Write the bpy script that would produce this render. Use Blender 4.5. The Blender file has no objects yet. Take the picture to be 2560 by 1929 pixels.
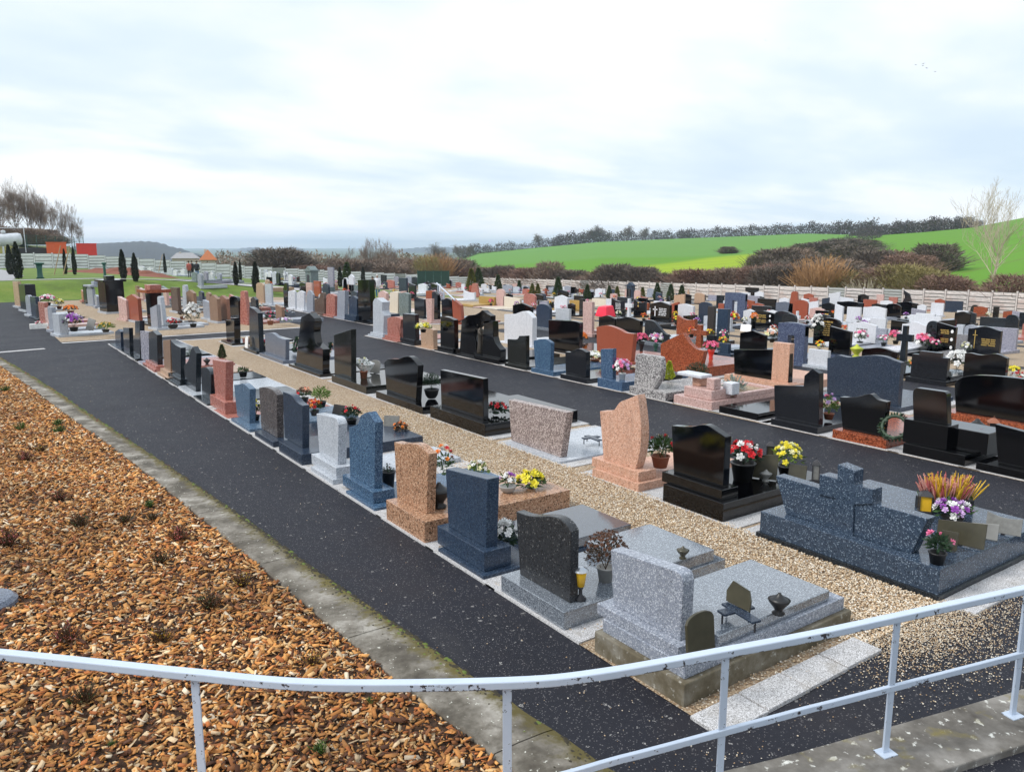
import bpy, math, random, bisect
import numpy as np
from mathutils import Vector, Matrix

random.seed(7); rng = np.random.default_rng(7)
scene = bpy.context.scene
col = scene.collection
R_ = math.radians

# ------------------------------------------------------------------ camera
CAM_H = 3.5
YAW, PITCH = 34.8427, 10.0946            # rows of graves run along +Y, camera turned right of them
cam = bpy.data.cameras.new('camera'); camo = bpy.data.objects.new('camera', cam); col.objects.link(camo)
camo.location = (0, 0, CAM_H); camo.rotation_euler = (R_(90 - PITCH), 0, -R_(YAW))
cam.sensor_fit = 'HORIZONTAL'; cam.sensor_width = 36; cam.lens = 27.84
cam.clip_start = .05; cam.clip_end = 20000
scene.camera = camo
# ------------------------------------------------------------------ sky and sun
SUN = Vector((-.80, .30, .95)).normalized()
world = bpy.data.worlds.new('World'); scene.world = world; world.use_nodes = True
nt = world.node_tree; N = nt.nodes; L = nt.links; N.clear()
def nd(t, **k):
    n = N.new(t)
    for a, b in k.items(): setattr(n, a, b)
    return n
def mth(op, a, b=None, clamp=False):
    n = N.new('ShaderNodeMath'); n.operation = op; n.use_clamp = clamp
    for i, v in enumerate((a, b)):
        if v is None: continue
        if isinstance(v, (int, float)): n.inputs[i].default_value = v
        else: L.new(v, n.inputs[i])
    return n.outputs[0]
sky = nd('ShaderNodeTexSky', sky_type='NISHITA', sun_disc=False, sun_elevation=math.asin(SUN.z), sun_rotation=math.atan2(SUN.x, SUN.y), air_density=1.2, dust_density=1.5)
tc = nd('ShaderNodeTexCoord'); sp = nd('ShaderNodeSeparateXYZ'); L.new(tc.outputs['Generated'], sp.inputs[0])
den = mth('ADD', mth('MAXIMUM', sp.outputs[2], 0.0), .16)
cx = mth('DIVIDE', sp.outputs[0], den); cy = mth('DIVIDE', sp.outputs[1], den)
cb = nd('ShaderNodeCombineXYZ'); L.new(cx, cb.inputs[0]); L.new(cy, cb.inputs[1])
mp = nd('ShaderNodeMapping'); mp.inputs['Rotation'].default_value = (0, 0, R_(28)); mp.inputs['Scale'].default_value = (.72, 1.0, 1); L.new(cb.outputs[0], mp.inputs[0])
nz = nd('ShaderNodeTexNoise'); nz.inputs['Scale'].default_value = .62; nz.inputs['Detail'].default_value = 4.5; nz.inputs['Roughness'].default_value = .5; nz.inputs['Distortion'].default_value = .35
L.new(mp.outputs[0], nz.inputs['Vector'])
nz2 = nd('ShaderNodeTexNoise'); nz2.inputs['Scale'].default_value = 2.2; nz2.inputs['Detail'].default_value = 5; L.new(mp.outputs[0], nz2.inputs['Vector'])
f = mth('ADD', mth('MULTIPLY', nz.outputs[0], .78), mth('MULTIPLY', nz2.outputs[0], .22))
rp = nd('ShaderNodeValToRGB'); L.new(f, rp.inputs[0])
els = rp.color_ramp.elements
els[0].position = .36; els[0].color = (7.2, 8.6, 10.0, 1)
els[1].position = .60; els[1].color = (11.0, 11.3, 11.6, 1)
e = els.new(.45); e.color = (8.2, 9.4, 10.6, 1)
e = els.new(.52); e.color = (9.9, 10.5, 11.1, 1)
mx = nd('ShaderNodeMix', data_type='RGBA'); mx.inputs[0].default_value = .97
L.new(sky.outputs[0], mx.inputs[6]); L.new(rp.outputs[0], mx.inputs[7])
bg = nd('ShaderNodeBackground'); bg.inputs[1].default_value = .095; L.new(mx.outputs[2], bg.inputs[0])
wo = nd('ShaderNodeOutputWorld'); L.new(bg.outputs[0], wo.inputs[0])
sl = bpy.data.lights.new('sun', 'SUN'); sl.energy = 2.6; sl.angle = R_(18); sl.color = (1, .96, .9)
so = bpy.data.objects.new('sun', sl); col.objects.link(so); so.rotation_euler = (-SUN).to_track_quat('-Z', 'Y').to_euler(); so.location = (-20, 10, 30)
vs = scene.view_settings; vs.view_transform = 'Standard'; vs.look = 'None'; vs.exposure = 0.12; vs.gamma = 1; vs.use_curve_mapping = False
scene.render.engine = 'CYCLES'; cy_ = scene.cycles
cy_.use_denoising = True; cy_.max_bounces = 6; cy_.diffuse_bounces = 3; cy_.glossy_bounces = 3; cy_.transmission_bounces = 3; cy_.volume_bounces = 1; cy_.transparent_max_bounces = 6
cy_.use_adaptive_sampling = True

# ------------------------------------------------------------------ helpers
def tag(o, label=None, cat=None, group=None, kind=None):
    if label: o['label'] = label
    if cat: o['category'] = cat
    if group: o['group'] = group
    if kind: o['kind'] = kind
    return o
def link(o, parent=None):
    col.objects.link(o)
    if parent is not None: o.parent = parent
    return o
def empty(name, loc, rz=0):
    o = bpy.data.objects.new(name, None); o.empty_display_size = .2; o.location = loc; o.rotation_euler = (0, 0, rz)
    return link(o)
def add(name, me, parent=None, loc=(0, 0, 0), rot=(0, 0, 0), sc=(1, 1, 1)):
    o = bpy.data.objects.new(name, me); o.location = loc; o.rotation_euler = rot; o.scale = sc
    return link(o, parent)
class MB:
    def __init__(s): s.v = []; s.f = []; s.mi = []; s.m = 0
    def face(s, idx): s.f.append(tuple(idx)); s.mi.append(s.m)
    def box(s, x0, x1, y0, y1, z0, z1):
        b = len(s.v)
        s.v += [(x0,y0,z0),(x1,y0,z0),(x1,y1,z0),(x0,y1,z0),(x0,y0,z1),(x1,y0,z1),(x1,y1,z1),(x0,y1,z1)]
        for q in ((0,3,2,1),(4,5,6,7),(0,1,5,4),(1,2,6,5),(2,3,7,6),(3,0,4,7)): s.face([b+i for i in q])
        return s
    def prism(s, poly, x0, x1):                      # poly in (y,z), extruded along x
        n = len(poly); b = len(s.v)
        a = sum(poly[i][0]*poly[(i+1)%n][1]-poly[(i+1)%n][0]*poly[i][1] for i in range(n))
        if a < 0: poly = poly[::-1]
        s.v += [(x0, y, z) for y, z in poly] + [(x1, y, z) for y, z in poly]
        s.face([b+i for i in range(n)][::-1]); s.face([b+n+i for i in range(n)])
        for i in range(n):
            j = (i+1) % n; s.face((b+i, b+j, b+n+j, b+n+i))
        return s
    def lathe(s, prof, n=12, c=(0,0,0), sx=1, sy=1):
        b = len(s.v)
        for r, z in prof:
            for k in range(n):
                a = 2*math.pi*k/n; s.v.append((c[0]+r*sx*math.cos(a), c[1]+r*sy*math.sin(a), c[2]+z))
        for i in range(len(prof)-1):
            for k in range(n):
                j = (k+1) % n; s.face((b+i*n+k, b+i*n+j, b+(i+1)*n+j, b+(i+1)*n+k))
        s.face([b+k for k in range(n)][::-1]); s.face([b+(len(prof)-1)*n+k for k in range(n)])
        return s
    def tube(s, pts, rad, n=5, cap=True):
        b = len(s.v); m = len(pts); pts = [Vector(p) for p in pts]
        if not isinstance(rad, (list, tuple)): rad = [rad]*m
        for i, p in enumerate(pts):
            d = (pts[min(i+1, m-1)]-pts[max(i-1, 0)])
            if d.length < 1e-9: d = Vector((0, 0, 1))
            d.normalize(); u = d.cross(Vector((0, 0, 1)) if abs(d.z) < .95 else Vector((1, 0, 0))).normalized(); w = d.cross(u)
            for k in range(n):
                a = 2*math.pi*k/n; q = p+(u*math.cos(a)+w*math.sin(a))*rad[i]; s.v.append(tuple(q))
        for i in range(m-1):
            for k in range(n):
                j = (k+1) % n; s.face((b+i*n+k, b+i*n+j, b+(i+1)*n+j, b+(i+1)*n+k))
        if cap: s.face([b+k for k in range(n)][::-1]); s.face([b+(m-1)*n+k for k in range(n)])
        return s
    def ball(s, c, r, n=8, m=5, sz=1.0, jit=0):
        b = len(s.v); c = Vector(c)
        s.v.append((c.x, c.y, c.z+r*sz))
        for i in range(1, m):
            t = math.pi*i/m
            for k in range(n):
                a = 2*math.pi*k/n; q = r*(1+random.uniform(-jit, jit))
                s.v.append((c.x+q*math.sin(t)*math.cos(a), c.y+q*math.sin(t)*math.sin(a), c.z+q*sz*math.cos(t)))
        s.v.append((c.x, c.y, c.z-r*sz)); e = len(s.v)-1
        for k in range(n):
            j = (k+1) % n
            s.face((b, b+1+k, b+1+j)); s.face((e, b+1+(m-2)*n+j, b+1+(m-2)*n+k))
            for i in range(m-2): s.face((b+1+i*n+k, b+1+(i+1)*n+k, b+1+(i+1)*n+j, b+1+i*n+j))
        return s
    def leaf(s, p, d, l, w):                         # one pointed leaf quad
        p = Vector(p); d = Vector(d).normalized(); u = d.cross(Vector((random.uniform(-1,1), random.uniform(-1,1), random.uniform(-.4,1)))).normalized()
        b = len(s.v); s.v += [tuple(p), tuple(p+d*l*.5+u*w*.5), tuple(p+d*l), tuple(p+d*l*.5-u*w*.5)]
        s.face((b, b+1, b+2, b+3)); return s
    def mesh(s, name, mats, smooth=False):
        me = bpy.data.meshes.new(name); me.from_pydata(s.v, [], s.f)
        if not isinstance(mats, (list, tuple)): mats = [mats]
        for m in mats: me.materials.append(m)
        if len(mats) > 1: me.polygons.foreach_set('material_index', s.mi)
        if smooth: me.polygons.foreach_set('use_smooth', [True]*len(me.polygons))
        me.update(); return me
    def obj(s, name, mats, parent=None, loc=(0,0,0), rot=(0,0,0), smooth=False, bevel=0):
        o = add(name, s.mesh(name, mats, smooth), parent, loc, rot)
        if bevel: bev(o, bevel)
        return o
def bev(o, w, seg=2):
    m = o.modifiers.new('bevel', 'BEVEL'); m.width = w; m.segments = seg; m.limit_method = 'ANGLE'; m.angle_limit = R_(35); m.use_clamp_overlap = True
def np_mesh(name, verts, faces, mats, attr=None, smooth=False):
    """verts (n,3), faces (m,k) all of one size, attr: per face colour (m,3)"""
    me = bpy.data.meshes.new(name); n = len(verts); m, k = faces.shape
    me.vertices.add(n); me.vertices.foreach_set('co', verts.astype(np.float32).ravel())
    me.loops.add(m*k); me.loops.foreach_set('vertex_index', faces.astype(np.int32).ravel())
    me.polygons.add(m); me.polygons.foreach_set('loop_start', np.arange(0, m*k, k, dtype=np.int32))
    try: me.polygons.foreach_set('loop_total', np.full(m, k, dtype=np.int32))
    except Exception: pass
    if smooth: me.polygons.foreach_set('use_smooth', np.ones(m, dtype=bool))
    me.update(calc_edges=True)
    if attr is not None:
        a = me.attributes.new('tint', 'FLOAT_COLOR', 'FACE'); c = np.ones((m, 4), np.float32); c[:, :3] = attr; a.data.foreach_set('color', c.ravel())
    for mt in (mats if isinstance(mats, (list, tuple)) else [mats]): me.materials.append(mt)
    return me

# ------------------------------------------------------------------ materials
MATS = {}
class NT:
    def __init__(s, name):
        s.m = bpy.data.materials.new(name); s.m.use_nodes = True; s.t = s.m.node_tree; s.n = s.t.nodes; s.l = s.t.links
        s.p = s.n['Principled BSDF']; s.tc = s.n.new('ShaderNodeTexCoord')
    def node(s, t, **k):
        n = s.n.new(t)
        for a, b in k.items():
            if hasattr(n, a) and not a[0].isupper(): setattr(n, a, b)
            else: n.inputs[a].default_value = b
        return n
    def noise(s, scale, detail=4, rough=.55, vec=None, stretch=None):
        n = s.node('ShaderNodeTexNoise', Scale=scale, Detail=detail, Roughness=rough)
        v = vec or s.tc.outputs['Object']
        if stretch:
            mp = s.node('ShaderNodeMapping', Scale=stretch); s.l.new(v, mp.inputs[0]); v = mp.outputs[0]
        s.l.new(v, n.inputs['Vector']); return n.outputs[0]
    def vor(s, scale, feature='F1', out='Color'):
        n = s.node('ShaderNodeTexVoronoi', feature=feature, Scale=scale); s.l.new(s.tc.outputs['Object'], n.inputs['Vector']); return n.outputs[out]
    def ramp(s, fac, stops, interp='LINEAR'):
        r = s.node('ShaderNodeValToRGB'); r.color_ramp.interpolation = interp; e = r.color_ramp.elements
        e[0].position, e[0].color = stops[0][0], (*stops[0][1], 1); e[1].position, e[1].color = stops[-1][0], (*stops[-1][1], 1)
        for p, c in stops[1:-1]: q = e.new(p); q.color = (*c, 1)
        s.l.new(fac, r.inputs[0]); return r.outputs[0]
    def mix(s, f, a, b, mode='MIX'):
        m = s.node('ShaderNodeMix', data_type='RGBA'); m.blend_type = mode
        for i, v in ((0, f), (6, a), (7, b)):
            if isinstance(v, (int, float)): m.inputs[i].default_value = v
            elif isinstance(v, tuple): m.inputs[i].default_value = (*v, 1)
            else: s.l.new(v, m.inputs[i])
        return m.outputs[2]
    def math(s, op, a, b=None, clamp=False):
        n = s.node('ShaderNodeMath'); n.operation = op; n.use_clamp = clamp
        for i, v in enumerate((a, b)):
            if v is None: continue
            if isinstance(v, (int, float)): n.inputs[i].default_value = v
            else: s.l.new(v, n.inputs[i])
        return n.outputs[0]
    def sep(s, c):
        n = s.node('ShaderNodeSeparateColor'); s.l.new(c, n.inputs[0]); return n.outputs[0]
    def col(s, c):
        if isinstance(c, tuple): s.p.inputs['Base Color'].default_value = (*c, 1)
        else: s.l.new(c, s.p.inputs['Base Color'])
    def set(s, **k):
        for a, v in k.items():
            i = s.p.inputs[a.replace('_', ' ')]
            if isinstance(v, (int, float)): i.default_value = v
            else: s.l.new(v, i)
    def bump(s, h, strength=.4, dist=.01):
        b = s.node('ShaderNodeBump', Strength=strength, Distance=dist); s.l.new(h, b.inputs['Height']); s.l.new(b.outputs[0], s.p.inputs['Normal'])
def c3(*a): return tuple(a)
def granite(key, dark, mid, light, scale=85, rough=.16, pos=(.22, .72), dirt=.35, coat=True):
    t = NT('granite_'+key)
    v = t.sep(t.vor(scale)); nz = t.noise(scale*.35, 3, .6)
    f = t.math('ADD', t.math('MULTIPLY', v, .72), t.math('MULTIPLY', nz, .28))
    c = t.ramp(f, [(0, dark), (pos[0], mid), (pos[1], light)], 'LINEAR' if key in ('blk', 'blk3') else 'CONSTANT')
    big = t.noise(2.3, 3, .6)
    c = t.mix(t.math('MULTIPLY', big, .25), c, mid)
    st = t.noise(3.0, 5, .62, stretch=(3.5, 3.5, .7))                     # rain streaks and lichen film
    st = t.math('MULTIPLY', t.math('SUBTRACT', st, .52, True), dirt*4, True)
    c = t.mix(st, c, tuple(.55*x+.018 for x in mid))
    t.col(c)
    t.set(Roughness=t.math('ADD', t.math('MULTIPLY', t.noise(9, 4), min(.2, rough)), rough*.7), IOR=1.55 if key in ('blk', 'blk3', 'dko') else (2.3 if key in ('gry2', 'lid') else 1.45))
    t.bump(t.noise(scale*1.4, 2), .04, .004)
    MATS[key] = t.m
granite('gry', c3(.085,.095,.12), c3(.23,.255,.31), c3(.50,.53,.59), 110, .3, (.2,.7))
granite('gry2', c3(.045,.055,.07), c3(.13,.15,.18), c3(.34,.38,.43), 130, .08, (.2,.7), .2)
granite('lid', c3(.03,.035,.045), c3(.055,.065,.085), c3(.10,.12,.15), 110, .04, (.3,.74), .1)
granite('gry3', c3(.10,.10,.11), c3(.20,.20,.22), c3(.30,.30,.32), 90, .25)
granite('dks', c3(.010,.011,.013), c3(.03,.032,.036), c3(.17,.17,.17), 100, .24, (.3,.84))
granite('brs', c3(.03,.026,.026), c3(.085,.074,.074), c3(.28,.25,.24), 70, .22, (.3,.82))
granite('bld', c3(.010,.019,.037), c3(.023,.041,.075), c3(.06,.09,.135), 110, .2, (.3,.74))
granite('blu', c3(.012,.032,.07), c3(.042,.09,.165), c3(.14,.235,.345), 105, .18, (.28,.72))
granite('blu2', c3(.03,.055,.10), c3(.075,.13,.20), c3(.15,.22,.32), 90, .2, (.28,.74))
granite('blu3', c3(.02,.045,.10), c3(.05,.095,.17), c3(.13,.20,.31), 80, .2, (.28,.72))
granite('blg', c3(.010,.017,.031), c3(.023,.036,.062), c3(.06,.082,.115), 105, .2, (.26,.76))
granite('blg2', c3(.05,.06,.09), c3(.12,.14,.185), c3(.2,.23,.28), 95, .18, (.26,.76))
granite('blk2', c3(.014,.024,.042), c3(.04,.062,.098), c3(.21,.27,.35), 105, .14, (.3,.80), .15)
granite('bls', c3(.03,.04,.08), c3(.065,.085,.15), c3(.17,.21,.30), 60, .2, (.28,.74))
granite('wgr', c3(.17,.19,.22), c3(.36,.395,.445), c3(.58,.61,.66), 110, .2, (.2,.6), .25)
granite('wht', c3(.34,.355,.39), c3(.52,.54,.59), c3(.64,.66,.70), 70, .25, (.14,.5), .22)
granite('lav', c3(.14,.14,.18), c3(.26,.26,.32), c3(.4,.4,.46), 80, .25)
granite('tan', c3(.075,.04,.024), c3(.36,.20,.12), c3(.55,.36,.24), 68, .2, (.26,.72), .2)
granite('tan2', c3(.2,.12,.08), c3(.42,.28,.19), c3(.55,.4,.3), 90, .28)
granite('brn', c3(.1,.06,.04), c3(.24,.15,.10), c3(.36,.24,.17), 90, .3)
granite('brn2', c3(.11,.055,.04), c3(.25,.13,.09), c3(.36,.2,.15), 90, .3)
granite('brk', c3(.035,.02,.015), c3(.10,.065,.05), c3(.2,.14,.11), 90, .2)
granite('sal', c3(.2,.10,.07), c3(.52,.29,.2), c3(.66,.44,.34), 80, .45, (.2,.66), .6)
granite('pbr', c3(.085,.06,.055), c3(.25,.195,.185), c3(.55,.47,.44), 68, .35, (.3,.66))
granite('pnk', c3(.13,.04,.032), c3(.36,.135,.105), c3(.5,.24,.2), 90, .25, (.22,.75))
granite('pnl', c3(.28,.16,.15), c3(.5,.33,.3), c3(.66,.5,.47), 80, .25, (.22,.7))
granite('red', c3(.07,.018,.008), c3(.27,.065,.028), c3(.42,.13,.06), 55, .16, (.3,.75), .12)
granite('brr', c3(.16,.04,.025), c3(.29,.078,.045), c3(.36,.12,.075), 110, .16, (.2,.8), .15)
granite('bei', c3(.45,.4,.32), c3(.6,.54,.45), c3(.7,.65,.56), 80, .4)
granite('och', c3(.22,.13,.03), c3(.38,.24,.06), c3(.46,.32,.12), 60, .5)
granite('dkg', c3(.006,.008,.011), c3(.014,.019,.025), c3(.034,.042,.052), 105, .12, (.3,.78), .25)
granite('dko', c3(.006,.007,.006), c3(.013,.014,.012), c3(.03,.031,.027), 100, .08, (.3,.78), .3)
granite('blk', c3(.0006,.0006,.0008), c3(.001,.001,.0015), c3(.002,.002,.003), 110, .025, (.3,.8), .04)
granite('blk3', c3(.003,.0035,.005), c3(.006,.007,.010), c3(.016,.018,.023), 110, .07, (.3,.8), .1)
granite('dkb', c3(.02,.017,.016), c3(.035,.03,.028), c3(.06,.052,.05), 90, .35)
granite('grn', c3(.06,.08,.08), c3(.13,.17,.17), c3(.22,.27,.27), 90, .25)
granite('gro', c3(.07,.065,.07), c3(.27,.255,.255), c3(.6,.58,.57), 52, .55, (.38,.62), .15)
def plain(key, c, rough=.5, var=.25, scale=12, metal=0, spec=.5, bumps=0, trans=0):
    t = NT(key); n = t.noise(scale, 4)
    t.col(t.mix(n, tuple(x*(1-var) for x in c), tuple(min(1, x*(1+var)) for x in c)))
    t.set(Roughness=rough, Metallic=metal, Specular_IOR_Level=spec)
    if bumps: t.bump(t.noise(scale*4, 4), bumps, .01)
    MATS[key] = t.m; return t
for k, c_ in dict(fl_white=(.85,.85,.82), fl_red=(.62,.015,.025), fl_pink=(.85,.2,.38), fl_rose=(.75,.12,.22), fl_yellow=(.85,.72,.05), fl_orange=(.85,.25,.03), fl_purple=(.32,.07,.42), fl_lilac=(.62,.42,.7),
                  fl_cream=(.8,.78,.5), fl_blue=(.05,.15,.5), fl_brown=(.12,.05,.025), fl_peach=(.8,.42,.28)).items():
    plain(k, c_, .6, .25, 30)
def leafmat(key, c, v=.5):
    t = plain(key, c, .55, v, 9); t.set(Subsurface_Weight=0.0)
leafmat('leaf', (.035,.085,.02)); leafmat('leaf_dark', (.015,.045,.018)); leafmat('leaf_light', (.12,.2,.03)); leafmat('leaf_dry', (.07,.04,.018)); leafmat('leaf_grey', (.2,.25,.22)); leafmat('leaf_lime', (.45,.5,.04))
leafmat('heath_y', (.6,.38,.03)); leafmat('heath_r', (.42,.1,.1)); leafmat('heath_p', (.62,.3,.25))
leafmat('cypress', (.012,.018,.008)); leafmat('conifer', (.05,.085,.02)); leafmat('conifer_y', (.14,.15,.025))
plain('pot_black', (.012,.012,.013), .4); plain('pot_grey', (.36,.36,.35), .6); plain('pot_white', (.8,.8,.78), .4); plain('pot_terra', (.3,.11,.06), .7); plain('pot_metal', (.5,.52,.55), .3, .1, 12, .9)
plain('plaque_grey', (.2,.2,.19), .25, .4, 20); plain('plaque_olive', (.06,.055,.035), .3, .5, 8); plain('plaque_pale', (.26,.26,.25), .3, .3, 9)
plain('bronze', (.09,.075,.06), .45, .4, 15, .5); plain('gold', (.75,.52,.16), .35, .15, 40, .6); plain('silver', (.75,.75,.78), .35, .1, 40, .2); plain('porcelain', (.85,.85,.86), .2, .05)
t = plain('lamp_yellow', (.85,.5,.03), .25, .2)
plain('twig', (.22,.16,.12), .8, .4, 3); plain('twig_red', (.22,.135,.10), .8, .4, 3); plain('twig_green', (.27,.23,.09), .8, .4, 3); plain('twig_dark', (.135,.108,.085), .8, .4, 3); plain('twig_far', (.075,.06,.064), .9, .4, .2); plain('twig_tan', (.38,.22,.1), .8, .4, 3); plain('twig_pale', (.42,.38,.28), .8, .4, 3)
plain('bark', (.13,.11,.095), .85, .45, 5, 0, .3, .5); plain('bark_pale', (.36,.33,.22), .8, .4, 4, 0, .3, .5)
plain('soil', (.20,.08,.055), .9, .35, 2.5, 0, .2, .8); plain('orange_paint', (.75,.13,.03), .45, .15, 2); plain('red_paint', (.72,.05,.035), .45, .15, 2); plain('tank_white', (.62,.65,.7), .4, .25, 1.5)
plain('dark_metal', (.03,.03,.035), .45, .3); plain('green_metal', (.012,.085,.06), .45, .3); plain('wood', (.35,.25,.15), .8, .3); plain('green_sheet', (.008,.045,.03), .7, .4, 2)
plain('roof_orange', (.42,.14,.05), .8, .3, 3); plain('roof_grey', (.3,.3,.31), .8, .25, 2); plain('wall_cream', (.6,.56,.48), .85, .15, 2)
plain('skin', (.5,.3,.22), .6, .1); plain('hair_grey', (.5,.48,.46), .7, .2); plain('hair_dark', (.03,.022,.018), .6, .2); plain('coat_white', (.74,.76,.82), .8, .1); plain('jeans', (.02,.14,.42), .8, .2); plain('coat_dark', (.015,.016,.02), .8, .3); plain('coat_red', (.42,.1,.08), .8, .2); plain('red_vinyl', (.8,.02,.06), .35, .15, 3)
def ground_mats():
    # asphalt
    t = NT('asphalt'); big = t.noise(.7, 5, .6); sm = t.noise(110, 2); v = t.sep(t.vor(120)); v2 = t.sep(t.vor(40))
    c = t.mix(t.math('MULTIPLY', t.math('SUBTRACT', big, .3, True), 2.4, True), c3(.006,.0065,.011), c3(.0145,.0155,.024))
    c = t.mix(t.math('MULTIPLY', sm, .6), c, c3(.021,.0215,.031))
    c = t.mix(t.math('GREATER_THAN', v, .955), c, c3(.13,.125,.13)); c = t.mix(t.math('MULTIPLY', t.math('GREATER_THAN', v2, .992), t.math('GREATER_THAN', sm, .5)), c, c3(.34,.33,.32))
    br = t.noise(.45, 4, .7); c = t.mix(t.math('MULTIPLY', t.math('SUBTRACT', br, .55, True), 1.6, True), c, c3(.032,.024,.022))
    ck = t.node('ShaderNodeTexVoronoi', feature='DISTANCE_TO_EDGE', Scale=.55); wv = t.node('ShaderNodeVectorMath', operation='ADD'); wn = t.node('ShaderNodeTexNoise', Scale=2.2, Detail=5); t.l.new(t.tc.outputs['Object'], wn.inputs['Vector']); t.l.new(t.tc.outputs['Object'], wv.inputs[0]); t.l.new(wn.outputs['Color'], wv.inputs[1]); t.l.new(wv.outputs[0], ck.inputs['Vector'])
    crk = t.math('MULTIPLY', t.math('LESS_THAN', ck.outputs['Distance'], .004), t.math('GREATER_THAN', t.noise(.3, 2), .56)); c = t.mix(crk, c, c3(.004,.004,.005))
    wear = t.noise(1.6, 6, .7, stretch=(1.6, .35, 1)); c = t.mix(t.math('MULTIPLY', t.math('SUBTRACT', wear, .56, True), 2.2, True), c, c3(.042,.04,.042))
    t.col(c); t.set(Roughness=t.math('ADD', t.math('MULTIPLY', big, .3), .5), Specular_IOR_Level=.3); t.bump(t.math('ADD', sm, v), .5, .006); MATS['asphalt'] = t.m
    # gravel
    t = NT('gravel'); v = t.sep(t.vor(58)); d = t.vor(58, 'F1', 'Distance'); b = t.noise(1.2, 4)
    c = t.ramp(v, [(0, c3(.16,.09,.045)), (.14, c3(.36,.24,.14)), (.36, c3(.54,.41,.27)), (.62, c3(.68,.57,.43)), (.84, c3(.78,.72,.62))], 'CONSTANT')
    c = t.mix(t.math('MULTIPLY', d, 1.1, True), c, c3(.16,.105,.06)); c = t.mix(t.math('MULTIPLY', b, .3), c, c3(.5,.38,.26))
    t.col(c); t.set(Roughness=.85); t.bump(t.math('SUBTRACT', 1.0, d), .9, .012); MATS['gravel'] = t.m
    t = NT('pebble'); a = t.node('ShaderNodeAttribute', attribute_name='tint'); t.col(a.outputs['Color']); t.set(Roughness=.75); MATS['pebble'] = t.m
    # exposed-aggregate concrete (surrounds, pavers)
    t = NT('washed_concrete'); v = t.sep(t.vor(170)); b = t.noise(3, 5, .65)
    c = t.ramp(v, [(0, c3(.22,.215,.215)), (.2, c3(.40,.395,.40)), (.5, c3(.54,.535,.545)), (.8, c3(.67,.67,.69))], 'CONSTANT'); c = t.mix(t.math('MULTIPLY', t.math('SUBTRACT', b, .55, True), 2.5, True), c, c3(.22,.18,.12))
    t.col(c); t.set(Roughness=.85); t.bump(v, .4, .006); MATS['washed'] = t.m
    # kerb concrete with moss and lichen
    t = NT('kerb_concrete'); a = t.node('ShaderNodeAttribute', attribute_name='across'); ac = a.outputs['Fac']
    n1 = t.noise(2.2, 6, .65); n2 = t.noise(9, 5, .6); n3 = t.noise(26, 3)
    c = t.ramp(n1, [(.30, c3(.042,.034,.025)), (.43, c3(.10,.088,.07)), (.53, c3(.19,.172,.145)), (.66, c3(.34,.32,.285))])
    c = t.mix(t.math('GREATER_THAN', n3, .68), c, c3(.52,.52,.46)); c = t.mix(t.math('MULTIPLY', t.math('SUBTRACT', n2, .53, True), 4, True), c, c3(.06,.05,.036))
    m = t.math('ADD', t.math('MULTIPLY', ac, .62), t.math('MULTIPLY', n2, .62)); m = t.math('MULTIPLY', t.math('SUBTRACT', m, .66, True), 5, True)
    mc = t.mix(t.noise(.35, 2), c3(.035,.028,.018), c3(.16,.13,.025)); c = t.mix(m, c, mc)
    t.col(c); t.set(Roughness=.9); t.bump(t.math('ADD', n3, n2), .45, .01); MATS['kerb'] = t.m
    t = NT('old_concrete'); n1 = t.noise(2.6, 6, .65); n2 = t.noise(14, 5, .6); n3 = t.noise(7, 2)
    c = t.ramp(n1, [(.3, c3(.06,.052,.045)), (.5, c3(.15,.138,.122)), (.66, c3(.26,.245,.225))]); c = t.mix(t.math('MULTIPLY', t.math('SUBTRACT', n2, .6, True), 14, True), c, c3(.62,.62,.58)); c = t.mix(t.math('MULTIPLY', t.math('SUBTRACT', n3, .6, True), 5, True), c, c3(.17,.14,.045))
    t.col(c); t.set(Roughness=.9); t.bump(n2, .5, .01); MATS['oldconc'] = t.m
    t = NT('mossy_concrete'); n1 = t.noise(3.2, 6, .65); n2 = t.noise(16, 5, .6); c = t.ramp(n1, [(.3, c3(.05,.042,.022)), (.5, c3(.12,.10,.065)), (.68, c3(.22,.205,.17))]); c = t.mix(t.math('MULTIPLY', t.math('SUBTRACT', n2, .6, True), 10, True), c, c3(.36,.35,.31)); t.col(c); t.set(Roughness=.92); t.bump(n2, .5, .01); MATS['mossconc'] = t.m
    # mulch under the chips, chips
    t = NT('mulch_ground'); n = t.noise(40, 5, .7); t.col(t.ramp(n, [(.3, c3(.012,.006,.003)), (.7, c3(.09,.042,.018))])); t.set(Roughness=.95); t.bump(n, .8, .02); MATS['mulch'] = t.m
    t = NT('wood_chip'); a = t.node('ShaderNodeAttribute', attribute_name='tint'); n = t.noise(60, 4, .6, stretch=(1, 1, 1)); c = t.mix(t.math('MULTIPLY', n, .55), a.outputs['Color'], c3(.10,.04,.016)); t.col(c); t.set(Roughness=.85); MATS['chip'] = t.m
    # grass
    t = NT('lawn_grass'); n = t.noise(.35, 5, .65); n2 = t.noise(6, 4)
    c = t.ramp(n, [(.34, c3(.075,.115,.012)), (.5, c3(.115,.19,.014)), (.64, c3(.19,.23,.035))]); c = t.mix(t.math('MULTIPLY', n2, .4), c, c3(.05,.09,.012)); t.col(c); t.set(Roughness=.9); t.bump(n2, .8, .05); MATS['lawn'] = t.m
    def field(key, a, b, cc, s=.02, stripe=None):
        t = NT('field_'+key); n = t.noise(s, 5, .6, stretch=stripe); n2 = t.noise(s*9, 3); c = t.ramp(n, [(.32, a), (.5, b), (.68, cc)]); c = t.mix(t.math('MULTIPLY', n2, .3), c, a); t.col(c); t.set(Roughness=.95, Specular_IOR_Level=.15); MATS[key] = t.m
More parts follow.
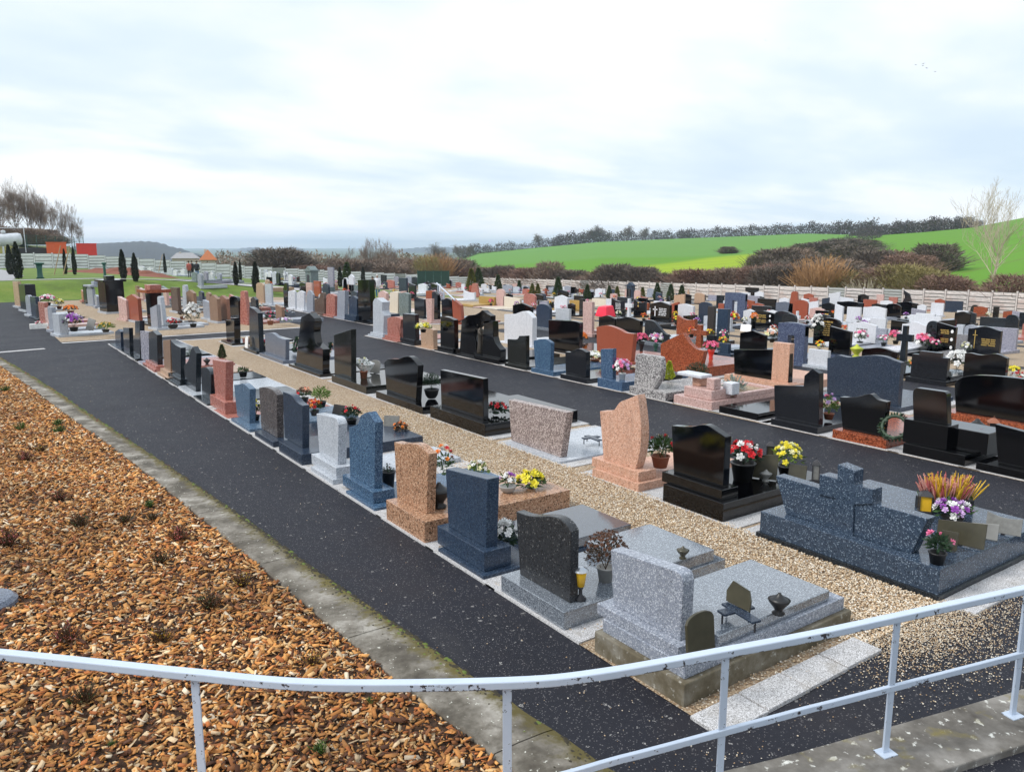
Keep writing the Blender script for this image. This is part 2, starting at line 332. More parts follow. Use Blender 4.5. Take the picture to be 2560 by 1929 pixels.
    field('crop', c3(.08,.19,.045), c3(.115,.245,.065), c3(.15,.27,.09), .012, (1, .25, 1)); field('crop2', c3(.07,.18,.018), c3(.10,.235,.025), c3(.135,.27,.04), .014, (.3, 1, 1))
    field('meadow', c3(.17,.27,.008), c3(.27,.34,.012), c3(.34,.38,.03), .03, (1, .15, 1)); field('dry', c3(.10,.11,.02), c3(.17,.16,.04), c3(.23,.19,.08), .08); field('scrub', c3(.07,.06,.035), c3(.12,.105,.05), c3(.14,.14,.055), .05); field('woods', c3(.035,.035,.035), c3(.055,.05,.052), c3(.07,.07,.06), .01)
    t = NT('fields'); a = t.node('ShaderNodeAttribute', attribute_name='crop'); n = t.noise(.012, 6, .62, stretch=(1, .35, 1)); n2 = t.noise(.12, 4); n3 = t.noise(.9, 3)
    wvn = t.node('ShaderNodeTexWave', Scale=.035, Distortion=1.2, Detail=1.0); wvn.bands_direction = 'Y'; t.l.new(t.tc.outputs['Object'], wvn.inputs['Vector'])
    c = t.mix(t.math('MULTIPLY', n, .4), a.outputs['Color'], c3(.20,.30,.07)); c = t.mix(t.math('MULTIPLY', n2, .3), c, c3(.06,.15,.018)); c = t.mix(t.math('MULTIPLY', n3, .14), c, c3(.18,.2,.05))
    c = t.mix(t.math('MULTIPLY', t.math('GREATER_THAN', wvn.outputs[1], .955), .35), c, c3(.14,.14,.05)); t.col(c); t.set(Roughness=.95, Specular_IOR_Level=.1); MATS['fields'] = t.m
    # concrete wall panels
    def panel(key, a, b, cc, stain):
        t = NT('panel_'+key); n = t.noise(2.2, 6, .7, stretch=(1, 1, 3)); n2 = t.noise(.8, 4); c = t.ramp(n, [(.3, a), (.5, b), (.7, cc)]); c = t.mix(t.math('MULTIPLY', t.math('SUBTRACT', n2, .48, True), 3, True), c, stain); t.col(c); t.set(Roughness=.9); t.bump(n, .4, .02); MATS[key] = t.m
    panel('panel_white', c3(.5,.51,.53), c3(.74,.75,.78), c3(.86,.86,.88), c3(.55,.55,.58)); panel('panel_stone', c3(.32,.29,.28), c3(.56,.52,.50), c3(.72,.69,.66), c3(.44,.32,.28)); panel('panel_grey', c3(.26,.28,.27), c3(.36,.385,.37), c3(.46,.48,.47), c3(.3,.31,.3))
    # rail paint
    t = NT('rail_paint'); n = t.noise(9, 8, .75); n2 = t.noise(45, 4); g = t.node('ShaderNodeNewGeometry'); s3 = t.node('ShaderNodeSeparateXYZ'); t.l.new(g.outputs['Normal'], s3.inputs[0])
    low = t.math('MULTIPLY', t.math('SUBTRACT', .45, s3.outputs[2], True), .16); chip = t.math('GREATER_THAN', t.math('ADD', t.math('ADD', t.math('MULTIPLY', n, .8), t.math('MULTIPLY', n2, .2)), low), .655)
    c = t.mix(n, c3(.44,.52,.64), c3(.56,.63,.74)); c = t.mix(chip, c, c3(.05,.045,.05)); t.col(c); t.set(Roughness=.4); MATS['rail'] = t.m
ground_mats()

# ------------------------------------------------------------------ terrain
def sm(a, b, x):
    t = max(0., min(1., (x-a)/(b-a))); return t*t*(3-2*t)
def lawn_rise(X, Y):
    f = max(0, min(1, (38-X)/30)); return sm(58, 62.5, Y)*f*1.15*(1-.45*max(0, min(1, (Y-66)/50)))
def zg(X, Y):                                   # ground inside the cemetery wall
    k = (2.4+.018*(max(Y, 0)-35))/61
    return -k*max(0, X-13)+lawn_rise(X, Y)
CREST = [(-180,-8,500),(-30,2,500),(-12,5,300),(0,4,300),(6,3,300),(12,-30,900),(29,-32,900),(30.8,-7,520),(32.5,-2,520),(37.2,2.2,510),(41.1,5.3,500),(46.8,7.3,500),(50.6,8.5,500),(54.8,9.9,490),(58.6,8.2,430),(62.1,9.0,390),(64.6,10.6,380),(67.7,14.6,370),(75,20,360),(90,22,360),(140,5,400),(180,-8,500)]
def crest(ph):
    for a, b in zip(CREST, CREST[1:]):
        if a[0] <= ph <= b[0]:
            t = (ph-a[0])/(b[0]-a[0]); return a[1]+(b[1]-a[1])*t, a[2]+(b[2]-a[2])*t
    return -8, 500
WX, WY = 74., 117.                              # the two boundary walls
def zo(X, Y):                                   # land beyond the wall
    d = math.hypot(X, Y); ph = math.degrees(math.atan2(X, Y))
    zc, dc = crest(ph)
    # distance to the wall along this bearing
    s, c = math.sin(R_(ph)), math.cos(R_(ph))
    dw = min(WX/s if s > 1e-3 else 1e9, WY/c if c > 1e-3 else 1e9); dw = min(dw, 150)
    zw = zg(min(WX, dw*s), min(WY, max(0, dw*c))) if dw < 149 else 0
    if d <= dw: return zw
    if d <= dc:
        t = (d-dw)/(dc-dw); return zw+(zc-zw)*(t*.75+.25*t*t*(3-2*t))
    return zc-(zc+34)*sm(dc+30, dc+1500, d)
def zall(X, Y):
    if -12 < X < WX and -15 < Y < WY: return zg(X, Y)
    return zo(X, Y)
phs = np.unique(np.concatenate([np.arange(-180, -8, 6), np.arange(-8, 78, .5), np.arange(78, 181, 6)]).astype(float))
rad = np.concatenate([[0.5, 20], np.geomspace(40, 900, 86), np.geomspace(960, 9000, 26)])
V = []
for r in rad:
    for p in phs:
        X, Y = r*math.sin(R_(p)), r*math.cos(R_(p)); z = zall(X, Y)
        if -14 < X < WX+.5 and -17 < Y < WY+.5: z -= .5 if r > 30 else .35
        V.append((X, Y, z))
nph = len(phs); Fq = []; mi = []
for i in range(len(rad)-1):
    for j in range(nph-1):
        Fq.append((i*nph+j, i*nph+j+1, (i+1)*nph+j+1, (i+1)*nph+j))
        d = (rad[i]+rad[i+1])/2; p = (phs[j]+phs[j+1])/2
        m = 0
        if p < 30.6: m = 4 if d < 700 else 5
        elif d > 620: m = 5
        elif d < 104 + 10*math.sin(p*1.7): m = 3
        elif 38 < p < 53.5 and d < 215-(53.5-p)*2.2 and d < 120+(p-38)*16: m = 2
        elif p > 57 and d < 400: m = 1
        elif d < 260-(p-32)*1.5: m = 1
        mi.append(m)
me = bpy.data.meshes.new('terrain'); me.from_pydata(V, [], Fq); me.materials.append(MATS['fields'])
CROPS = dict(crop=(.10,.27,.06), crop2=(.085,.26,.014), meadow=(.32,.44,.008), dry=(.18,.17,.05), scrub=(.11,.10,.05), woods=(.06,.055,.05))
cc = np.zeros((len(V), 4), np.float32); cc[:, 3] = 1
def mixc(a, b, t): return tuple(x+(y-x)*t for x, y in zip(a, b))
for i, (X, Y, z) in enumerate(V):
    d = math.hypot(X, Y); p = math.degrees(math.atan2(X, Y)); w = 7*math.sin(X*.05+Y*.031)+4*math.sin(X*.13-Y*.09)
    c = CROPS['crop']; c = mixc(CROPS['crop2'], c, sm(-14, 14, d-(262-(p-32)*1.5)+w)); c = mixc(c, CROPS['crop2'], sm(56, 58, p)*(d < 430))
    c = mixc(c, CROPS['meadow'], sm(-8, 8, np.interp(p, [38, 40, 42.4, 46.8, 50.9, 53], [140, 168, 190, 204, 230, 236])-d+w*.6)*sm(38.5, 40.5, p)*sm(55, 53.2, p))
    c = mixc(CROPS['dry'], c, sm(94, 122, d+w)); c = mixc(c, CROPS['woods'], sm(600, 640, d)); c = mixc(CROPS['scrub'] if d < 640 else CROPS['woods'], c, sm(30.2, 31.2, p)); cc[i, :3] = c
at = me.attributes.new('crop', 'FLOAT_COLOR', 'POINT'); at.data.foreach_set('color', cc.ravel())
me.polygons.foreach_set('use_smooth', [True]*len(mi)); me.update()
tag(add('terrain', me), 'rolling green fields and valley beyond the cemetery wall', None, None, 'structure')

def sheet(name, x0, x1, y0, y1, dz, mat, step=1.0, fn=zg, label=None, kind='structure', skirt=False):
    nx = max(1, int(round((x1-x0)/step))); ny = max(1, int(round((y1-y0)/step)))
    xs = np.linspace(x0, x1, nx+1); ys = np.linspace(y0, y1, ny+1)
    v = np.array([(x, y, fn(x, y)+dz) for y in ys for x in xs])
    f_ = np.array([(j*(nx+1)+i, j*(nx+1)+i+1, (j+1)*(nx+1)+i+1, (j+1)*(nx+1)+i) for j in range(ny) for i in range(nx)])
    return tag(add(name, np_mesh(name, v, f_, mat, smooth=True)), label, None, None, kind)
sheet('asphalt', -12, WX, -15, 58.2, 0, MATS['asphalt'], 1.0, label='dark asphalt lanes between the rows of graves')
sheet('lawn', -12, WX, 58, WY+1, -.004, MATS['lawn'], .75, label='mown lawn and grass bank before the far wall')
# gravel beds
for nm, x0, x1, y0, y1 in (('gravel_bed', 4.22, 9.95, 3.66, 31.0), ('gravel_bed', 12.85, 19.1, -3, 28.6), ('gravel_bed', 2.9, 12.3, 33, 57.6), ('gravel_bed', 15.15, 21.6, 29.8, 57.6),
                           ('gravel_bed', 21.75, 28.2, -3, 57.8), ('gravel_bed', 29, 37, -3, 60), ('gravel_bed', 38, 46, -3, 112), ('gravel_bed', 46.5, 55, 2, 112), ('gravel_bed', 55.5, 73.5, 6, 114)):
    sheet(nm, x0, x1, y0, y1, .008, MATS['gravel'], 1.0, label='tan gravel strip between the graves')
def strip(name, pts, w, dz, mat, label, h=.0):
    """flat strip following pts on the ground"""
    v = []; P = [Vector(p) for p in pts]
    for i, p in enumerate(P):
        d = (P[min(i+1, len(P)-1)]-P[max(i-1, 0)]).normalized(); n = Vector((-d.y, d.x))
        for s in (-1, 1):
            q = p+n*w/2*s; v.append((q.x, q.y, zg(q.x, q.y)+dz))
    f_ = [(2*i, 2*i+1, 2*i+3, 2*i+2) for i in range(len(P)-1)]
    me = bpy.data.meshes.new(name); me.from_pydata(v, [], f_); me.materials.append(mat); me.update()
    return tag(add(name, me), label, None, None, 'structure')
def dense(p, q, n=24): return [(p[0]+(q[0]-p[0])*i/n, p[1]+(q[1]-p[1])*i/n) for i in range(n+1)]
strip('path_edge', dense((.2, 30.85), (2.25, 31.25)), .3, .006, MATS['washed'], 'pale concrete strip across the end of the left lane')
strip('path_edge', dense((2.9, 32.6), (12.3, 33.0)), .3, .014, MATS['washed'], 'pale concrete edge of the gravel beyond the cross path')
strip('path_edge', dense((4.25, 31.0), (9.9, 31.0)), .25, .014, MATS['washed'], 'pale concrete edge where the near gravel row ends')
strip('bank_path', dense((-6, 63.2), (10, 63.2))+dense((10, 63.2), (26, 60.5)), 1.0, .02, MATS['washed'], 'pale path along the top of the grass bank')
strip('bank_path', [(2, 64), (3.4, 75), (3.8, 90), (3.4, 104), (3.0, 116)], 2.2, .02, MATS['roof_grey'], 'grey path leading over the lawn to the far wall')
strip('bank_path', dense((14, 66), (62, 66)), 2.2, .02, MATS['roof_grey'], 'grey path crossing the upper plot')

# ------------------------------------------------------------------ kerb, mulch bed
KR = [(3.42, 2.2), (3.28, 3.6), (3.14, 5.11), (2.88, 7.9), (2.77, 9.65), (2.45, 13.5), (1.98, 18.5), (1.71, 21.6), (1.2, 26.5), (.8, 30.2)]
KL = [(2.88, 2.2), (2.74, 3.6), (2.62, 4.94), (2.42, 7.9), (2.33, 9.4), (2.05, 13.6), (1.60, 18.3), (1.32, 21.5), (.84, 26.4), (.46, 30.1)]
def lerp_line(Ls, y):
    for a, b in zip(Ls, Ls[1:]):
        if a[1] <= y <= b[1]: return a[0]+(b[0]-a[0])*(y-a[1])/(b[1]-a[1])
    return Ls[-1][0] if y > Ls[-1][1] else Ls[0][0]
kerb = empty('kerb', (2.6, 8, 0)); tag(kerb, 'long mossy concrete kerb between the bark bed and the asphalt lane', 'kerb')
joints = [2.2, 4.1, 6.2, 8.3, 10.4, 13.0, 16.0, 19.0, 22.5, 26.0, 30.1]
for a, b in zip(joints, joints[1:]):
    n = max(6, int((b-a)/.12)); v = []; fc = []; acr = []
    for i in range(n+1):
        y = a+.006+(b-a-.012)*i/n; xl, xr = lerp_line(KL, y), lerp_line(KR, y); w = .006*math.sin(y*9)+.004*math.sin(y*23)
        row = [(xl+w, -.12, 0), (xl+.004+w, .045, .0), (xl+.02+w, .062, .05), (xl+(xr-xl)*.4, .066+.003*math.sin(y*5), .4), (xr-.1, .062, .8), (xr-.02-w, .05+.004*math.sin(y*17), 1), (xr-w, .03, 1), (xr-w, -.05, 1)]
        for x, z, u in row: v.append((x-2.6, y-8, z)); acr.append(u)
    m = 8
    for i in range(n):
        for k in range(m-1): fc.append((i*m+k, i*m+k+1, (i+1)*m+k+1, (i+1)*m+k))
    fc.append(tuple(range(m))); fc.append(tuple(n*m+k for k in range(m))[::-1])
    me = bpy.data.meshes.new('kerb_stone'); me.from_pydata(v, [], fc); me.materials.append(MATS['kerb']); at = me.attributes.new('across', 'FLOAT', 'POINT'); at.data.foreach_set('value', acr); me.update()
    o = add('kerb_stone', me, kerb)
def zmulch(x, y): return .05+.015*math.sin(x*2.1+y*.7)*math.sin(y*1.3)+.03*max(0, 1.2-x)
nx, ny = 26, 60; v = []
for j in range(ny+1):
    y = -1+31.5*j/ny
    for i in range(nx+1):
        xr = lerp_line(KL, max(2.2, y))+.03; x = -7+(xr+7)*i/nx; v.append((x, y, zmulch(x, y)-.016 if i < nx else .03))
fq = [(j*(nx+1)+i, j*(nx+1)+i+1, (j+1)*(nx+1)+i+1, (j+1)*(nx+1)+i) for j in range(ny) for i in range(nx)]
me = bpy.data.meshes.new('bark_bed'); me.from_pydata(v, [], fq); me.materials.append(MATS['mulch']); me.update(); tag(add('bark_bed', me), 'sloping planting bed under bark chips', None, None, 'structure')
def chips(n):
    out = []
    pts = []
    while len(pts) < n:
        y = 1.6+(rng.random()**1.55)*28; xr = lerp_line(KL, max(2.2, y))
        lo = max(-3.0, .034*y-1.6) ; x = lo+(xr-.02-lo)*rng.random()
        keep = 1.0 if x > .034*y-.3 else .35
        if y > 14: keep *= .75
        if rng.random() < keep: pts.append((x, y))
    pts = np.array(pts); n = len(pts)
    ln = rng.gamma(2.6, .0165, n)*(1+.03*np.maximum(0, pts[:, 1]-8)); ln = np.clip(ln, .012, .13); wd = np.minimum(ln*rng.uniform(.22, .6, n), .035); th = rng.uniform(.003, .009, n)
    base = np.array([[-.5,-.5,-.5],[.5,-.42,-.5],[.45,.5,-.5],[-.42,.4,-.5],[-.46,-.5,.5],[.5,-.4,.5],[.42,.46,.5],[-.4,.42,.5]])
    B = base[None]*np.stack([ln, wd, th], 1)[:, None, :]*(1+rng.uniform(-.18, .18, (n, 8, 3)))
    a = rng.uniform(0, 2*np.pi, n); tx = rng.normal(0, .38, n); ty = rng.normal(0, .34, n)
    def rot(B, ang, i, j):
        c, s = np.cos(ang)[:, None], np.sin(ang)[:, None]; p, q = B[..., i].copy(), B[..., j].copy(); B[..., i] = p*c-q*s; B[..., j] = p*s+q*c
    rot(B, tx, 1, 2); rot(B, ty, 0, 2); rot(B, a, 0, 1)
    z = np.array([zmulch(x, y) for x, y in pts])+rng.uniform(-.012, .024, n)
    B[..., 0] += pts[:, 0, None]; B[..., 1] += pts[:, 1, None]; B[..., 2] += z[:, None]
    q = np.array([[4,5,6,7],[0,1,5,4],[1,2,6,5],[2,3,7,6],[3,0,4,7]])
    Fc = (np.arange(n)[:, None, None]*8+q[None]).reshape(-1, 4)
    pal = np.array([[.78,.38,.11],[.62,.27,.07],[.86,.54,.24],[.36,.13,.035],[.90,.68,.42],[.10,.035,.014],[.74,.30,.07],[.92,.78,.58],[.56,.17,.04]]); pr = np.array([.17,.16,.12,.14,.09,.15,.1,.035,.06]); pr = pr/pr.sum()
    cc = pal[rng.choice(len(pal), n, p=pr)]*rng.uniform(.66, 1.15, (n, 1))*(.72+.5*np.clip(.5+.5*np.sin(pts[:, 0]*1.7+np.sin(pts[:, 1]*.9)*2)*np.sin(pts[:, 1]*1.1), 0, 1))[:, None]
    return np_mesh('bark_chips', B.reshape(-1, 3), Fc, MATS['chip'], np.repeat(cc, 5, 0))
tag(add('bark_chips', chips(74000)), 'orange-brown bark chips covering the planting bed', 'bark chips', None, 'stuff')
# moss cushions on the kerb edge
mb_v, mb_f, mb_c = [], [], []
def cushion(x, y, z, r, c):
    b = len(mb_v); n = 7
    mb_v.append((x, y, z+r*.5))
    for k in range(n):
        a = 2*math.pi*k/n+random.random(); q = r*random.uniform(.7, 1.2); mb_v.append((x+q*math.cos(a)*.8, y+q*math.sin(a), z-.004))
    for k in range(n): mb_f.append((b, b+1+k, b+1+(k+1) % n)); mb_c.append(c)
for i in range(2600):
    y = random.uniform(2.4, 10) if random.random() < .55 else random.uniform(8, 29); dens = .5+.5*math.sin(y*.9+1.0)*math.sin(y*.37)
    if random.random() > dens+.25: continue
    xr, xl = lerp_line(KR, y), lerp_line(KL, y); far_ = sm(9, 20, y)
    w = abs(random.gauss(0, .085 if y < 9 else .055)) if random.random() < .94 else random.uniform(0, .35)
    c = (.03+.11*far_*random.random(), .024+.085*far_*random.random(), .012)
    if random.random() < .12: c = (.1, .14, .02)
    cushion(xr-.015-min(w, xr-xl-.05), y, .05, random.uniform(.012, .045)*(1+.4*far_), c)
tag(add('moss', np_mesh('moss', np.array(mb_v), np.array(mb_f), MATS['pebble'], np.array(mb_c))), 'dark and yellow-green moss cushions along the kerb edge', 'moss', None, 'stuff')

# pebbles
def pebbles(name, pts, z, size, label):
    pts = np.array(pts); n = len(pts)
    o = np.array([[1,0,0],[0,1,0],[-1,0,0],[0,-1,0],[0,0,.7],[0,0,-.7]])*.5
    s = size*rng.uniform(.6, 1.35, n); B = o[None]*s[:, None, None]*(1+rng.uniform(-.3, .3, (n, 6, 3))); a = rng.uniform(0, 6.28, n); c, sn = np.cos(a)[:, None], np.sin(a)[:, None]
    p, q = B[..., 0].copy(), B[..., 1].copy(); B[..., 0] = p*c-q*sn*rng.uniform(.6, 1, (n, 1)); B[..., 1] = p*sn+q*c
    B[..., 0] += pts[:, 0, None]; B[..., 1] += pts[:, 1, None]; B[..., 2] += (np.asarray(z)+rng.uniform(0, .010, n))[:, None]+s[:, None]*.2
    q = np.array([[0,1,4],[1,2,4],[2,3,4],[3,0,4],[1,0,5],[2,1,5],[3,2,5],[0,3,5]]); Fc = (np.arange(n)[:, None, None]*6+q[None]).reshape(-1, 3)
    pal = np.array([[.55,.42,.28],[.68,.57,.43],[.42,.28,.16],[.76,.69,.58],[.26,.16,.085],[.60,.44,.27],[.82,.78,.71]]); cc = pal[rng.choice(7, n, p=[.22,.24,.15,.16,.07,.1,.06])]*rng.uniform(.8, 1.15, (n, 1))
    return tag(add(name, np_mesh(name, B.reshape(-1, 3), Fc, MATS['pebble'], np.repeat(cc, 8, 0), True)), label, 'gravel', None, 'stuff')
pp = []
for i in range(52000):
    y = 3.55+(rng.random()**1.35)*12; pp.append((4.3+3.45*rng.random() if rng.random() < .12 else 6.2+1.55*rng.random(), y))
pebbles('gravel_stones', pp, .012, .021, 'tan and cream gravel stones between the two near rows')
pp = []
while len(pp) < 9000:
    x, y = 6.0+rng.normal(.9, .9), 3.62-abs(rng.normal(0, .36))
    if x > 4.6 and y > 2.45 and rng.random() < min(1, max(.05, (x-5.6)/1.2)): pp.append((x, y))
for i in range(500): pp.append((rng.uniform(2.9, 9), 2.5+rng.random()*1.1))
for i in range(260):
    y = 2.6+28*rng.random()**2; x0 = lerp_line(KR, y); pp.append((x0+.05+(4.2-x0)*rng.random(), y))
pebbles('spilled_gravel', pp, .002, .013, 'loose gravel stones spilled over the asphalt')
# end pavers
pv = empty('paver_border', (5.2, 3.55, 0)); tag(pv, 'row of pale square pavers edging the near end of the gravel', 'pavers')
for i, (a, b) in enumerate(((4.19, 4.72), (4.735, 5.25), (5.265, 5.78), (5.795, 6.3))):
    MB().box(a-5.2, b-5.2, 3.38-3.55+.008*i, 3.68-3.55, -.02, .03+.003*(i % 2)).obj('paver', MATS['washed'], pv, bevel=.006)
pv2 = empty('paver_border', (8.7, 3.5, 0)); tag(pv2, 'pale pavers beside the wide blue cross tomb', 'pavers')
for i in range(4):
    a = 7.7+i*.56; MB().box(a-8.7, a+.548-8.7, 3.28-3.5, 3.62-3.5, -.02, .026+.002*(i % 2)).obj('paver', MATS['washed'], pv2, bevel=.006)

# ------------------------------------------------------------------ railing on its curved kerb
RP = [(-1.2, 6.6), (-.6, 5.98), (-.01, 5.41), (.47, 4.93), (.88, 4.52), (1.44, 3.99), (2.32, 3.40), (2.83, 3.16), (3.62, 2.92), (4.24, 2.74), (5.0, 2.55), (6.1, 2.28), (7.2, 2.02), (8.3, 1.76)]
def cat(pts, n=6):
    out = []
    for i in range(len(pts)-1):
        p0, p1, p2, p3 = [Vector(pts[min(max(k, 0), len(pts)-1)]) for k in (i-1, i, i+1, i+2)]
        for k in range(n):
            t = k/n; out.append(.5*((2*p1)+(-p0+p2)*t+(2*p0-5*p1+4*p2-p3)*t*t+(-p0+3*p1-3*p2+p3)*t**3))
    out.append(Vector(pts[-1])); return out
RC = cat(RP)
def sweep(mb, pts, w, z0, z1, closed=False):
    b = len(mb.v); m = len(pts)
    for i, p in enumerate(pts):
        d = (pts[min(i+1, m-1)]-pts[max(i-1, 0)]).normalized(); n = Vector((-d.y, d.x))
        for s, z in ((-1, z0), (1, z0), (1, z1), (-1, z1)): q = p+n*w/2*s; mb.v.append((q.x, q.y, z))
    for i in range(m-1):
        for k in range(4): mb.face((b+i*4+k, b+i*4+(k+1) % 4, b+(i+1)*4+(k+1) % 4, b+(i+1)*4+k))
    mb.face((b+3, b+2, b+1, b)); mb.face([b+(m-1)*4+k for k in range(4)]); return mb
rail = empty('railing', (0, 0, 0)); tag(rail, 'curved white painted metal railing with chipped paint in the foreground', 'railing')
mb = MB(); sweep(mb, RC, .062, 1.035, 1.086); o = mb.obj('top_rail', MATS['rail'], rail); bev(o, .008, 2)
mb = MB(); sweep(mb, RC, .03, -.022, .022)                # the middle rail drops away with the ramp on the left
mb.v = [(x, y, z+.548-.045*max(0, 4.2-x)-.10*max(0, 2.9-x)) for x, y, z in mb.v]
o = mb.obj('middle_rail', MATS['rail'], rail); bev(o, .005, 2)
for (x, y) in ((-.62, 6.0), (.90, 4.50), (2.33, 3.395), (3.62, 2.92), (4.92, 2.57), (6.12, 2.275), (7.3, 1.99)):
    i = min(range(len(RC)), key=lambda k: (RC[k].x-x)**2+(RC[k].y-y)**2); d = (RC[min(i+1, len(RC)-1)]-RC[max(i-1, 0)]).normalized(); a = math.atan2(d.y, d.x)
    mb = MB(); mb.box(-.026, .026, -.005, .005, .0, 1.044); mb.box(-.005, .005, .0051, .03, .0, 1.044)
    o = mb.obj('post', MATS['rail'], rail, (x, y, .06), (0, 0, a)); bev(o, .002, 1); o.scale = (1, 1, .943)
    MB().box(-.06, .06, -.05, .05, 0, .008).obj('foot_plate', MATS['rail'], rail, (x, y, .061), (0, 0, a))
rk = [p+Vector((0, -.02)) for p in RC if p.x > 2.9]
mb = MB(); sweep(mb, rk, .50, -.3, .06); o = mb.obj('railing_kerb', MATS['oldconc']); bev(o, .012, 2); tag(o, 'weathered lichen-spotted concrete kerb under the white railing', 'kerb')
# ramp on the camera's side of the railing, dark shadow put into colour
v = [(p.x-.3*0, p.y-.27, -.05) for p in rk]+[(p.x-.9, p.y-3.2, -.35) for p in rk]; n = len(rk)
me = bpy.data.meshes.new('ramp'); me.from_pydata(v, [], [(i+1, i, n+i, n+i+1) for i in range(n-1)]); me.materials.append(MATS['mulch']); me.update(); tag(add('ramp', me), 'ramp behind the railing kerb, coloured dark for its shadow', None, None, 'structure')

# ------------------------------------------------------------------ graves
SHAPES = {}
def outline(kind, w, h):
    P = lambda l: [(a*w, b*h) for a, b in l]
    def curve(fn, n=14): return [(i/n, fn(i/n)) for i in range(n+1)]
    top = {
        'flat': [(0, 1), (1, .985)], 'slantd': [(0, .86), (1, 1)], 'slantu': [(0, 1), (1, .82)], 'peak': [(0, .86), (.5, 1), (1, .86)], 'tri': [(.08, .25), (.5, 1), (.95, .2)],
        'arch': curve(lambda t: .8+.2*math.sqrt(max(0, 1-(2*t-1)**2))), 'round': curve(lambda t: .3+.7*math.sqrt(max(0, 1-(2*t-1)**2))),
        'wave': curve(lambda t: .88+.12*math.sin(math.pi*t)**2*(1.1-.35*t)), 'wave2': curve(lambda t: .9+.09*math.sin(math.pi*min(1, t*1.25))**2+.04*math.sin(t*9)),
        'fall': curve(lambda t: .42+.58*(.5+.5*math.cos(math.pi*max(0, min(1, ((1-t)-.25)/.75))))), 'concave': curve(lambda t: .8+.2*(2*abs(t-.4)/1.2)**2*1.0),
        'taper': [(.22, .97), (.36, 1), (.62, .99), (.76, .95)], 'fin': [(0, .3), (.3, .8), (.92, 1), (.72, .6), (1, .15)],
        'step': [(0, .84), (.2, .84), (.2, 1), (.8, 1), (.8, .86), (1, .86)], 'tee': [(.25, .62), (0, .7), (0, 1), (1, 1), (1, .7), (.75, .62)],
        'cross': [(.36, .56), (0, .56), (0, .76), (.36, .76), (.36, 1), (.64, 1), (.64, .76), (1, .76), (1, .56), (.64, .56)]}[kind]
    if kind in ('cross', 'tee'): bot = [(.7 if kind == 'cross' else .75, 0), (.3 if kind == 'cross' else .25, 0)]
    else: bot = [(1, 0), (0, 0)]
    return P(top+bot)
GR = 'graves in the cemetery'
SUR = [0]
def surround(g, L, ya, yb, d=1):
    SUR[0] += 1; zt = .020+.0022*(SUR[0] % 3)
    x0, x1 = (-.03, L+.1) if d > 0 else (-L-.1, .03)
    MB().box(x0, x1, ya-.25, yb+.25, -.05, zt).obj('surround', MATS['washed'], g)
BOX = {}
def detailed(r):
    yc = (r['ya']+r['yb'])/2; g = empty('grave', (r['X'], yc, r['z'])); tag(g, r['label'], 'grave', GR)
    poly = [(y-yc, z) for y, z in r['poly']]; ya, yb = r['ya']-yc, r['yb']-yc; m, b = MATS[r['mat']], MATS[r['bmat']]
    bs, pl, L = r['base'], r['pl'], r['L']
    o = MB().prism(poly, r['Xs'], r['Xs']+r['th']).obj('headstone', m, g); bev(o, .007)
    lo, hi = min(y for y, z in poly), max(y for y, z in poly)
    if pl:
        o = MB().box(.07, .07+r['th']+.2, lo-.06, hi+.06, bs, bs+pl).obj('plinth', b, g); bev(o, .006)
    if bs > .15:
        if 'mossy concrete' in r['label']:
            o = MB().box(0, L, ya, yb, -.03, .2).obj('concrete_base', MATS['mossconc'], g); bev(o, .012); o = MB().box(.05, L-.05, ya+.05, yb-.05, .201, bs-.001).obj('base_slab', b, g); bev(o, .006)
        else: o = MB().box(0, L, ya, yb, -.03, bs-.001).obj('base_slab', b, g); bev(o, .006)
        mz = bs
    else:
        o = MB().box(0, L, ya, yb, -.03, bs-.001).obj('base_slab', b, g); bev(o, .005); mz = bs
    if 'salmon column' in r['label']:
        zt = max(z for y, z in poly); cl = [y for y, z in poly if z > zt-.1]; o = MB().box(r['Xs']-.02, r['Xs']+r['th']+.03, min(cl)-.01, max(cl)+.005, bs+pl+.001, zt+.004).obj('column', MATS['sal'], g); bev(o, .006)
    if r.get('relief'): MB().box(-.03, L+.03, ya-.03, yb+.03, -.03, .075).obj('foot_course', MATS['dkg'], g, bevel=.004); o = MB().prism([(y-yc, z) for y, z in r['relief']], r['Xs']-.022, r['Xs']-.0005).obj('cross_relief', m, g); bev(o, .004)
    if r['sur']: surround(g, L, ya, yb)
    return g, mz
COLN = dict(wht='white', wgr='whitish grey', gry='grey', gry3='mid grey', blk='black', blk3='charcoal', dkg='dark grey', dko='dark olive', blg='slate blue', blg2='pale slate', bld='dark blue', bls='blue', lav='lavender grey', pnl='pale pink', pnk='pink', brr='brick red', red='rust red', tan2='tan', brn='brown', bei='beige', och='ochre', grn='grey-green', dkb='dark brown')
SHN = dict(flat='flat-topped', slantd='slant-topped', slantu='slant-topped', peak='gabled', tri='pointed', arch='arched', round='half-round', wave='wavy-topped', wave2='double-wave', fall='falling-curve', concave='dip-topped', taper='tapering', fin='fin-shaped', step='stepped', tee='T-shaped', cross='cross-shaped', door='open-framed', chapel='chapel-like')
def strokes(mb, y, z, w, n, x=-.004, gap=.045, t=.02, words=3):
    for i in range(n):
        k = random.randint(2, words); ws = [random.uniform(.5, 1) for _ in range(k)]; s = sum(ws); a = y-w/2*random.uniform(.85, 1)
        for q in ws:
            l = w*.9*q/s; nl = max(2, int(l/.022))
            for j in range(nl):
                ll = l*.86/nl; a0 = a+j*ll; mb.box(x-.006, x-.001, a0, a0+ll*.68, z-i*gap-t*random.uniform(.8, 1), z-i*gap)
            a += l
